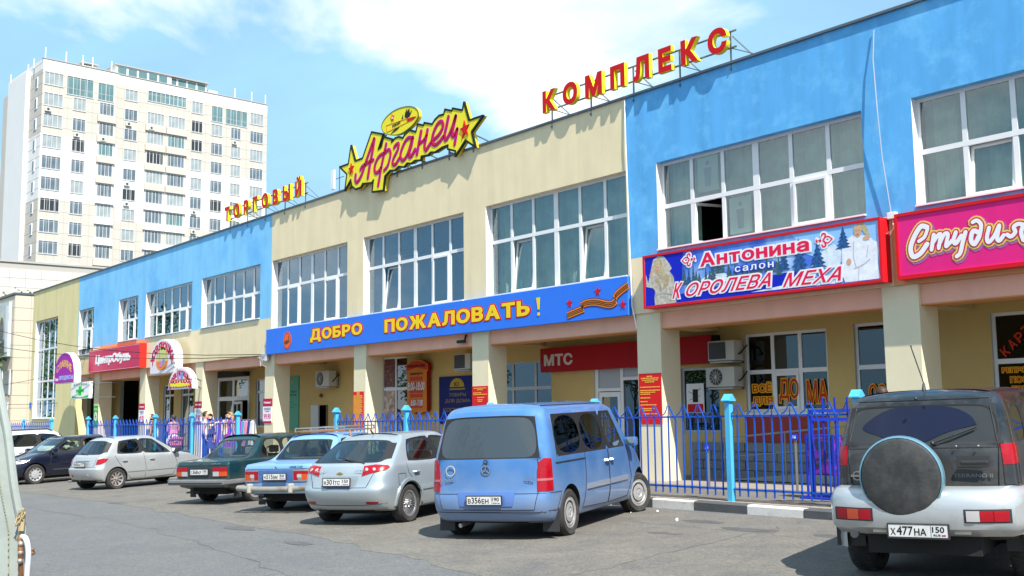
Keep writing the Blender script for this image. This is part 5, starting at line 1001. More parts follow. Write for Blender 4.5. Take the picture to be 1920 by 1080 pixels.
spots = [(-14, -40, 1, .9, 'leafy tree across the road opposite the fur salon column'), (0, -39, 0, .85, 'rounded leafy tree across the road just behind the viewer'), (12, -41, 0, .8, 'leafy tree across the road behind the viewer to the right'), (25, -40, 1, .85, 'leafy tree across the road before the far right pair'), (-27, -40, 1, .9, 'leafy tree across the road between the two big second row crowns'), (-40, -41, 1, .95, 'leafy tree across the road opposite the narrow windows'), (-53, -41, 0, .95, 'leafy tree across the road opposite the building corner'), (38, -41, 1, .9, 'leafy tree across the road next to last on the right'), (-20, -41, 0, .95, 'leafy tree across the road opposite the light blue wall'), (-33, -43, 1, 1.05, 'leafy tree across the road opposite the shoe shop'), (-46, -42, 0, 1.1, 'leafy tree across the road opposite the end wall'), (-60, -44, 1, 1.2, 'leafy tree across the road beyond the end wall'),
         (18, -41, 0, .9, 'leafy tree across the road right of the viewer'), (31, -43, 1, 1.0, 'leafy tree far along the road on the right'), (-1, -48, 1, 1.15, 'taller leafy tree in the second row across the road'), (-26, -49, 0, 1.2, 'second row leafy tree opposite the stair of the glazed entrance'), (44, -44, 0, 1.1, 'last leafy tree on the right across the road')]
for x, y, k, s_, lab in spots:
    b_ = base[k]; c_ = b_.copy(); C.objects.link(c_); c_.location = (x, y, GF(x, y)-.05); c_.scale = (s_, s_, s_); c_.rotation_euler = (0, 0, x); c_['label'] = lab
    for ch in [o for o in C.objects if o.parent == b_]: q_ = ch.copy(); C.objects.link(q_); q_.parent = c_
# ================================================================== vehicles
from mathutils.bvhtree import BVHTree
M_seal = mat('rubber_seal', (.012, .012, .013), .55); M_under = mat('underbody', (.012, .012, .012), .9); M_tyre = mat('tyre', (.028, .027, .026), .85, var=.3, vscale=12, dirt=(.10, .09, .08), dscale=4, dlo=.5, dhi=.8)
M_alloy = mat('alloy', (.62, .62, .62), .32, metal=.85); M_cap = mat('wheel_cover', (.45, .45, .44), .4, metal=.4, dirt=(.25, .22, .19), dscale=6, dlo=.5, dhi=.75); M_steelw = mat('steel_wheel', (.20, .20, .20), .5, metal=.4)
M_lens = mat('lamp_red', (.32, .002, .010), .25, coat=.4, spec=.3, var=.12, vscale=25); M_lensO = mat('lamp_orange', (.50, .07, .01), .25, coat=.4, spec=.3); M_lensW = mat('lamp_clear', (.42, .40, .40), .2, coat=1); M_chrome = mat('chrome', (.75, .75, .75), .12, metal=1)
M_plate = mat('plate_white', (.62, .62, .60), .45, dirt=(.42, .40, .36), dscale=6, dlo=.5, dhi=.8); M_seat = mat('seat_fabric', (.16, .16, .17), .9, var=.15); M_blackpl = mat('black_plastic', (.025, .025, .027), .55)
S_blu2 = mat('plate_frame_blue', (.02, .06, .45), .4); M_mirror = mat('mirror_glass', (.7, .8, .8), .05, metal=1)
G_car = glass('car_glass', (.60, .67, .65), 1., 1.8); G_dark = glass('car_glass_tinted', (.06, .065, .075), .8, 1.6); G_light = glass('car_glass_light', (.74, .82, .80), 1., 1.5)
def paint(name, col, metal=.35, rough=.32, dirt=None, dlo=.5, dhi=.75, dscale=2, low=None, lz=(.3, .9)):
    if name in MATS: return MATS[name]
    m = mat(name, col, rough, metal=metal, coat=.6, var=.04, vscale=1.2, dirt=dirt, dlo=dlo, dhi=dhi, dscale=dscale)
    if low:                                       # road dust settled on the lower flanks
        t = m.node_tree; b = t.nodes['Principled BSDF']; co = t.nodes.new('ShaderNodeTexCoord'); s = t.nodes.new('ShaderNodeSeparateXYZ'); t.links.new(co.outputs['Object'], s.inputs[0])
        mr = t.nodes.new('ShaderNodeMapRange'); mr.inputs[1].default_value = lz[1]; mr.inputs[2].default_value = lz[0]; mr.inputs[3].default_value = 0; mr.inputs[4].default_value = 1; t.links.new(s.outputs['Z'], mr.inputs[0])
        nz = t.nodes.new('ShaderNodeTexNoise'); nz.inputs['Scale'].default_value = 3; nz.inputs['Detail'].default_value = 6; t.links.new(co.outputs['Object'], nz.inputs['Vector'])
        mu = t.nodes.new('ShaderNodeMath'); mu.operation = 'MULTIPLY_ADD'; mu.inputs[1].default_value = .8; mu.inputs[2].default_value = -.35; t.links.new(nz.outputs[0], mu.inputs[0])
        ad = t.nodes.new('ShaderNodeMath'); ad.operation = 'ADD'; ad.use_clamp = True; t.links.new(mr.outputs[0], ad.inputs[0]); t.links.new(mu.outputs[0], ad.inputs[1])
        ml = t.nodes.new('ShaderNodeMath'); ml.operation = 'MULTIPLY'; ml.inputs[1].default_value = .75; t.links.new(ad.outputs[0], ml.inputs[0])
        src = b.inputs['Base Color'].links[0].from_socket if b.inputs['Base Color'].links else None
        mx = t.nodes.new('ShaderNodeMix'); mx.data_type = 'RGBA'; t.links.new(ml.outputs[0], mx.inputs[0]); mx.inputs[7].default_value = (*low, 1)
        if src: t.links.new(src, mx.inputs[6])
        else: mx.inputs[6].default_value = (*col, 1)
        t.links.new(mx.outputs[2], b.inputs['Base Color'])
        for inp, v in (('Roughness', .8), ('Metallic', 0)):
            q_ = t.nodes.new('ShaderNodeMix'); q_.data_type = 'FLOAT'; q_.inputs[2].default_value = b.inputs[inp].default_value; q_.inputs[3].default_value = v; t.links.new(ml.outputs[0], q_.inputs[0]); t.links.new(q_.outputs[0], b.inputs[inp])
    return m
def hull(S, car):
    """S: levels bottom->top, each (zr, zside list or float, zf, xr, xf, W, ci, cf, kind); side x lists by kind"""
    sx = S['sx']; NS = len(sx['low']); K = 4+NS+4; LV = S['levels']; half = []
    for (zr, zs, zf, xr, xf, W, ci, cf, kind) in LV:
        X = sx[kind]; pts = []
        yr = S.get('yr', (0, .45, .82, .97)); xr_ = (0, .06, .28, 1)
        for i in range(4): pts.append((xr+ci*xr_[i], yr[i]*W, zr+(S.get('crown_r', 0) if kind == 'top' and i < 2 else 0)))
        zl = zs if isinstance(zs, (list, tuple)) else [zs]*NS
        wl = S.get('wl', {}).get(kind, [1]*NS)
        for i in range(NS): pts.append((X[i], W*wl[i], zl[i]))
        xa = X[-1]
        if kind in ('bot', 'top', 'roof'): fx = [xa+(xf-xa)*t for t in (.22, .52, .88, 1)]
        else: fx = [xf-cf, xf-cf*.30, xf-cf*.06, xf]
        fy = (.97, .80, .42, 0)
        for i in range(4): pts.append((fx[i], W*fy[i]*(1 if i or kind in ('bot', 'top', 'roof') else .98), zf+(0 if i < 2 else S.get('crown_f', 0))))
        half.append(pts)
    R_ = 2*K-2; vs = []; fs = []; mi = []; types = {}
    for pts in half:
        for k in range(K): vs.append((pts[k][0], -pts[k][1], pts[k][2]))
        for k in range(K-2, 0, -1): vs.append((pts[k][0], pts[k][1], pts[k][2]))
    idx = lambda l, r: l*R_+(r % R_)
    nl = len(LV); wb = next(i for i in range(nl) if LV[i][8] == 'bot'); glassmat = []
    names = ['body', 'window_seal', 'liner']; mats_ = [S['paint'], M_seal, M_under]; slot = {}
    def gslot(key, name, m):
        if key not in slot: slot[key] = len(names); names.append(name); mats_.append(m)
        return slot[key]
    cells = []
    for l in range(nl-1):
        for r in range(R_):
            k = r if r < K-1 else R_-1-r; side_ = 0 if r < K-1 else 1; m_ = 0
            if l == wb:
                if k in (0, 1): m_ = gslot('rear', 'rear_window', S['g_rear'])
                elif k == 2: m_ = {'p': 0, 'b': 1, 'g': gslot('rear', 'rear_window', S['g_rear'])}[S.get('rc', 'p')]
                elif k == 3: m_ = {'p': 0, 'b': 1}[S.get('rc2', 'p')]
                elif 4 <= k < 4+NS-1:
                    t = S['types'][k-4]; m_ = 0 if t == 'p' else 1 if t == 'b' else gslot(('s', k, side_), 'side_window', S['g_side'][k-4] if isinstance(S['g_side'], dict) else S['g_side'])
                else: m_ = gslot('front', 'windscreen', S['g_front'])
            fs.append((idx(l, r), idx(l, r+1), idx(l+1, r+1), idx(l+1, r))); mi.append(m_); cells.append((l, k))
    def cap(l, flip):
        for k in range(K-1):
            a, b = idx(l, k), idx(l, k+1); c, d = idx(l, R_-(k+1)), idx(l, R_-k)
            if k == 0: f = (a, b, c)
            elif k == K-2: f = (a, b, d)
            else: f = (a, b, c, d)
            fs.append(f[::-1] if flip else f); mi.append(2 if l == 0 else 0); cells.append((l, k))
    cap(0, True); cap(nl-1, False)
    bm = bmesh.new(); bv = [bm.verts.new(v) for v in vs]; cr = bm.edges.layers.float.new('crease_edge')
    bf = []
    for f, m_ in zip(fs, mi):
        q_ = bm.faces.new([bv[i] for i in f]); q_.material_index = m_; bf.append(q_)
    bmesh.ops.recalc_face_normals(bm, faces=bm.faces)
    el = S.get('crease', {})
    for l in range(nl):
        if l in el:
            c_ = el[l]
            for r in range(R_):
                k = r if r < K-1 else R_-1-r
                v = c_ if not isinstance(c_, dict) else c_.get('rear' if k < 3 else 'side' if k < 4+NS-1 else 'front', 0)
                e = bm.edges.get((bv[idx(l, r)], bv[idx(l, r+1)]))
                if e: e[cr] = v
    for (k, l0, l1, v) in S.get('vcrease', []):
        for l in range(l0, l1):
            for r in (k, R_-k):
                e = bm.edges.get((bv[idx(l, r)], bv[idx(l+1, r)]))
                if e: e[cr] = v
    vc = bm.verts.layers.float.new('crease_vert')
    groups = {}
    for q_ in bf:
        if q_.material_index >= 3: groups.setdefault(q_.material_index, []).append(q_)
    for g, fl in groups.items():
        res = bmesh.ops.inset_region(bm, faces=fl, thickness=S.get('seal', .028), depth=-.006, use_even_offset=True)
        for q_ in res['faces']: q_.material_index = 1
        cnr = {}
        for q_ in fl:
            for v in q_.verts: cnr[v] = cnr.get(v, 0)+1
            for e in q_.edges:
                if any(x.material_index != g for x in e.link_faces): e[cr] = S.get('ec', .95)
        for v, n_ in cnr.items():
            if n_ == 1:
                v[vc] = S.get('vc', .92)
                for e in v.link_edges:
                    o_ = e.other_vert(v)
                    if o_ not in cnr: o_[vc] = S.get('vc', .92)
        for q_ in res['faces']:
            for e in q_.edges:
                if any(x.material_index == 0 for x in e.link_faces): e[cr] = max(e[cr], .8)
    me = bpy.data.meshes.new('hull'); bm.to_mesh(me); bm.free()
    for m_ in mats_: me.materials.append(m_)
    o = bpy.data.objects.new('hull', me); C.objects.link(o)
    sb = o.modifiers.new('s', 'SUBSURF'); sb.levels = 2; sb.render_levels = 2; sb.boundary_smooth = 'PRESERVE_CORNERS'
    cut = MB()
    for (wx, wz, ra, wy) in S['arches']:
        for s_ in (-1, 1): cut.lathe([(0, min(s_*wy, s_*2)), (ra, min(s_*wy, s_*2)), (ra, max(s_*wy, s_*2)), (0, max(s_*wy, s_*2))], (wx, 0, wz), 'y', 36)
    cm = bpy.data.meshes.new('cut'); cm.from_pydata(cut.v, [], cut.f); b2 = bmesh.new(); b2.from_mesh(cm); bmesh.ops.remove_doubles(b2, verts=b2.verts, dist=1e-5); bmesh.ops.dissolve_degenerate(b2, edges=b2.edges, dist=1e-6); bmesh.ops.recalc_face_normals(b2, faces=b2.faces); b2.to_mesh(cm); b2.free()
    for m_ in mats_[:3]: cm.materials.append(m_)
    cm.polygons.foreach_set('material_index', [2]*len(cm.polygons))
    co_ = bpy.data.objects.new('cut', cm); C.objects.link(co_)
    bo = o.modifiers.new('b', 'BOOLEAN'); bo.object = co_; bo.operation = 'DIFFERENCE'; bo.solver = 'EXACT'
    ev = o.evaluated_get(bpy.context.evaluated_depsgraph_get()); fm = bpy.data.meshes.new_from_object(ev)
    bpy.data.objects.remove(o); bpy.data.objects.remove(co_)
    V = [tuple(v.co) for v in fm.vertices]; P = [(tuple(p_.vertices), p_.material_index) for p_ in fm.polygons]
    bvh = BVHTree.FromPolygons(V, [p_[0] for p_ in P])
    for s_, nm in enumerate(names):
        sel = [p_[0] for p_ in P if p_[1] == s_]
        if not sel: continue
        used = sorted({i for f in sel for i in f}); mp_ = {v: i for i, v in enumerate(used)}
        q_ = bpy.data.meshes.new(nm); q_.from_pydata([V[i] for i in used], [], [tuple(mp_[i] for i in f) for f in sel]); q_.materials.append(mats_[s_]); sm(q_, 34); link(nm, q_, car, True)
    return bvh
def onto(bvh, axis, a, b, off):
    if isinstance(axis, tuple):                   # ('diag', side, degrees): seen across a rear corner; a runs round the corner
        _, s_, th = axis; c_, n_ = math.cos(R(th)), math.sin(R(th)); d_ = Vector((c_, -s_*n_, 0)); t_ = Vector((n_, s_*c_, 0)); h = bvh.ray_cast(t_*a-d_*6+Vector((0, 0, b)), d_)
        return None if h[0] is None else h[0]-d_*off
    """point of the skin seen along an axis: 'rear' (y, z), 'front' (y, z), 'right'/'left' (x, z)"""
    o_, d_ = {'rear': (Vector((-8, a, b)), Vector((1, 0, 0))), 'front': (Vector((9, a, b)), Vector((-1, 0, 0))), 'right': (Vector((a, -5, b)), Vector((0, 1, 0))), 'left': (Vector((a, 5, b)), Vector((0, -1, 0))), 'top': (Vector((a, b, 5)), Vector((0, 0, -1)))}[axis]
    h = bvh.ray_cast(o_, d_)
    if h[0] is None: return None
    return h[0]-d_*off
def patch(bvh, car, name, axis, loops, m, off=.008, grid=.06, depth=.02, evenodd=False):
    L2 = []
    for L in loops:
        q_ = []
        for i in range(len(L)):
            a, b = L[i], L[(i+1) % len(L)]; n = max(1, int(math.dist(a, b)/grid))
            for k in range(n): q_.append((a[0]+(b[0]-a[0])*k/n, a[1]+(b[1]-a[1])*k/n))
        L2.append(q_)
    x0, x1, z0, z1 = bounds(L2); vs = []; es = []
    for L in L2:
        b = len(vs); vs += [Vector(p) for p in L]; es += [(b+i, b+(i+1) % len(L)) for i in range(len(L))]
    n1_, n2_ = int((x1-x0)/grid), int((z1-z0)/grid)
    for i in range(1, n1_):
        for j in range(1, n2_): vs.append(Vector((x0+(x1-x0)*i/n1_, z0+(z1-z0)*j/n2_)))
    o_ = delaunay_2d_cdt(vs, es, [], 0, 1e-5); V, F = o_[0], [tuple(f) for f in o_[2]]; vv = np.array([(v[0], v[1]) for v in V]); wv = winding_many(vv[np.array(F)].mean(1), L2)
    F = [f for f, w_ in zip(F, wv) if (w_ % 2 if evenodd else w_ != 0)]
    P0 = [onto(bvh, axis, v[0], v[1], off) for v in V]; P1 = [onto(bvh, axis, v[0], v[1], off-depth) for v in V]
    F = [f for f in F if all(P0[i] is not None for i in f)]
    if not F: return None
    zero = Vector((0, 0, 0)); mb = MB(); mb.add([p_ or zero for p_ in P0]+[p_ or zero for p_ in P1], F); n = len(V); cnt = {}
    for f in F:
        for i in range(3): k = tuple(sorted((f[i], f[(i+1) % 3]))); cnt[k] = cnt.get(k, 0)+1
    mb.f += [(a, b, b+n, a+n) for (a, b), c_ in cnt.items() if c_ == 1]; mb.m = [0]*len(mb.f)
    return mb.build(name, m, car, smooth=True, local=True)
def seam(bvh, car, axis, pts, w_=.012, m=None, off=.0015, name='door_seam', sm_=False):
    P = []; src = smooth_line(pts) if sm_ else pts
    for a, b in zip(src[:-1], src[1:]):
        n = max(1, int(math.dist(a, b)/.07)); P += [(a[0]+(b[0]-a[0])*k/n, a[1]+(b[1]-a[1])*k/n) for k in range(n)]
    P.append(src[-1]); Q = [onto(bvh, axis, a, b, off) for a, b in P]; mb = MB(); run = []
    for q_ in Q+[None]:
        if q_ is None or (run and (q_-run[-1]).length > .25):
            if len(run) > 1: mb.tube(run, w_/2, 4)
            run = [] if q_ is None else [q_]
        else: run.append(q_)
    return mb.build(name, m or M_seal, car, local=True) if mb.v else None
def wheel(car, x, y, r, w_, style, steer=0., mcap=None):
    s = -1 if y < 0 else 1; rr_ = r*.66
    e = bpy.data.objects.new('wheel', None)
    prof = [(rr_*.98, -w_*.42), (rr_*1.04, -w_*.5), (r*.90, -w_*.52), (r*.975, -w_*.40), (r, -w_*.25), (r, w_*.25), (r*.975, w_*.40), (r*.90, w_*.52), (rr_*1.04, w_*.5), (rr_*.98, w_*.42)]
    ty = MB().lathe(prof, (0, 0, 0), 'y', 40); hub = MB().lathe([(rr_*.99, -w_*.45), (rr_*.99, w_*.45), (rr_*.93, w_*.40), (rr_*.90, w_*.05), (rr_*.2, 0), (0, 0)], (0, 0, 0), 'y', 32)
    wm = hub.mesh('wheel', M_blackpl if style in ('spokes', 'five', 'eight') else M_steelw, smooth=True); wo = link('wheel', wm, car, True); wo.location = (x, y, r-.01); wo.rotation_euler = (0, 0, (math.pi if s < 0 else 0)+steer)
    link('tyre', ty.mesh('tyre', M_tyre, smooth=True), wo, True)
    tr = MB()
    for i in range(44):
        a = 2*math.pi*i/44
        for j in (-1, 1): tr.bar((r*1.002*math.cos(a), j*w_*.08, r*1.002*math.sin(a)), (r*1.002*math.cos(a+.06), j*w_*.36, r*1.002*math.sin(a+.06)), .012, .008)
    tag(tr.build('tread', M_tyre, wo, local=True), kind='stuff')
    rm = MB(); yo = w_*.40
    rm.lathe([(rr_*1.0, yo-.01), (rr_*1.0, yo+.012), (rr_*.92, yo+.006), (rr_*.90, yo-.03)], (0, 0, 0), 'y', 32)
    def spokes(n, w0, w1, tw=0., r0=.2, r1=.93):
        for i in range(n):
            a = 2*math.pi*i/n; p0 = Vector((rr_*r0*math.cos(a), yo-.025, rr_*r0*math.sin(a))); p1 = Vector((rr_*r1*math.cos(a+tw), yo-.002, rr_*r1*math.sin(a+tw))); d = (p1-p0).normalized(); s_ = d.cross(Vector((0, 1, 0))).normalized(); dz = Vector((0, -.03, 0))
            q_ = [p0-s_*w0, p0+s_*w0, p1+s_*w1, p1-s_*w1]; rm.add(q_+[v+dz for v in q_], [(0, 1, 2, 3), (4, 7, 6, 5), (0, 4, 5, 1), (1, 5, 6, 2), (2, 6, 7, 3), (3, 7, 4, 0)])
    if style == 'spokes': spokes(24, .006, .010)
    elif style == 'five': spokes(9, .018, .030)
    elif style == 'eight':                        # pressed cover with openings along the rim
        rm.lathe([(rr_*.62, yo+.004), (rr_*.30, yo+.014), (0, yo+.016)], (0, 0, 0), 'y', 32); spokes(10, .035, .022, 0, .55, .95)
    elif style == 'cap':
        rm.lathe([(rr_*.93, yo+.004), (rr_*.78, yo+.012), (rr_*.74, yo+.004)], (0, 0, 0), 'y', 32); rm.lathe([(rr_*.62, yo+.006), (rr_*.34, yo+.016), (rr_*.30, yo+.006), (0, yo+.010)], (0, 0, 0), 'y', 32); spokes(7, .055, .075, 0, .55, .80)
    elif style == 'steel': rm.lathe([(rr_*.86, yo-.01), (rr_*.55, yo-.03), (rr_*.30, yo+.0), (0, yo+.01)], (0, 0, 0), 'y', 24)
    rm.lathe([(rr_*.2, yo-.03), (rr_*.2, yo+.008), (rr_*.14, yo+.014), (0, yo+.012)], (0, 0, 0), 'y', 16)
    for i in range(5): a = 2*math.pi*i/5; rm.lathe([(.012, yo), (.012, yo+.012), (0, yo+.013)], (rr_*.27*math.cos(a), 0, rr_*.27*math.sin(a)), 'y', 6)
    rm.build('rim', mcap or M_alloy, wo, local=True, smooth=True); return wo
def plate(bvh, car, x, y, z, txt, region, tilt=0., w_=.52, h=.112, frame=True):
    """rear number plate; text reads from behind the car"""
    p_ = bpy.data.objects.new('number_plate', MB().box(-.006, .0, -w_/2, w_/2, -h/2, h/2).mesh('number_plate', M_plate)); C.objects.link(p_); p_.parent = car; p_.location = (x, y, z); p_.rotation_euler = (0, tilt, 0)
    M_ink = flat('plate_ink', (.012, .012, .014)); pl_ = lambda u, v, d: (-.007+d, -u, v)
    wd = w_-.10-.03
    a, b, c = txt[0], txt[1:4], txt[4:]; U = -w_/2+.018
    for s_, x0, x1, z1 in ((a, U, U+.045, .022), (b, U+.055, U+.20, .040), (c, U+.21, U+.315, .022)):
        L = bold_fit(s_, x0, x1, -.040, z1, .02); slab(L, .001, side=0, place=lambda u, v, d: (-.0085+d, -u, v)).build('plate_text', M_ink, p_, local=True)
    slab(bold_fit(region, w_/2-.135, w_/2-.03, -.012, .040, .02), .001, place=lambda u, v, d: (-.0085+d, -u, v)).build('plate_text', M_ink, p_, local=True)
    slab(bold_fit('RUS', w_/2-.125, w_/2-.065, -.044, -.026, .02), .001, place=lambda u, v, d: (-.0085+d, -u, v)).build('plate_text', M_ink, p_, local=True)
    fl = MB().box(-.0085, -.0075, -(w_/2-.02), -(w_/2-.055), -.043, -.037, 0).box(-.0085, -.0075, -(w_/2-.02), -(w_/2-.055), -.037, -.031, 1); fl.build('plate_flag', [flat('flag_red', (.6, .02, .02)), flat('flag_blue', (.02, .05, .5))], p_, local=True)
    mb = MB().box(-.008, -.006, -(w_/2-.148), -(w_/2-.145), -h/2+.006, h/2-.006); mb.box(-.010, .012, -w_/2-.012, w_/2+.012, h/2, h/2+.008).box(-.010, .012, -w_/2-.012, w_/2+.012, -h/2-.016, -h/2).box(-.010, .012, -w_/2-.012, -w_/2, -h/2, h/2).box(-.010, .012, w_/2, w_/2+.012, -h/2, h/2)
    mb.build('plate_frame', M_blackpl, p_, local=True); return p_
def seats(car, rows, yw, zf, m=None, h=.62, front_wheel=None, hr=True):
    for x, n in rows:
        for y in ((-yw, yw) if n == 2 else (0,)):
            w_ = .24 if n == 2 else yw+.24
            s = MB().box(x, x+.5, y-w_, y+w_, zf, zf+.22); s.build('seat', m or M_seat, car, local=True, bevel=.05)
            b = MB(); b.add([(x+.02, y-w_, zf+.15), (x+.02, y+w_, zf+.15), (x-.16, y+w_*.9, zf+h), (x-.16, y-w_*.9, zf+h), (x+.14, y-w_, zf+.15), (x+.14, y+w_, zf+.15), (x-.06, y+w_*.9, zf+h), (x-.06, y-w_*.9, zf+h)], [(0, 1, 2, 3), (4, 7, 6, 5), (0, 4, 5, 1), (3, 2, 6, 7), (0, 3, 7, 4), (1, 5, 6, 2)])
            b.build('seat_back', m or M_seat, car, local=True, bevel=.03)
            if hr:
                for yy in ((y,) if n == 2 else (-yw, yw)): MB().box(x-.17, x-.08, yy-.12, yy+.12, zf+h+.02, zf+h+.18).build('headrest', m or M_seat, car, local=True, bevel=.03)
def vehicle(name, label, cat, cx, cy, a, wt, fwd=0., side=0.):
    """cx, cy: ground point under the rear right wheel; a: heading from +Y towards -X; origin under the middle of the rear axle"""
    F = Vector((-math.sin(R(a)), math.cos(R(a)))); Rt = Vector((math.cos(R(a)), math.sin(R(a)))); p_ = Vector((cx, cy))-Rt*(wt/2)+F*fwd+Rt*side
    n = Vector((-.014, -.029, 1)).normalized(); f3 = Vector((F.x, F.y, .014*F.x+.029*F.y)).normalized(); l3 = n.cross(f3).normalized()
    m = Matrix(((f3.x, l3.x, n.x), (f3.y, l3.y, n.y), (f3.z, l3.z, n.z))); t = thing(name, label, cat, (p_.x, p_.y, G(p_.x, p_.y))); t.rotation_euler = m.to_euler(); return t
def mirror(car, x, y, z, m, s=1, glass_=True):
    mb = MB().box(x-.05, x+.09, y, y+s*.20, z, z+.14) if s > 0 else MB().box(x-.05, x+.09, y-.20, y, z, z+.14); mb.build('door_mirror', m, car, local=True, bevel=.04)
    MB().box(x-.056, x-.05, y+s*.04, y+s*.17, z+.03, z+.12).build('mirror_glass', M_mirror, car, local=True) if s > 0 else MB().box(x-.056, x-.05, y-.17, y-.04, z+.03, z+.12).build('mirror_glass', M_mirror, car, local=True)
def handle(bvh, car, x, z, m=M_chrome, w_=.14, h=.03):
    q_ = onto(bvh, 'right', x, z, .0)
    if q_: MB().tube([(x, q_.y+.005, z), (x+.02, q_.y-.03, z+.004), (x+w_-.02, q_.y-.03, z+.004), (x+w_, q_.y+.005, z)], h/2, 6).build('door_handle', m, car, smooth=True, local=True)
CARS = {}
# ---- light blue van -------------------------------------------------------------------------------------------------
def build_van():
    car = vehicle('van', 'light blue metallic van, dusty low down, with large dark rear window', 'van', -.89, -6.72, 25.5, 1.62)
    P_ = paint('van_blue', (.08, .225, .52), .4, .28, low=(.24, .27, .32), lz=(.1, 1.0))
    S = dict(paint=P_, g_rear=glass('van_rear_glass', (.10, .11, .12), .75, 1.5, mixdiff=.7, diff=(.075, .10, .12)), g_side={2: G_dark, 3: G_dark, 4: G_light, 1: G_dark, 0: G_dark, 5: G_light}, g_front=G_car, types=['p', 'g', 'g', 'b', 'g', 'p'], seal=.020, vc=1., ec=1.,
        sx=dict(low=[-.45, -.3, .62, 1.5, 1.58, 2.35, 2.9], bot=[-.50, -.40, .62, 1.52, 1.60, 2.34, 2.62], top=[-.40, -.30, .62, 1.46, 1.54, 1.98, 2.12], roof=[-.35, -.25, .62, 1.45, 1.52, 1.90, 2.02]),
        levels=[(.24, .20, .24, -.60, 3.45, .70, .1, .25, 'low'), (.27, .24, .26, -.72, 3.60, .86, .16, .30, 'low'), (.42, .42, .45, -.80, 3.68, .925, .18, .34, 'low'), (.58, .60, .62, -.80, 3.66, .935, .17, .36, 'low'), (.66, .72, .74, -.76, 3.60, .935, .15, .38, 'low'),
                (1.02, 1.04, .90, -.735, 3.42, .925, .14, .36, 'low'), (1.10, 1.10, 1.12, -.72, 2.98, .915, .14, .30, 'bot'), (1.66, 1.68, 1.72, -.60, 2.30, .80, .15, .2, 'top'), (1.80, 1.79, 1.79, -.54, 2.12, .72, .16, .2, 'roof'), (1.85, 1.85, 1.84, -.30, 1.95, .50, .2, .1, 'roof')],
        arches=[(0, .33, .375, .62), (3.0, .33, .40, .62)], crease={1: .4, 6: {'side': .3}}, yr=(0, .50, .86, .975), crown_r=.02, crown_f=.02)
    bvh = hull(S, car)
    for x, y, st in ((0, -.81, 0), (0, .81, 0), (3.0, -.81, R(-20)), (3.0, .81, R(-20))): wheel(car, x, y, .325, .21, 'cap', st, M_cap)
    # tail lamps wrap the rear corners
    for s in (-1, 1):
        ax = ('diag', s, 45)                      # corner at x -.72, y .93 -> a about .15
        patch(bvh, car, 'tail_light', ax, [[(.015, .665), (.255, .665), (.245, 1.09), (.13, 1.10), (.06, 1.05), (.03, .92)]], M_lens, .012, .03)
        patch(bvh, car, 'light_band', ax, [rect(.025, .25, .80, .83)], mat('lamp_pink', (.42, .10, .12), .3, coat=1), .016, .03)
    seam(bvh, car, 'rear', [(-.75, 1.12), (-.77, .70), (-.70, .42), (.70, .42), (.77, .70), (.75, 1.12)], .010, name='tailgate_seam')
    seam(bvh, car, 'rear', [(-.90, .635), (.90, .635)], .008, name='bumper_seam'); seam(bvh, car, 'rear', [(-.90, .385), (.90, .385)], .012, name='bumper_seam'); seam(bvh, car, 'right', [(-.68, .635), (-.32, .635), (-.45, .40), (-.70, .40)], .010, name='bumper_seam')
    for pts in ([(.62, 1.10), (.60, .70), (.50, .33), (1.55, .30), (1.56, .70), (1.56, 1.10)], [(1.58, 1.10), (1.57, .30), (2.42, .32), (2.55, .62), (2.40, 1.12)], [(-.45, 1.02), (.62, 1.02)]): seam(bvh, car, 'right', pts, .012 if len(pts) > 2 else .022)
    patch(bvh, car, 'side_moulding', 'right', [rect(.62, 1.53, .58, .65)], paint('van_moulding', (.25, .28, .33), .1, .5), .018, .08); patch(bvh, car, 'side_moulding', 'right', [rect(1.60, 2.36, .58, .65)], paint('van_moulding', (0, 0, 0)), .018, .08)
    pn = patch(bvh, car, 'plate_recess', 'rear', [[(-.44, .66), (.44, .66), (.40, .47), (-.40, .47)]], paint('van_recess', (.10, .2, .5), .3, .4), .010, .05)
    plate(bvh, car, -.838, 0.0, .555, 'В356ЕН', '190')
    q_ = onto(bvh, 'rear', 0, .93, .012); MB().lathe([(.058, -.006), (.070, -.006), (.070, .006), (.058, .006), (.058, -.006)], (q_.x, 0, .95), 'x', 24).bar((q_.x-.004, 0, .95), (q_.x-.004, 0, 1.015), .012).bar((q_.x-.004, 0, .95), (q_.x-.004, .056, .918), .012).bar((q_.x-.004, 0, .95), (q_.x-.004, -.056, .918), .012).build('badge', M_chrome, car, local=True)
    MB().lathe([(.02, -.006), (.035, -.006), (.035, .004)], (q_.x, 0, 1.06), 'x', 16).build('lock', M_blackpl, car, local=True)
    MB().lathe([(.062, -.004), (.072, -.004), (.072, .004)], (q_.x+.004, .55, .95), 'x', 20).build('sticker_ring', flat('ring_beige', (.5, .48, .42)), car, local=True)
    place = lambda u, v, d: (q_.x-.002+d, -u, v)
    slab(bold_fit('V 220', -.72, -.50, .80, .845, .03), .004, place=place).build('badge', M_chrome, car, local=True); slab(bold_fit('CDI', .58, .72, .80, .845, .03), .004, place=place).build('badge', M_chrome, car, local=True)
    handle(bvh, car, 1.40, .93, P_, .12, .05); handle(bvh, car, 1.62, .93, P_, .12, .05); mirror(car, 2.42, -.90, 1.10, P_, -1); mirror(car, 2.42, .90, 1.10, P_, 1)
    for y in (-.80, .80): MB().add([(-.42, y-.12, .42), (-.42, y+.12, .42), (-.44, y+.12, .10), (-.44, y-.12, .10), (-.40, y-.12, .42), (-.40, y+.12, .42), (-.42, y+.12, .10), (-.42, y-.12, .10)], [(0, 1, 2, 3), (4, 7, 6, 5), (0, 4, 5, 1), (2, 6, 7, 3), (0, 3, 7, 4), (1, 5, 6, 2)]).build('mud_flap', M_blackpl, car, local=True)
    MB().tube([(-.3, .45, .22), (-.70, .45, .20)], .03, 8).build('exhaust', M_steelw, car, local=True)
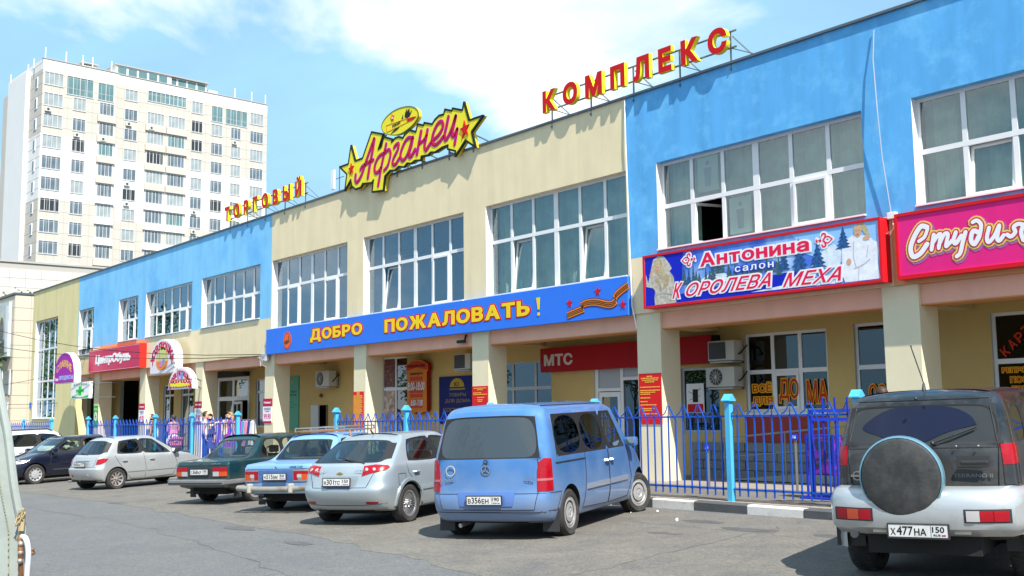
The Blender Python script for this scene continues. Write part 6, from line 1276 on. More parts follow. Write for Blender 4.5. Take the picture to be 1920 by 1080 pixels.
    MB().box(-.1, 3.2, -.60, .60, .18, .3).build('underbody', M_under, car, local=True)
    seats(car, [(.75, 1), (1.75, 2)], .42, .62, h=.70); MB().box(2.45, 2.75, -.75, .75, .8, 1.1).build('dashboard', M_blackpl, car, local=True, bevel=.04)
    seam(bvh, car, 'top', [(-.3, -.66), (2.0, -.66)], .02, name='roof_strip'); seam(bvh, car, 'top', [(-.3, .66), (2.0, .66)], .02, name='roof_strip'); seam(bvh, car, 'right', [(.62, 1.68), (.62, 1.78)], .008)
    return car
def wiper(bvh, car, axis, p0, p1, off=.02):
    a, b = onto(bvh, axis, *p0, off), onto(bvh, axis, *p1, off)
    mid = onto(bvh, axis, (p0[0]+p1[0])/2, (p0[1]+p1[1])/2, off+.01)
    MB().tube([a, mid, b], .009, 5).ball(a, .022, 8).build('wiper', M_blackpl, car, local=True)
# ---- silver hatchback with round lamps ---------------------------------------------------------------------------------
def build_hatch():
    car = vehicle('hatchback', 'silver blue five door hatchback with pointed red tail lights next to the van', 'car', -4.56, -6.93, 24, 1.50)
    P_ = paint('hatch_silver', (.42, .49, .53), .55, .33, low=(.30, .29, .27), lz=(.1, .55))
    g = glass('hatch_glass', (.42, .50, .47), 1., 1.55)
    S = dict(paint=P_, g_rear=g, g_side=g, g_front=G_car, types=['p', 'g', 'b', 'g', 'p'], rc='b', seal=.022,
        sx=dict(low=[-.42, -.05, 1.00, 1.10, 1.95, 2.75], bot=[-.36, .02, 1.02, 1.10, 1.98, 2.12], top=[.20, .26, .90, .97, 1.42, 1.52], roof=[.22, .30, .88, .95, 1.36, 1.46]),
        levels=[(.24, .20, .22, -.55, 3.20, .66, .1, .25, 'low'), (.26, .22, .24, -.70, 3.36, .80, .20, .34, 'low'), (.42, .40, .42, -.82, 3.44, .85, .26, .40, 'low'), (.58, .56, .56, -.86, 3.44, .862, .26, .42, 'low'), (.66, .68, .64, -.80, 3.40, .86, .25, .44, 'low'),
                (.84, .86, .74, -.76, 3.28, .85, .24, .46, 'low'), (.96, [.95, .94, .92, .92, .92, .90], .86, -.70, 2.80, .835, .24, .40, 'low'), (1.00, [1.0, .98, .96, .96, .94, .93], .94, -.62, 2.42, .80, .22, .3, 'bot'), (1.33, [1.36, 1.34, 1.38, 1.38, 1.35, 1.33], 1.34, -.10, 1.68, .62, .22, .2, 'top'), (1.39, 1.42, 1.38, .02, 1.55, .54, .24, .2, 'roof'), (1.435, 1.45, 1.42, .2, 1.4, .34, .2, .1, 'roof')],
        arches=[(0, .30, .355, .58), (2.6, .30, .36, .58)], crease={1: .4, 3: {'rear': .25}, 4: {'rear': .3}}, yr=(0, .50, .84, .965), crown_r=.02)
    bvh = hull(S, car)
    for x in (0, 2.6):
        for y in (-.745, .745): wheel(car, x, y, .315, .20, 'spokes', 0, mat('alloy_bright', (.8, .8, .8), .25, metal=.9))
    for s in (-1, 1):
        ax = ('diag', s, 38)
        patch(bvh, car, 'tail_light', ax, [[(-.13, .80), (.02, .845), (.26, .885), (.325, .925), (.30, .955), (.10, .975), (-.08, .955)]], M_lens, .014, .03)
        for a_ in (-.045, .07): patch(bvh, car, 'lamp_lens', ax, [circ(a_, .905, 0.024, 14)], mat('lamp_grey', (.42, .36, .36), .25, coat=1), .022, .02)
        patch(bvh, car, 'reflector', 'rear', [[(s*.50, .355), (s*.68, .36), (s*.69, .39), (s*.5, .395)]], M_lens, .010, .05)
        patch(bvh, car, 'arch_flare', 'right' if s < 0 else 'left', [[(.42*math.cos(R(a_)), .30+.42*math.sin(R(a_))) for a_ in range(0, 181, 12)]+[(.372*math.cos(R(a_)), .30+.372*math.sin(R(a_))) for a_ in range(180, -1, -12)]], P_, .018, .06)
    seam(bvh, car, 'rear', [(-.70, .96), (-.60, .80), (-.52, .62), (.52, .62), (.60, .80), (.70, .96)], .010, name='tailgate_seam')
    seam(bvh, car, 'rear', [(-.78, .36), (-.4, .335), (.4, .335), (.78, .36)], .010, name='bumper_crease')
    patch(bvh, car, 'plate_recess', 'rear', [[(-.36, .80), (.36, .80), (.32, .62), (-.32, .62)]], paint('hatch_recess', (.30, .35, .38), .4, .4), .006, .06)
    plate(bvh, car, -.852, 0, .715, 'М301ТС', '150', .08)
    MB().box(-.862, -.852, -.26, .26, .63, .655).build('plate_frame', S_blu2, car, local=True)
    q_ = onto(bvh, 'rear', 0, .845, .008); MB().box(q_.x-.006, q_.x, -.06, .06, .83, .85).box(q_.x-.006, q_.x, -.028, .028, .815, .865).build('badge', mat('badge_gold', (.6, .45, .1), .3, metal=.8), car, local=True)
    for s_, a, b in (('CHEVROLET', -.50, -.28), ('LACETTI', .30, .50)): slab(bold_fit(s_, a, b, .87, .895, .02), .004, place=lambda u, v, d: (q_.x-.004+d, -u, v)).build('badge', M_chrome, car, local=True)
    wiper(bvh, car, 'rear', (-.38, 1.0), (.22, 1.09))
    for pts in ([(.98, .96), (1.03, .60), (1.04, .24), (.45, .24), (.38, .42), (.18, .62), (-.02, .80), (-.05, .95)], [(1.05, .24), (1.95, .26), (2.02, .6), (1.98, .92)]): seam(bvh, car, 'right', pts, .010)
    patch(bvh, car, 'side_moulding', 'right', [rect(.30, 1.00, .50, .565)], P_, .016, .08); patch(bvh, car, 'side_moulding', 'right', [rect(1.07, 1.92, .50, .565)], P_, .016, .08)
    seam(bvh, car, 'right', [(-.33, .62), (-.12, .62), (-.12, .80), (-.33, .80), (-.33, .62)], .008, name='fuel_flap', m=M_under)
    handle(bvh, car, .12, .80, P_, .17, .035); handle(bvh, car, 1.18, .79, P_, .17, .035); mirror(car, 1.98, -.80, .93, P_, -1); mirror(car, 1.98, .80, .93, P_, 1)
    MB().box(-.4, 2.9, -.55, .55, .17, .3).build('underbody', M_under, car, local=True); MB().tube([(-.2, .5, .24), (-.72, .5, .22)], .03, 8).build('exhaust', M_steelw, car, local=True)
    seats(car, [(.35, 1), (1.25, 2)], .36, .50, h=.60, m=mat('seat_beige', (.34, .31, .26), .9)); MB().box(2.0, 2.35, -.62, .62, .7, .93).build('dashboard', M_blackpl, car, local=True, bevel=.04)
    MB().tube([(.25, 0, 1.44), (.15, 0, 1.50)], .012, 6).build('roof_antenna', M_blackpl, car, local=True); return car
# ---- small silver hatchback --------------------------------------------------------------------------------------------
def build_small():
    car = vehicle('hatchback', 'small silver hatchback with teardrop red tail lights beside the dark saloon', 'car', -19.75, -6.46, 13, 1.42)
    P_ = paint('small_silver', (.50, .53, .54), .55, .33, low=(.33, .31, .29), lz=(.1, .5)); g = glass('small_glass', (.40, .50, .44), 1., 1.55)
    S = dict(paint=P_, g_rear=g, g_side=g, g_front=G_car, types=['p', 'g', 'b', 'g', 'p'], rc='b', seal=.022,
        sx=dict(low=[-.40, -.08, .80, .88, 1.86, 2.50], bot=[-.28, .02, .82, .89, 1.78, 2.02], top=[.05, .16, .74, .80, 1.22, 1.34], roof=[.08, .2, .72, .78, 1.16, 1.26]),
        levels=[(.26, .20, .22, -.45, 2.95, .62, .1, .25, 'low'), (.28, .22, .24, -.58, 3.10, .76, .18, .34, 'low'), (.42, .38, .40, -.66, 3.18, .81, .24, .42, 'low'), (.58, .54, .54, -.68, 3.18, .826, .24, .44, 'low'), (.64, .66, .62, -.60, 3.12, .826, .22, .46, 'low'),
                (.82, .82, .72, -.56, 2.98, .815, .20, .46, 'low'), (.93, [.93, .92, .90, .90, .89, .86], .84, -.50, 2.60, .79, .22, .40, 'low'), (.96, [.97, .95, .93, .93, .90, .90], .92, -.44, 2.26, .76, .20, .3, 'bot'), (1.31, [1.30, 1.31, 1.36, 1.36, 1.33, 1.31], 1.32, -.16, 1.52, .60, .22, .2, 'top'), (1.38, 1.40, 1.36, -.06, 1.38, .52, .22, .2, 'roof'), (1.42, 1.435, 1.40, .1, 1.2, .32, .2, .1, 'roof')],
        arches=[(0, .28, .335, .54), (2.44, .28, .34, .54)], crease={1: .4, 3: {'rear': .45}, 4: {'rear': .3}}, yr=(0, .50, .84, .965), crown_r=.02)
    bvh = hull(S, car)
    for x in (0, 2.44):
        for y in (-.71, .71): wheel(car, x, y, .295, .19, 'five', 0, mat('alloy_dusty', (.5, .46, .44), .4, metal=.7))
    for s in (-1, 1):
        ax = ('diag', s, 48); patch(bvh, car, 'tail_light', ax, [[(.02, .70), (.15, .705), (.29, .76), (.345, .84), (.22, .865), (.06, .83)]], M_lens, .012, .03)
    patch(bvh, car, 'fog_lamp', 'rear', [circ(-.40*-1, .40, .045, 12)], M_lens, .008, .04); patch(bvh, car, 'fog_lamp', 'rear', [circ(-.36, .40, .04, 12)], M_lensW, .008, .04)
    seam(bvh, car, 'rear', [(-.66, .62), (.66, .62)], .010, name='bumper_seam'); seam(bvh, car, 'rear', [(-.60, .93), (-.56, .64), (.56, .64), (.60, .93)], .010, name='tailgate_seam'); seam(bvh, car, 'rear', [(-.34, .81), (.34, .81)], .02, m=P_, off=.012, name='grip_bar')
    patch(bvh, car, 'plate_recess', 'rear', [[(-.32, .79), (.32, .79), (.30, .63), (-.30, .63)]], paint('small_recess', (.34, .36, .37), .4, .4), .004, .06); plate(bvh, car, -.645, 0, .705, 'Р826КС', '77', .05)
    wiper(bvh, car, 'rear', (-.05, .97), (.36, 1.02))
    for pts in ([(.84, .93), (.90, .50), (.88, .24), (.45, .26), (.30, .42), (.05, .72), (-.06, .92)], [(.90, .24), (1.80, .28), (1.92, .6), (1.80, .90)]): seam(bvh, car, 'right', pts, .010)
    patch(bvh, car, 'side_moulding', 'right', [rect(.22, .86, .45, .50)], P_, .014, .08); patch(bvh, car, 'side_moulding', 'right', [rect(.93, 1.84, .45, .50)], P_, .014, .08)
    handle(bvh, car, .16, .76, P_, .15, .035); handle(bvh, car, 1.02, .76, P_, .15, .035); mirror(car, 1.84, -.74, .90, M_blackpl, -1); mirror(car, 1.84, .74, .90, M_blackpl, 1)
    MB().tube([(-.2, .5, .24), (-.66, .56, .25)], .03, 8).build('exhaust', M_steelw, car, local=True); MB().box(-.3, 2.7, -.5, .5, .17, .3).build('underbody', M_under, car, local=True)
    seats(car, [(.25, 1), (1.05, 2)], .36, .46, h=.58); MB().box(1.8, 2.15, -.6, .6, .68, .9).build('dashboard', M_blackpl, car, local=True, bevel=.04); return car
# ---- two old square saloons ----------------------------------------------------------------------------------------------
def old_saloon(kind, label, cx, cy, a, P_, dx=0):
    car = vehicle('saloon_car', label, 'car', cx, cy, a, 1.34, 0, dx); g = glass('saloon_glass', (.66, .72, .70), 1., 1.5)
    S = dict(paint=P_, g_rear=g, g_side=g, g_front=g, types=['p', 'g', 'b', 'g', 'p'], seal=.018, vc=.80,
        sx=dict(low=[-.40, .05, .92, .98, 1.98, 2.55], bot=[.02, .16, .92, .98, 1.86, 1.96], top=[.34, .42, .88, .94, 1.44, 1.52], roof=[.36, .44, .88, .94, 1.40, 1.48]),
        levels=[(.34, .24, .28, -.60, 3.00, .60, .05, .10, 'low'), (.36, .26, .30, -.82, 3.10, .755, .07, .12, 'low'), (.50, .44, .46, -.86, 3.14, .795, .06, .12, 'low'), (.66, .64, .62, -.865, 3.14, .805, .06, .12, 'low'), (.84, .80, .78, -.86, 3.12, .80, .06, .12, 'low'),
                (.905, [.895, .89, .88, .88, .87, .85], .84, -.84, 3.06, .775, .08, .14, 'low'), (.945, [.91, .90, .90, .90, .89, .87], .88, -.42, 2.50, .74, .12, .12, 'low'), (.95, [.93, .925, .92, .92, .915, .91], .91, -.12, 2.10, .725, .12, .2, 'bot'), (1.31, 1.335, 1.32, .24, 1.60, .60, .12, .1, 'top'), (1.375, 1.395, 1.37, .34, 1.50, .54, .12, .1, 'roof'), (1.425, 1.435, 1.42, .46, 1.38, .34, .1, .1, 'roof')],
        arches=[(0, .27, .325, .52), (2.424, .27, .34, .52)], crease={1: .6, 4: {'rear': .35}, 5: {'rear': .75, 'side': .55, 'front': .6}}, vcrease=[(3, 1, 6, .55)], yr=(0, .50, .87, .985), crown_r=.015)
    bvh = hull(S, car)
    for x in (0, 2.424):
        for y in (-.67, .67): wheel(car, x, y, .29, .17, 'steel', 0, M_cap)
    zc = .70
    if kind == 7:
        patch(bvh, car, 'rear_panel', 'rear', [rect(-.76, .76, .575, .80)], mat('panel_black', (.03, .035, .035), .5), .006, .08)
        for s in (-1, 1):
            a_, b_ = sorted((s*.39, s*.755)); patch(bvh, car, 'tail_light', 'rear', [rect(a_, b_, .70, .79)], M_lens, .022, .05)
            m1, m2 = sorted((s*.56, s*.755)); patch(bvh, car, 'indicator', 'rear', [rect(m1, m2, .60, .697)], M_lensO, .022, .05); m1, m2 = sorted((s*.39, s*.555)); patch(bvh, car, 'reversing_lamp', 'rear', [rect(m1, m2, .60, .697)], M_lensW, .022, .05)
        plate(bvh, car, -.895, -.0, .69, 'С368КР', '190', .04)
        bmp = MB().box(-1.02, -.86, -.82, .82, .42, .535).box(-1.02, -.30, -.835, -.80, .43, .53).box(-1.02, -.30, .80, .835, .43, .53); bmp.build('bumper', mat('bumper_grey', (.20, .21, .21), .5, metal=.3, dirt=(.30, .28, .25), dscale=4, dlo=.5, dhi=.8), car, local=True, bevel=.025)
        MB().box(-1.03, -1.02, -.80, .80, .455, .475).build('bumper_strip', M_blackpl, car, local=True)
    else:
        patch(bvh, car, 'rear_panel', 'rear', [rect(-.755, .755, .575, .80)], mat('panel_blue_dark', (.06, .13, .32), .5, var=.2), .006, .08)
        for s in (-1, 1):
            a_, b_ = sorted((s*.40, s*.755)); patch(bvh, car, 'lamp_surround', 'rear', [rect(a_, b_, .585, .80)], M_chrome, .014, .05)
            for c, d, m_, nm in ((.42, .50, M_lens, 'tail_light'), (.502, .60, M_lensW, 'reversing_lamp'), (.602, .735, M_lensO, 'indicator')):
                u, v = sorted((s*c, s*d)); patch(bvh, car, nm, 'rear', [rect(u, v, .61, .78) if nm != 'reversing_lamp' else rect(u, v, .66, .72)], m_, .026, .05)
            u, v = sorted((s*.42, s*.735)); patch(bvh, car, 'tail_light', 'rear', [rect(u, v, .725, .78)], M_lens, .028, .05)
        seam(bvh, car, 'rear', [(-.77, .825), (.77, .825)], .02, M_chrome, name='chrome_strip')
        plate(bvh, car, -.90, .0, .68, 'Н515ВМ', '50', .02)
        br = MB().tube([(-.45, .84, .47), (-.85, .84, .475), (-.98, .80, .48), (-1.0, .45, .46), (-1.005, 0, .455), (-1.0, -.45, .46), (-.98, -.80, .48), (-.85, -.84, .475), (-.45, -.84, .47)], .055, 10)
        br.build('bumper', mat('bumper_chrome_rusty', (.42, .40, .34), .35, metal=.6, dirt=(.22, .13, .06), dscale=3, dlo=.5, dhi=.72), car, smooth=True, local=True)
        for y in (-.48, .48): MB().box(-1.09, -.97, y-.035, y+.035, .39, .56).build('overrider', mat('overrider_grey', (.42, .41, .36), .5), car, local=True, bevel=.02)
        rk = bpy.data.objects.new('roof_rack', MB().bar((.70, -.62, 1.47), (.70, .62, 1.47), .03).bar((1.45, -.62, 1.47), (1.45, .62, 1.47), .03).bar((.70, -.62, 1.47), (.66, -.66, 1.36), .025).bar((.70, .62, 1.47), (.66, .66, 1.36), .025).bar((1.45, -.62, 1.47), (1.45, -.66, 1.36), .025).bar((1.45, .62, 1.47), (1.45, .66, 1.36), .025).mesh('roof_rack', mat('rack_rust', (.32, .14, .05), .8))); C.objects.link(rk); rk.parent = car
        rt_ = MB()
        for y in (-.60, .60): rt_.bar((.55, y, 1.54), (1.6, y, 1.54), .02).bar((.55, y, 1.47), (.55, y, 1.54), .02).bar((1.6, y, 1.47), (1.6, y, 1.54), .02).bar((1.07, y, 1.47), (1.07, y, 1.54), .02).bar((.55, y, 1.475), (1.6, y, 1.475), .02)
        for x in (.8, 1.0, 1.2, 1.4): rt_.bar((x, -.6, 1.485), (x, .6, 1.485), .016)
        rt_.bar((.55, -.6, 1.54), (.55, .6, 1.54), .02).bar((1.6, -.6, 1.54), (1.6, .6, 1.54), .02); rt_.build('rack_rails', M_alloy, rk, local=True)
    seam(bvh, car, 'rear', [(-.70, .90), (-.72, .82), (.72, .82), (.70, .90)], .008, name='boot_seam')
    q_ = onto(bvh, 'rear', 0, .86, .004); slab(bold_fit('LADA 21'+str(100+kind)[1:], .32, .62, .845, .875, .02), .004, place=lambda u, v, d: (q_.x-.003+d, -u, v)).build('badge', M_chrome if kind == 7 else M_blackpl, car, local=True); MB().ball((q_.x-.01, 0, .855), .013, 8).build('lock', M_blackpl, car, local=True)
    for pts in ([(.93, .92), (.95, .26), (.48, .28), (.36, .45), (.15, .62), (.10, .92)], [(.97, .26), (1.92, .26), (1.94, .60), (1.90, .91)], ): seam(bvh, car, 'right', pts, .010)
    seam(bvh, car, 'right', [(-.80, .50), (3.0, .50)], .008, name='body_crease'); handle(bvh, car, .26, .82, M_chrome, .14, .022); handle(bvh, car, 1.08, .82, M_chrome, .14, .022)
    seam(bvh, car, 'right', [(.42, .93), (.50, 1.32)], .014, name='quarter_light_bar')
    mirror(car, 1.80, -.80, .92, M_blackpl, -1)
    MB().box(-.55, -.35, .38, .56, .18, .36).build('mud_flap', M_blackpl, car, local=True) if 0 else MB().box(-.47, -.45, .58, .74, .12, .36).box(-.47, -.45, -.74, -.58, .14, .36).build('mud_flap', M_blackpl, car, local=True)
    MB().box(-.6, 2.8, -.5, .5, .2, .36).build('underbody', M_under, car, local=True); MB().tube([(-.3, .3, .26), (-.95, .34, .26)], .02, 8).build('exhaust', M_steelw, car, local=True)
    seats(car, [(.40, 1), (1.15, 2)], .34, .46, h=.52, hr=(kind == 7)); MB().box(1.85, 2.05, -.62, .62, .66, .90).box(-.1, .32, -.62, .62, .86, .885).build('dashboard', M_blackpl, car, local=True, bevel=.02)
    MB().lathe([(.19, -.012), (.205, 0), (.19, .012), (.175, 0), (.19, -.012)], (1.62, .34, .92), 'x', 20).build('steering_wheel', M_blackpl, car, local=True)
    if kind == 7: # papers on the parcel shelf
        MB().box(.0, .2, -.15, .2, .89, .92).build('papers', S_wht, car, local=True); MB().box(.05, .25, .2, .42, .89, .93).build('papers', flat('paper_yellow', (.5, .45, .25)), car, local=True)
    return car
# ---- dark saloon parked nose out ---------------------------------------------------------------------------------------
def build_dark():
    car = vehicle('saloon_car', 'shiny dark blue black car parked nose out at the left with silver wheel covers', 'car', 0, 0, 0, 1.54)
    F = Vector((math.sin(R(10)), -math.cos(R(10)))); L_ = Vector((-F.y, F.x)); wheelp = Vector((-25.75, -6.95)); p_ = wheelp-F*2.58-L_*.77
    n = Vector((-.014, -.029, 1)).normalized(); f3 = Vector((F.x, F.y, .014*F.x+.029*F.y)).normalized(); l3 = n.cross(f3).normalized(); car.location = (p_.x, p_.y, G(p_.x, p_.y)); car.rotation_euler = Matrix(((f3.x, l3.x, n.x), (f3.y, l3.y, n.y), (f3.z, l3.z, n.z))).to_euler()
    P_ = paint('dark_blue_black', (.008, .011, .028), .3, .18); g = glass('dark_car_glass', (.50, .58, .52), 1., 1.55)
    S = dict(paint=P_, g_rear=g, g_side=g, g_front=G_light, types=['p', 'g', 'b', 'g', 'p'], rc='b', seal=.02,
        sx=dict(low=[-.50, -.05, .98, 1.06, 2.0, 2.75], bot=[-.30, .0, 1.0, 1.08, 2.0, 2.15], top=[.12, .2, .92, .98, 1.42, 1.52], roof=[.14, .24, .9, .96, 1.36, 1.46]),
        levels=[(.24, .20, .22, -.8, 3.20, .66, .1, .25, 'low'), (.26, .22, .24, -1.0, 3.36, .82, .20, .38, 'low'), (.42, .40, .42, -1.06, 3.45, .87, .22, .48, 'low'), (.58, .58, .56, -1.06, 3.46, .885, .22, .52, 'low'), (.72, .72, .66, -1.04, 3.42, .88, .22, .54, 'low'),
                (.90, .86, .76, -1.0, 3.30, .865, .2, .52, 'low'), (1.0, [.97, .96, .94, .93, .92, .88], .86, -.80, 2.85, .83, .22, .46, 'low'), (1.02, [1.01, .99, .97, .97, .96, .96], .96, -.55, 2.46, .79, .22, .3, 'bot'), (1.33, [1.34, 1.36, 1.40, 1.40, 1.37, 1.35], 1.36, .02, 1.70, .62, .22, .2, 'top'), (1.40, 1.43, 1.40, .1, 1.55, .54, .22, .2, 'roof'), (1.445, 1.462, 1.44, .2, 1.4, .34, .2, .1, 'roof')],
        arches=[(0, .30, .36, .58), (2.58, .30, .37, .58)], crease={1: .4}, yr=(0, .5, .84, .965))
    bvh = hull(S, car)
    for x in (0, 2.58):
        for y in (-.77, .77): wheel(car, x, y, .315, .20, 'eight', 0, mat('cover_silver', (.60, .60, .60), .35, metal=.5))
    for s in (-1, 1):
        pts = [[(s*.48, .64), (s*.72, .65), (s*.86, .70), (s*.865, .78), (s*.72, .77), (s*.50, .72)]]
        patch(bvh, car, 'headlight', 'front', pts, M_lensW, .012, .05); patch(bvh, car, 'headlight', 'left' if s > 0 else 'right', [[(3.26, .70), (3.02, .76), (2.92, .84), (3.15, .85), (3.30, .82)]], M_lensW, .010, .04)
    patch(bvh, car, 'grille', 'front', [rect(-.35, .35, .62, .78)], M_blackpl, .01, .06); patch(bvh, car, 'lower_grille', 'front', [rect(-.5, .5, .32, .46)], M_blackpl, .01, .06)
    for ax in ('left', 'right'):
        for pts in ([(1.0, .96), (1.05, .5), (1.04, .24), (.45, .24), (.36, .45), (.1, .7), (.0, .96)], [(1.07, .24), (2.05, .26), (2.12, .6), (2.05, .95)]): seam(bvh, car, ax, pts, .010)
    patch(bvh, car, 'side_moulding', 'left', [rect(.3, 2.02, .40, .44)], mat('sill_grey', (.05, .05, .055), .5), .012, .08)
    mirror(car, 1.98, .83, .96, P_, 1); mirror(car, 1.98, -.83, .96, P_, -1)
    seats(car, [(.35, 1), (1.25, 2)], .36, .50, h=.58); MB().box(-.6, 2.9, -.55, .55, .17, .3).build('underbody', M_under, car, local=True); MB().box(2.0, 2.3, -.62, .62, .7, .95).build('dashboard', M_blackpl, car, local=True, bevel=.04); return car
# ---- white off-road estate at the far left -------------------------------------------------------------------------------
def build_white():
    car = vehicle('estate_car', 'tall white estate car with dark windows and dark roof rails at the far left', 'car', -28.45, -6.9, 12, 1.60)
    P_ = paint('white_paint', (.75, .76, .77), .0, .3)
    gw = glass('white_car_glass', (.04, .05, .09), 1., 1.7)
    S = dict(paint=P_, g_rear=gw, g_side=gw, g_front=G_car, types=['p', 'g', 'b', 'g', 'p'], rc='b', seal=.022,
        sx=dict(low=[-.50, -.20, .92, 1.02, 2.0, 2.8], bot=[-.55, -.25, .92, 1.0, 2.15, 2.3], top=[-.30, -.12, .86, .94, 1.55, 1.66], roof=[-.25, -.05, .84, .92, 1.45, 1.55]),
        levels=[(.34, .30, .32, -.75, 3.30, .66, .1, .25, 'low'), (.36, .32, .34, -.92, 3.46, .84, .20, .34, 'low'), (.52, .50, .52, -.98, 3.55, .90, .22, .40, 'low'), (.70, .68, .66, -.98, 3.55, .92, .22, .42, 'low'), (.84, .84, .80, -.94, 3.50, .915, .2, .44, 'low'),
                (1.02, 1.0, .94, -.90, 3.30, .90, .2, .46, 'low'), (1.12, [1.12, 1.10, 1.08, 1.08, 1.06, 1.02], 1.0, -.84, 2.95, .87, .2, .40, 'low'), (1.16, [1.16, 1.14, 1.12, 1.12, 1.10, 1.10], 1.1, -.78, 2.6, .84, .2, .3, 'bot'), (1.54, [1.50, 1.54, 1.58, 1.58, 1.52, 1.50], 1.54, -.50, 1.85, .68, .2, .2, 'top'), (1.62, 1.64, 1.60, -.42, 1.66, .60, .2, .2, 'roof'), (1.67, 1.68, 1.66, -.2, 1.5, .40, .2, .1, 'roof')],
        arches=[(0, .37, .43, .6), (2.72, .37, .43, .6)], crease={1: .4}, yr=(0, .5, .84, .965))
    bvh = hull(S, car)
    for x in (0, 2.72):
        for y in (-.79, .79): wheel(car, x, y, .37, .23, 'five')
    for y in (-.58, .58): MB().tube([(-.3, y, 1.62), (-.2, y, 1.70), (1.3, y, 1.71), (1.5, y, 1.64)], .022, 6).build('roof_rail', M_blackpl, car, local=True)
    for pts in ([(.95, 1.1), (1.0, .34), (.5, .36), (.35, .6), (-.1, .9), (-.2, 1.12)], [(1.03, .34), (2.05, .36), (2.15, .7), (2.15, 1.08)]): seam(bvh, car, 'right', pts, .010)
    handle(bvh, car, .15, .96, P_); handle(bvh, car, 1.12, .96, P_); MB().box(-.6, 3, -.55, .55, .24, .4).build('underbody', M_under, car, local=True); mirror(car, 2.12, -.86, 1.1, P_, -1); return car
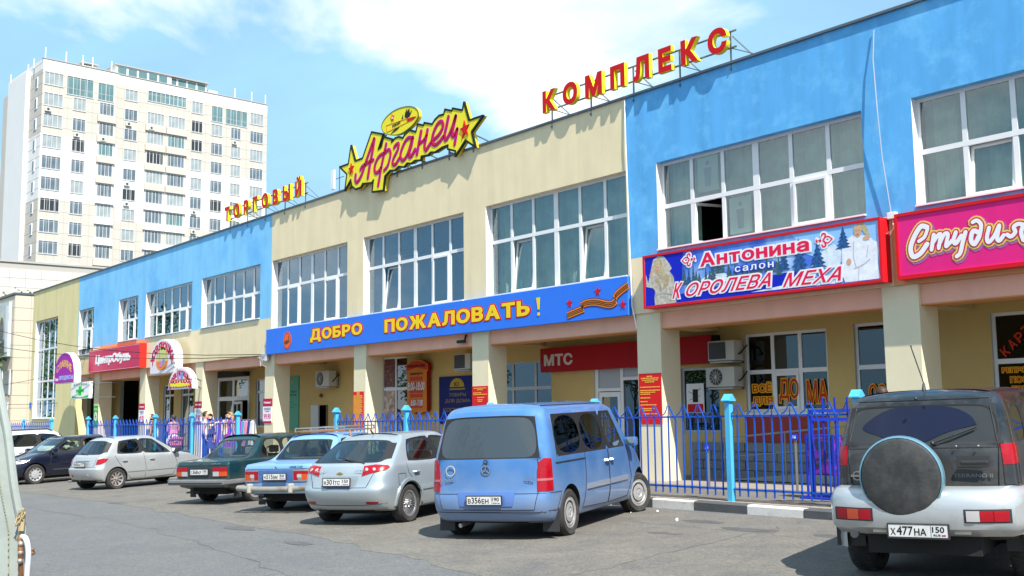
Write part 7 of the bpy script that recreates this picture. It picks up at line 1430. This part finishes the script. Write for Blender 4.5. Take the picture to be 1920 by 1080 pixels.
# ---- dusty black off-roader with spare wheel --------------------------------------------------------------------------------
def build_terrano():
    car = vehicle('off_roader', 'dusty black off-road car with spare wheel, silver bumper and mast antenna at the right', 'car', 5.46, -6.50, 17, 1.46)
    dust = (.085, .083, .078)
    P_ = paint('off_roader_black', (.010, .011, .013), .2, .28, dirt=dust, dlo=.50, dhi=.95, dscale=9, low=dust, lz=(.5, 1.5)); PS = paint('off_roader_silver', (.48, .50, .51), .5, .36, dirt=(.36, .33, .28), dlo=.5, dhi=.8, dscale=3)
    gr_ = glass('off_roader_rear_glass', (.10, .10, .12), .8, 1.5, mixdiff=.6, diff=(.06, .065, .065)); gs = glass('off_roader_side_glass', (.12, .13, .13), 1., 1.5, mixdiff=.3, diff=(.05, .05, .05))
    S = dict(paint=P_, g_rear=gr_, g_side=gs, g_front=G_car, types=['p', 'g', 'b', 'g', 'b', 'g', 'p'], seal=.020, vc=1., ec=1.,
        sx=dict(low=[-.52, -.40, .20, .30, 1.02, 1.10, 1.85, 2.55], bot=[-.52, -.40, .20, .30, 1.02, 1.10, 1.90, 2.0], top=[-.40, -.28, .22, .30, 1.0, 1.08, 1.55, 1.66], roof=[-.36, -.24, .22, .30, 1.0, 1.08, 1.50, 1.60]),
        levels=[(.52, .38, .42, -.62, 2.95, .62, .08, .2, 'low'), (.54, .40, .44, -.72, 3.05, .76, .08, .24, 'low'), (.62, .60, .60, -.76, 3.10, .825, .10, .28, 'low'), (.86, .86, .82, -.765, 3.10, .845, .09, .3, 'low'), (.92, .94, .90, -.755, 3.05, .815, .09, .3, 'low'),
                (1.14, 1.14, 1.02, -.75, 2.90, .81, .09, .3, 'low'), (1.23, [1.24]*3+[1.24]*3+[1.22, 1.15], 1.10, -.735, 2.55, .80, .10, .3, 'low'), (1.29, 1.28, 1.22, -.72, 2.2, .79, .12, .25, 'bot'), (1.645, 1.64, 1.62, -.59, 1.82, .73, .11, .2, 'top'), (1.745, 1.755, 1.73, -.53, 1.68, .665, .13, .2, 'roof'), (1.80, 1.80, 1.79, -.30, 1.5, .42, .2, .1, 'roof')],
        arches=[(0, .37, .44, .56), (2.65, .37, .44, .56)], crease={1: .5, 4: .3, 6: {'side': .3}}, vcrease=[(3, 3, 8, .25)], yr=(0, .52, .90, .985), crown_r=.01)
    bvh = hull(S, car)
    for x in (0, 2.65):
        for y in (-.75, .75): wheel(car, x, y, .375, .25, 'steel', 0, M_steelw)
    # silver bumper, flares and sills
    bp = MB(); prof = [(-.98, .50), (-1.03, .60), (-1.03, .78), (-.97, .88), (-.72, .89)]
    L = [(.88, .30), (.89, -.30), (.88, -.64), (.80, -.90), (.50, -1.0), (0, -1.02), (-.50, -1.0), (-.80, -.90), (-.88, -.64), (-.89, -.30), (-.88, .30)]
    vs = []; rows_ = 6
    for (y, x) in L:
        k = (x+1.02); t_ = 0 if abs(y) < .86 else 1
        xin = x+.0
        for (dx, z) in ((.10, .50), (.0, .56), (-.01, .66), (.0, .78), (.05, .86), (.16, .885)):
            nx = Vector((y*.35, x*.0-1 if abs(y) < .6 else -.6, 0)); 
            if abs(y) > .84: vs.append((x, y-math.copysign(dx*.7, y), z))
            elif abs(y) > .7: vs.append((x+dx*.7, y-math.copysign(dx*.5, y), z))
            else: vs.append((x+dx, y, z))
    fs = [(i*6+j, (i+1)*6+j, (i+1)*6+j+1, i*6+j+1) for i in range(len(L)-1) for j in range(5)]
    bme = bpy.data.meshes.new('bumper'); bme.from_pydata(vs, [], fs); b_ = bmesh.new(); b_.from_mesh(bme); bmesh.ops.recalc_face_normals(b_, faces=b_.faces); bmesh.ops.subdivide_edges(b_, edges=b_.edges, cuts=1, use_grid_fill=True); bmesh.ops.smooth_vert(b_, verts=[v for v in b_.verts if not v.is_boundary], factor=.5, use_axis_x=True, use_axis_y=True, use_axis_z=True)
    bmesh.ops.solidify(b_, geom=b_.faces, thickness=-.03); b_.to_mesh(bme); b_.free(); bme.materials.append(PS); sm(bme); bo_ = link('bumper', bme, car, True)
    # cut the bumper sides free of the wheel: flares over the arches
    for s in (-1, 1):
        for wx in (0, 2.65):
            fl = MB(); n = 18; vs = []
            for i in range(n+1):
                t_ = R(-8+196*i/n); 
                for (rr2, yy) in ((.43, .80), (.43, .905), (.50, .885), (.56, .80)): vs.append((wx+rr2*math.cos(t_), s*yy, .37+rr2*math.sin(t_)))
            fl.add(vs, [(i*4+j, (i+1)*4+j, (i+1)*4+j+1, i*4+j+1) for i in range(n) for j in range(3)]); fl.build('wheel_arch_flare', PS, car, local=True, smooth=True)
        MB().box(.50, 2.15, s*.86-.03, s*.86+.03, .36, .52).build('side_step', PS, car, local=True, bevel=.02)
    bv2 = BVHTree.FromPolygons([v.co.copy() for v in bme.vertices], [tuple(p_.vertices) for p_ in bme.polygons])
    for s in (-1, 1):
        a_, b2_ = sorted((s*.40, s*.78)); patch(bv2, car, 'bumper_lamp_surround', 'rear', [rect(a_, b2_, .605, .725)], M_blackpl, .004, .05)
        if s < 0: segs = ((.42, .53, M_lensW), (.535, .64, M_lens), (.645, .76, M_lensO if 0 else M_lens))
        else: segs = ((.42, .53, M_lens), (.535, .65, M_lensO if 0 else mat('lamp_orange_red', (.45, .05, .01), .25, coat=1)), (.655, .76, M_lens))
        for c, d, m_ in segs:
            u, v = sorted((s*c, s*d)); patch(bv2, car, 'bumper_lamp', 'rear', [rect(u, v, .618, .712)], m_, .012, .04)
        ax = ('diag', s, 30); 
        patch(bvh, car, 'tail_light', ax, [rect(.255, .44, 1.10, 1.285)], M_lens, .012, .03); patch(bvh, car, 'lamp_base', ax, [rect(.255, .44, .92, 1.095)], mat('lamp_black', (.02, .02, .022), .25, coat=.6), .010, .03)
        MB().box(-.50, -.46, s*.78-.14, s*.78+.14, .30, .60).build('mud_flap', M_blackpl, car, local=True)
    # rear door
    seam(bvh, car, 'rear', [(-.66, .90), (-.68, 1.25), (-.60, 1.70), (.60, 1.70), (.68, 1.25), (.66, .90)], .014, name='door_seam'); seam(bvh, car, 'rear', [(-.68, 1.255), (.68, 1.255)], .008, name='door_seam')
    arc = [(-.50, 1.42)]+[(.0+.56*math.cos(R(t_)), 1.30+.345*math.sin(R(t_))) for t_ in range(164, 10, -12)]+[(.53, 1.46), (.36, 1.34), (.10, 1.30), (-.2, 1.38)]
    arc = [(.50, 1.46), (.44, 1.55), (.28, 1.625), (.0, 1.645), (-.28, 1.625), (-.48, 1.52), (-.54, 1.44), (-.40, 1.38), (-.22, 1.32), (.0, 1.30), (.25, 1.40)]
    wpg = glass('wiped_glass', (.10, .11, .16), 1., 1.6, mixdiff=.25, diff=(.02, .025, .06)); arc = [(-x, z) for x, z in arc]
    patch(bvh, car, 'wiped_area', 'rear', [[(p_[0], p_[1]) for p_ in smooth_line(arc+[arc[0]], 3)][:-1]], mat('wiped_glass_dark', (.010, .013, .035), .08, spec=.35), .006, .06, depth=.004)
    wiper(bvh, car, 'rear', (-.12, 1.30), (-.50, 1.44), .035)
    sp = MB().lathe([(0, -.30), (.15, -.305), (.30, -.30), (.345, -.285), (.362, -.25)], (-.765, .125, 1.005), 'x', 40); sp.v = [tuple(v) for v in sp.v]
    so_ = bpy.data.objects.new('spare_wheel', MB().lathe([(.352, -.25), (.365, -.24), (.37, -.14), (.33, -.02), (0, -.02)], (-.765, .125, 1.005), 'x', 40).mesh('spare_wheel', M_tyre, smooth=True)); C.objects.link(so_); so_.parent = car
    sp.build('wheel_cover', mat('cover_black_dusty', (.028, .029, .030), .5, dirt=(.085, .083, .076), dscale=6, dlo=.42, dhi=.85, bump=.1), so_, local=True, smooth=True)
    MB().lathe([(.362, -.262), (.378, -.255), (.382, -.20), (.372, -.195)], (-.765, .125, 1.005), 'x', 48).build('cover_rim', mat('rim_steel_blue', (.22, .42, .52), .3, metal=.6), so_, local=True, smooth=True)
    MB().box(-.80, -.72, -.1, .3, .9, 1.1).build('carrier', M_blackpl, so_, local=True)
    MB().box(-.82, -.775, -.60, -.36, 1.105, 1.14).build('door_handle', M_blackpl, car, local=True, bevel=.012); patch(bvh, car, 'handle_recess', 'rear', [rect(-.60, -.32, 1.08, 1.18)], M_blackpl, .004, .06)
    q_ = onto(bvh, 'rear', -.45, 1.0, .006); slab(bold_fit('TERRANO II', .28, .62, .985, 1.02, .025), .006, place=lambda u, v, d: (q_.x-.006+d, -u, v)).build('badge', M_steelw, car, local=True)
    MB().lathe([(.035, -.006), (.045, -.006), (.045, .006)], (q_.x, .60, 1.0), 'x', 16).box(q_.x-.008, q_.x, .54, .66, .99, 1.01).build('badge', M_steelw, car, local=True); MB().ball((q_.x-.01, -.33, 1.27), .012, 8).ball((q_.x-.01, -.52, 1.27), .012, 8).build('screw', M_chrome, car, local=True)
    plate(bvh, car, -1.055, .0, .53, 'Х477НА', '150', .0, .52, .112); MB().box(-.99, -.97, -.44, -.30, .50, .56).build('plate_light', mat('lamp_cream', (.6, .58, .45), .4), car, local=True); MB().box(-.99, -.97, .30, .42, .50, .56).build('plate_light', mat('lamp_cream', (0, 0, 0)), car, local=True)
    MB().tube([(-.5, .62, .48), (-.92, .62, .47)], .04, 10).build('exhaust', M_steelw, car, local=True)
    for pts in ([(1.04, 1.26), (1.06, .5), (1.02, .42), (.45, .42), (.38, .7), (.25, .9), (.24, 1.26)], [(1.08, .44), (1.95, .46), (2.0, .8), (1.95, 1.24)]): seam(bvh, car, 'right', pts, .010)
    t_ = thing if 0 else None
    MB().tube([(-.30, .02, 1.79), (-.28, .02, 1.86)], .022, 8, r1=.012).tube([(-.28, .02, 1.86), (-.33, .10, 2.22)], .006, 5).ball((-.33, .10, 2.23), .010, 6).build('antenna', M_blackpl, car, local=True)
    MB().box(-.9, 2.9, -.5, .5, .30, .52).build('underbody', M_under, car, local=True); MB().tube([(0, -.7, .36), (0, .7, .36)], .06, 8).ball((0, .1, .36), .14, 10).build('axle', M_under, car, local=True)
    seats(car, [(.45, 1), (1.35, 2)], .36, .72, h=.62); mirror(car, 1.98, -.80, 1.22, M_blackpl, -1); MB().ball((q_.x+.02, 0, 1.72), .018, 8).build('washer_jet', M_blackpl, car, local=True); return car
P7 = lambda: paint('saloon_green', (.005, .038, .045), .25, .30, low=(.16, .15, .13), lz=(.15, .7))
P6 = lambda: paint('saloon_sky_blue', (.16, .34, .66), .0, .38, dirt=(.35, .33, .28), dscale=1.4, dlo=.60, dhi=.70, low=(.33, .31, .27), lz=(.1, .62))
def build_green(): return old_saloon(7, 'old dark green square saloon with grey bumper left of the light blue one', -11.45, -6.34, 20, P7())
def build_blue(): return old_saloon(6, 'old sky blue square saloon with roof rack and dented chrome bumper', -7.98, -6.34, 25, P6())
for fn in (build_terrano, build_van, build_hatch, build_blue, build_green, build_small, build_dark, build_white): fn()
# ================================================================== people behind the fence
M_skin = mat('skin', (.50, .27, .18), .6, var=.05)
def person(label, x, y, face, h, top, bottom, hair, pose='stand', skirt=False, legs=None, long_hair=False, z=None):
    """one skinned figure: body skin, with clothing and hair over it; face = heading in degrees"""
    z0 = PZ(x)+.004 if z is None else z; t = thing('person', label, 'person', (x, y, z0), (0, 0, R(face)), 'people behind the fence'); k = h/1.70
    V = [(0, 0, .95), (0, 0, 1.10), (0, 0, 1.28), (0, 0, 1.40), (.01, 0, 1.47), (.02, 0, 1.56), (.03, 0, 1.66)]; E_ = [(i, i+1) for i in range(6)]; Rd = [.135, .115, .13, .095, .052, .085, .07]
    st = .10 if pose == 'walk' else .0
    for s in (-1, 1):
        b = len(V); fx = st*s*1.6; V += [(fx*.15, s*.09, .86), (fx*.5+.02, s*.095, .49), (fx-(.05 if fx < 0 else 0), s*.10, .09), (fx+.09, s*.11, .03)]; Rd += [.085, .058, .042, .035]; E_ += [(0, b), (b, b+1), (b+1, b+2), (b+2, b+3)]
        b = len(V)
        if pose == 'push': V += [(0, s*.17, 1.37), (.06, s*.21, 1.12), (.30, s*.17, 1.02), (.38, s*.16, 1.02)]
        elif pose == 'reach' and s > 0: V += [(0, s*.17, 1.37), (.14, s*.23, 1.22), (.36, s*.22, 1.33), (.44, s*.22, 1.36)]
        else: V += [(0, s*.17, 1.37), (-.02-st*s, s*.23, 1.10), (.05-st*s*1.5, s*.23, .86), (.07-st*s*1.6, s*.23, .79)]
        Rd += [.062, .044, .032, .030]; E_ += [(3, b), (b, b+1), (b+1, b+2), (b+2, b+3)]
    def skinned(name, sel, m, grow=0., clip=None):
        me = bpy.data.meshes.new(name); me.from_pydata([(a*k, b*k, c*k) for a, b, c in V], E_, []); o = bpy.data.objects.new(name, me); C.objects.link(o)
        sk = o.modifiers.new('k', 'SKIN'); su = o.modifiers.new('s', 'SUBSURF'); su.levels = 2
        for i, sv in enumerate(o.data.skin_vertices[0].data): sv.radius = ((Rd[i]+grow)*k*(.85 if i < 4 else 1), (Rd[i]+grow)*k*(1.15 if i < 4 else 1)); sv.use_root = (i == 0)
        fm = bpy.data.meshes.new_from_object(o.evaluated_get(bpy.context.evaluated_depsgraph_get())); bpy.data.objects.remove(o)
        if clip:
            bm = bmesh.new(); bm.from_mesh(fm); bmesh.ops.delete(bm, geom=[f for f in bm.faces if not clip(f.calc_center_median()/k)], context='FACES'); bm.to_mesh(fm); bm.free()
        fm.name = name; fm.materials.clear(); fm.materials.append(m); sm(fm, 60); return link(name, fm, t, True)
    skinned('body', None, M_skin)
    skinned('shirt', None, top, .012, lambda c: .93 < c.z < 1.45 and (abs(c.y) < .235) and c.z > 1.08-(.15 if abs(c.y) < .16 else 0))
    if skirt: MB().lathe([(.13*k, 1.0*k), (.17*k, .88*k), (.24*k, .50*k), (.23*k, .50*k), (.12*k, 1.0*k)], (0, 0, 0), 'z', 18).build('skirt', bottom, t, local=True, smooth=True)
    else: skinned('trousers', None, bottom, .014, lambda c: .12 < c.z < .99 and abs(c.y) < .19)
    hm = MB().ball((.01*k, 0, 1.63*k), .105*k, 14, 0, (1.05, .86, 1.05)); 
    if long_hair: hm.ball((-.05*k, 0, 1.52*k), .10*k, 12, 0, (.7, .95, 1.5))
    hm.v = [v for v in hm.v]; ho = hm.build('hair', hair, t, local=True, smooth=True)
    bm = bmesh.new(); bm.from_mesh(ho.data); bmesh.ops.delete(bm, geom=[v for v in bm.verts if v.co.x > .055*k and v.co.z < 1.665*k], context='VERTS'); bm.to_mesh(ho.data); bm.free()
    for s in (-1, 1): MB().ball((.105*k, s*.032*k, 1.615*k), .010*k, 6).build('eye', S_blk, t, local=True); MB().ball((.02*k, s*.083*k, 1.60*k), .018*k, 6, 0, (1, .5, 1.5)).build('ear', M_skin, t, local=True)
    MB().add([(.10*k, -.012*k, 1.585*k), (.10*k, .012*k, 1.585*k), (.135*k, 0, 1.578*k), (.105*k, 0, 1.612*k)], [(0, 2, 3), (1, 3, 2), (0, 1, 2)]).build('nose', M_skin, t, local=True); MB().ball((.104*k, 0, 1.555*k), .016*k, 6, 0, (.4, 1.2, .4)).build('mouth', mat('lips', (.35, .08, .07), .5), t, local=True)
    for s, (bx, by, bz) in ((-1, V[14]), (1, V[22])):
        for f_ in range(4): MB().tube([(bx*k, (by+(f_-1.5)*.016)*k, (bz-.01)*k), (bx*k+.02*k, (by+(f_-1.5)*.017)*k, (bz-.05)*k), (bx*k+.03*k, (by+(f_-1.5)*.016)*k, (bz-.085+.004*abs(f_-1.5))*k)], .0085*k, 5).build('finger', M_skin, t, local=True)
        MB().tube([(bx*k, by*k, bz*k), (bx*k+.04*k, (by-s*.02)*k, (bz-.03)*k), (bx*k+.055*k, (by-s*.02)*k, (bz-.055)*k)], .010*k, 5).build('thumb', M_skin, t, local=True)
        MB().ball((V[10][0]*k if s < 0 else V[18][0]*k, (V[10][1] if s < 0 else V[18][1])*k, .03*k), .06*k, 8, 0, (1.9, .75, .6)).build('shoe', M_blackpl, t, local=True)
    return t
Mp = lambda n, c: mat('cloth_'+n, c, .85, var=.12, vscale=9)
H_dk, H_lt = mat('hair_dark', (.04, .025, .015), .6), mat('hair_fair', (.35, .22, .09), .6)
person('woman in a pink top pushing a pushchair past the fence', -27.2, -1.9, 180, 1.66, Mp('pink', (.80, .28, .42)), Mp('navy', (.03, .04, .12)), H_dk, 'push')
person('person in dark blue patterned dress standing behind the fence', -25.4, -1.3, -60, 1.66, Mp('blue_dark', (.03, .05, .22)), Mp('blue_dark', (0, 0, 0)), H_dk, 'stand', True)
person('woman in a violet dress beside the entrance fence post', -23.3, -1.5, -100, 1.68, Mp('violet', (.35, .02, .45)), Mp('violet', (0, 0, 0)), H_lt, 'stand', True, long_hair=True)
person('person in a pale top and brown trousers left of the violet dress', -24.6, -1.0, -40, 1.72, Mp('pale', (.62, .50, .44)), Mp('brown', (.14, .09, .07)), H_dk)
person('person in a white shirt browsing near the glazed entrance', -24.9, -1.7, 60, 1.74, Mp('white', (.75, .75, .76)), Mp('navy', (0, 0, 0)), H_dk, 'reach')
person('woman in a red top walking near the pushchair', -27.0, -.6, 170, 1.64, Mp('red', (.62, .05, .08)), Mp('jeans', (.06, .10, .22)), H_lt, 'walk', long_hair=True)
person('person in a dark jacket waiting at the brown bay', -33.0, -.5, -120, 1.74, Mp('charcoal', (.05, .05, .06)), Mp('grey', (.2, .2, .2)), H_dk)
person('person in a white shirt half hidden behind the off-roader', 1.25, -2.1, 150, 1.72, Mp('white', (0, 0, 0)), Mp('grey', (0, 0, 0)), H_dk, 'stand')
pc = thing('pushchair', 'striped violet and white pushchair with a rounded hood', 'pushchair', (-26.4, -2.2, PZ(-26.4)), (0, 0, R(180)))
M_vio = mat('pushchair_violet', (.30, .12, .42), .8, var=.3, vscale=14, dirt=(.7, .66, .7), dscale=6, dlo=.5, dhi=.54)
hd = MB()
for i in range(9):
    a = math.pi*i/8*.62+.35; 
    for j in range(7): b = math.pi*j/6; hd.v.append((.05-.34*math.cos(a)*math.sin(b)*1.0, .26*math.cos(b), .62+.40*math.sin(a)*math.sin(b)))
hd.f = [(i*7+j, i*7+j+1, (i+1)*7+j+1, (i+1)*7+j) for i in range(8) for j in range(6)]; hd.m = [0]*len(hd.f); hd.build('hood', M_vio, pc, local=True, smooth=True)
MB().add([(-.2, -.22, .62), (-.2, .22, .62), (.3, .22, .42), (.3, -.22, .42), (-.28, -.22, .9), (-.28, .22, .9)], [(0, 1, 2, 3), (0, 4, 5, 1)]).build('seat', Mp('pushchair_pink', (.6, .2, .35)), pc, local=True)
MB().tube([(-.42, -.24, 1.02), (.0, -.24, .55), (.32, -.24, .12)], .014, 6).tube([(-.42, .24, 1.02), (.0, .24, .55), (.32, .24, .12)], .014, 6).tube([(-.42, -.24, 1.02), (-.42, .24, 1.02)], .016, 6).tube([(-.30, -.24, .12), (.05, -.24, .5)], .014, 6).tube([(-.30, .24, .12), (.05, .24, .5)], .014, 6).build('frame', M_blackpl, pc, local=True)
for x in (-.3, .32):
    for y in (-.25, .25): MB().lathe([(.02, -.015), (.11, -.02), (.12, 0), (.11, .02), (.02, .015)], (x, y, .12), 'y', 16).build('wheel', M_tyre, pc, local=True)
# goods rack behind the left fence
rk2 = thing('clothes_rail', 'rail of mixed pink and blue clothes hung out behind the left fence', 'clothes rail', (-26.5, -.1, PZ(-26)))
MB().tube([(-28.6, -.1, PZ(-28)), (-28.6, -.1, 1.5)], .02, 6).tube([(-24.4, -.1, PZ(-24)), (-24.4, -.1, 1.5)], .02, 6).tube([(-28.6, -.1, 1.48), (-24.4, -.1, 1.48)], .02, 6).build('frame', M_steel, rk2)
rn = random.Random(8); cols = [Mp('pink', (0, 0, 0)), Mp('blue_dark', (0, 0, 0)), Mp('white', (0, 0, 0)), Mp('magenta', (.6, .03, .25)), Mp('lilac', (.45, .35, .6)), Mp('violet', (0, 0, 0)), Mp('cyan', (.1, .4, .6))]
for i in range(17):
    x = -28.4+i*.24; w_ = rn.uniform(.08, .12); h_ = rn.uniform(.55, 1.0); MB().add([(x-w_, -.14, 1.42), (x+w_, -.14, 1.42), (x+w_*1.2, -.22, 1.42-h_), (x-w_*1.2, -.22, 1.42-h_), (x-w_, -.06, 1.42), (x+w_, -.06, 1.42), (x+w_*1.2, .02, 1.42-h_), (x-w_*1.2, .02, 1.42-h_), (x, -.10, 1.48)], [(0, 3, 2, 1), (4, 5, 6, 7), (0, 4, 7, 3), (1, 2, 6, 5), (3, 7, 6, 2), (0, 1, 8), (4, 8, 5), (0, 8, 4), (1, 5, 8)]).build('garment', cols[i % 7], rk2)
# ================================================================== tarpaulin of a lorry at the left edge
M_tarp = mat('tarpaulin', (.33, .37, .34), .6, var=.10, vscale=3, bump=.35, bscale=5, dirt=(.24, .26, .23), dscale=2.2, dlo=.5, dhi=.8)
TARP = {'o': Vector((7.66, -16.11, 1.45)), 'e': Vector((.6308, .7759, 0)), 'n': Vector((-.7759, .6308, 0)), 'edge': [(-0.0714, 0.272), (-0.0614, 0.2223), (-0.0469, 0.1586), (-0.0374, 0.1184), (-0.0252, 0.045), (-0.0166, -0.0062), (-0.0069, -0.0508), (0.0039, -0.0953), (0.0091, -0.1282), (0.0132, -0.2274), (0.023, -0.438), (0.0475, -0.9766)], 'buckle': (0.0148, -0.1723)}
TD = TARP
def tp(u, v, d=0.): return TD['o']+TD['e']*u+Vector((0, 0, v))+TD['n']*d
tarp = thing('lorry_tarpaulin', 'pale grey green stitched lorry tarpaulin hanging close at the left edge', 'tarpaulin', tuple(tp(-.4, -1.6)))
edge = TARP['edge']
NU = 26; vs = []; fs = []; E2 = smooth_line([(u, v) for u, v in edge], 6)
for (u, v) in E2:
    for i in range(NU+1):
        t_ = i/NU; uu_ = u-1.5*t_; wv_ = .030*math.sin(v*5+t_*9)*min(1, t_*5)+.016*math.sin(v*11-t_*23)*min(1, t_*5); vs.append(tp(uu_, v, wv_))
n_ = NU+1
for j in range(len(E2)-1):
    for i in range(NU): fs.append((j*n_+i, j*n_+i+1, (j+1)*n_+i+1, (j+1)*n_+i))
tm = bpy.data.meshes.new('sheet'); tm.from_pydata([tuple(v) for v in vs], [], fs); bm = bmesh.new(); bm.from_mesh(tm); bmesh.ops.recalc_face_normals(bm, faces=bm.faces); bmesh.ops.solidify(bm, geom=bm.faces, thickness=.006); bm.to_mesh(tm); bm.free(); tm.materials.append(M_tarp); sm(tm, 50); link('sheet', tm, tarp)
MB().tube([tp(u+.002, v, .002) for u, v in E2], .010, 8).build('hem', M_tarp, tarp, smooth=True)
stm = MB(); acc = 0
for a, b in zip(E2[:-1], E2[1:]):
    L_ = math.dist(a, b); k = max(1, int(L_/.014))
    for q_ in range(k): t_ = q_/k; u = a[0]+(b[0]-a[0])*t_-.028; v = a[1]+(b[1]-a[1])*t_; stm.tube([tp(u, v, -.006), tp(u+(b[0]-a[0])/k*.55, v+(b[1]-a[1])/k*.55, -.006)], .0016, 4)
tag(stm.build('stitching', mat('thread_tan', (.35, .33, .20), .8), tarp), kind='stuff')
bu, bv_ = TARP['buckle']
def tq(a, b, d): return tp(bu+a*.62, bv_+b*.62, d)
M_rust = mat('rusty_steel', (.22, .10, .04), .8, var=.4, vscale=30); M_brass = mat('tarnished_metal', (.45, .40, .33), .4, metal=.5, dirt=(.2, .1, .05), dscale=12, dlo=.5, dhi=.7)
MB().tube([tq(0, 0+.075, -.02), tq(0+.012, 0+.02, -.03), tq(0+.010, 0-.06, -.02), tq(0-.004, 0-.16, -.01)], .006, 8).build('lashing_plate', M_rust, tarp); 
for dv in (.045, .012, -.02): MB().ball(tuple(tq(0+.012, 0+dv, -.03)), .007, 10).build('rivet', M_brass, tarp, smooth=True)
lp_ = smooth_line([tuple(tq(0+.008, 0+.070, -.02)), tuple(tq(0+.035, 0+.062, -.035)), tuple(tq(0+.046, 0+.01, -.035)), tuple(tq(0+.040, 0-.08, -.03)), tuple(tq(0+.030, 0-.2, -.02))], 6)
MB().tube([Vector(p_) for p_ in lp_], .0065, 10).build('rope_loop', mat('plastic_cord_white', (.66, .66, .68), .4), tarp, smooth=True)
MB().tube([tq(0+.04, 0+.02, -.03), tq(0+.062, 0+.022, -.03), tq(0+.066, 0+.010, -.03), tq(0+.05, 0+.004, -.03)], .004, 6).build('hook', M_rust, tarp)
rn = random.Random(4); kn = MB()
for i in range(14):
    a = tq(0+.0, 0+.16+rn.uniform(-.02, .02), -.01); kn.tube([a, a+Vector((rn.uniform(-.01, .03), rn.uniform(-.03, .01), rn.uniform(-.03, .02)))*.5, a+Vector((rn.uniform(0, .03), rn.uniform(-.04, .0), rn.uniform(-.055, -.01)))*.5], .0018, 4)
kn.tube([tq(0, 0+.15, -.01), tq(0+.004, 0+.09, -.02)], .007, 6); kn.build('twine', mat('twine', (.34, .26, .14), .9), tarp)
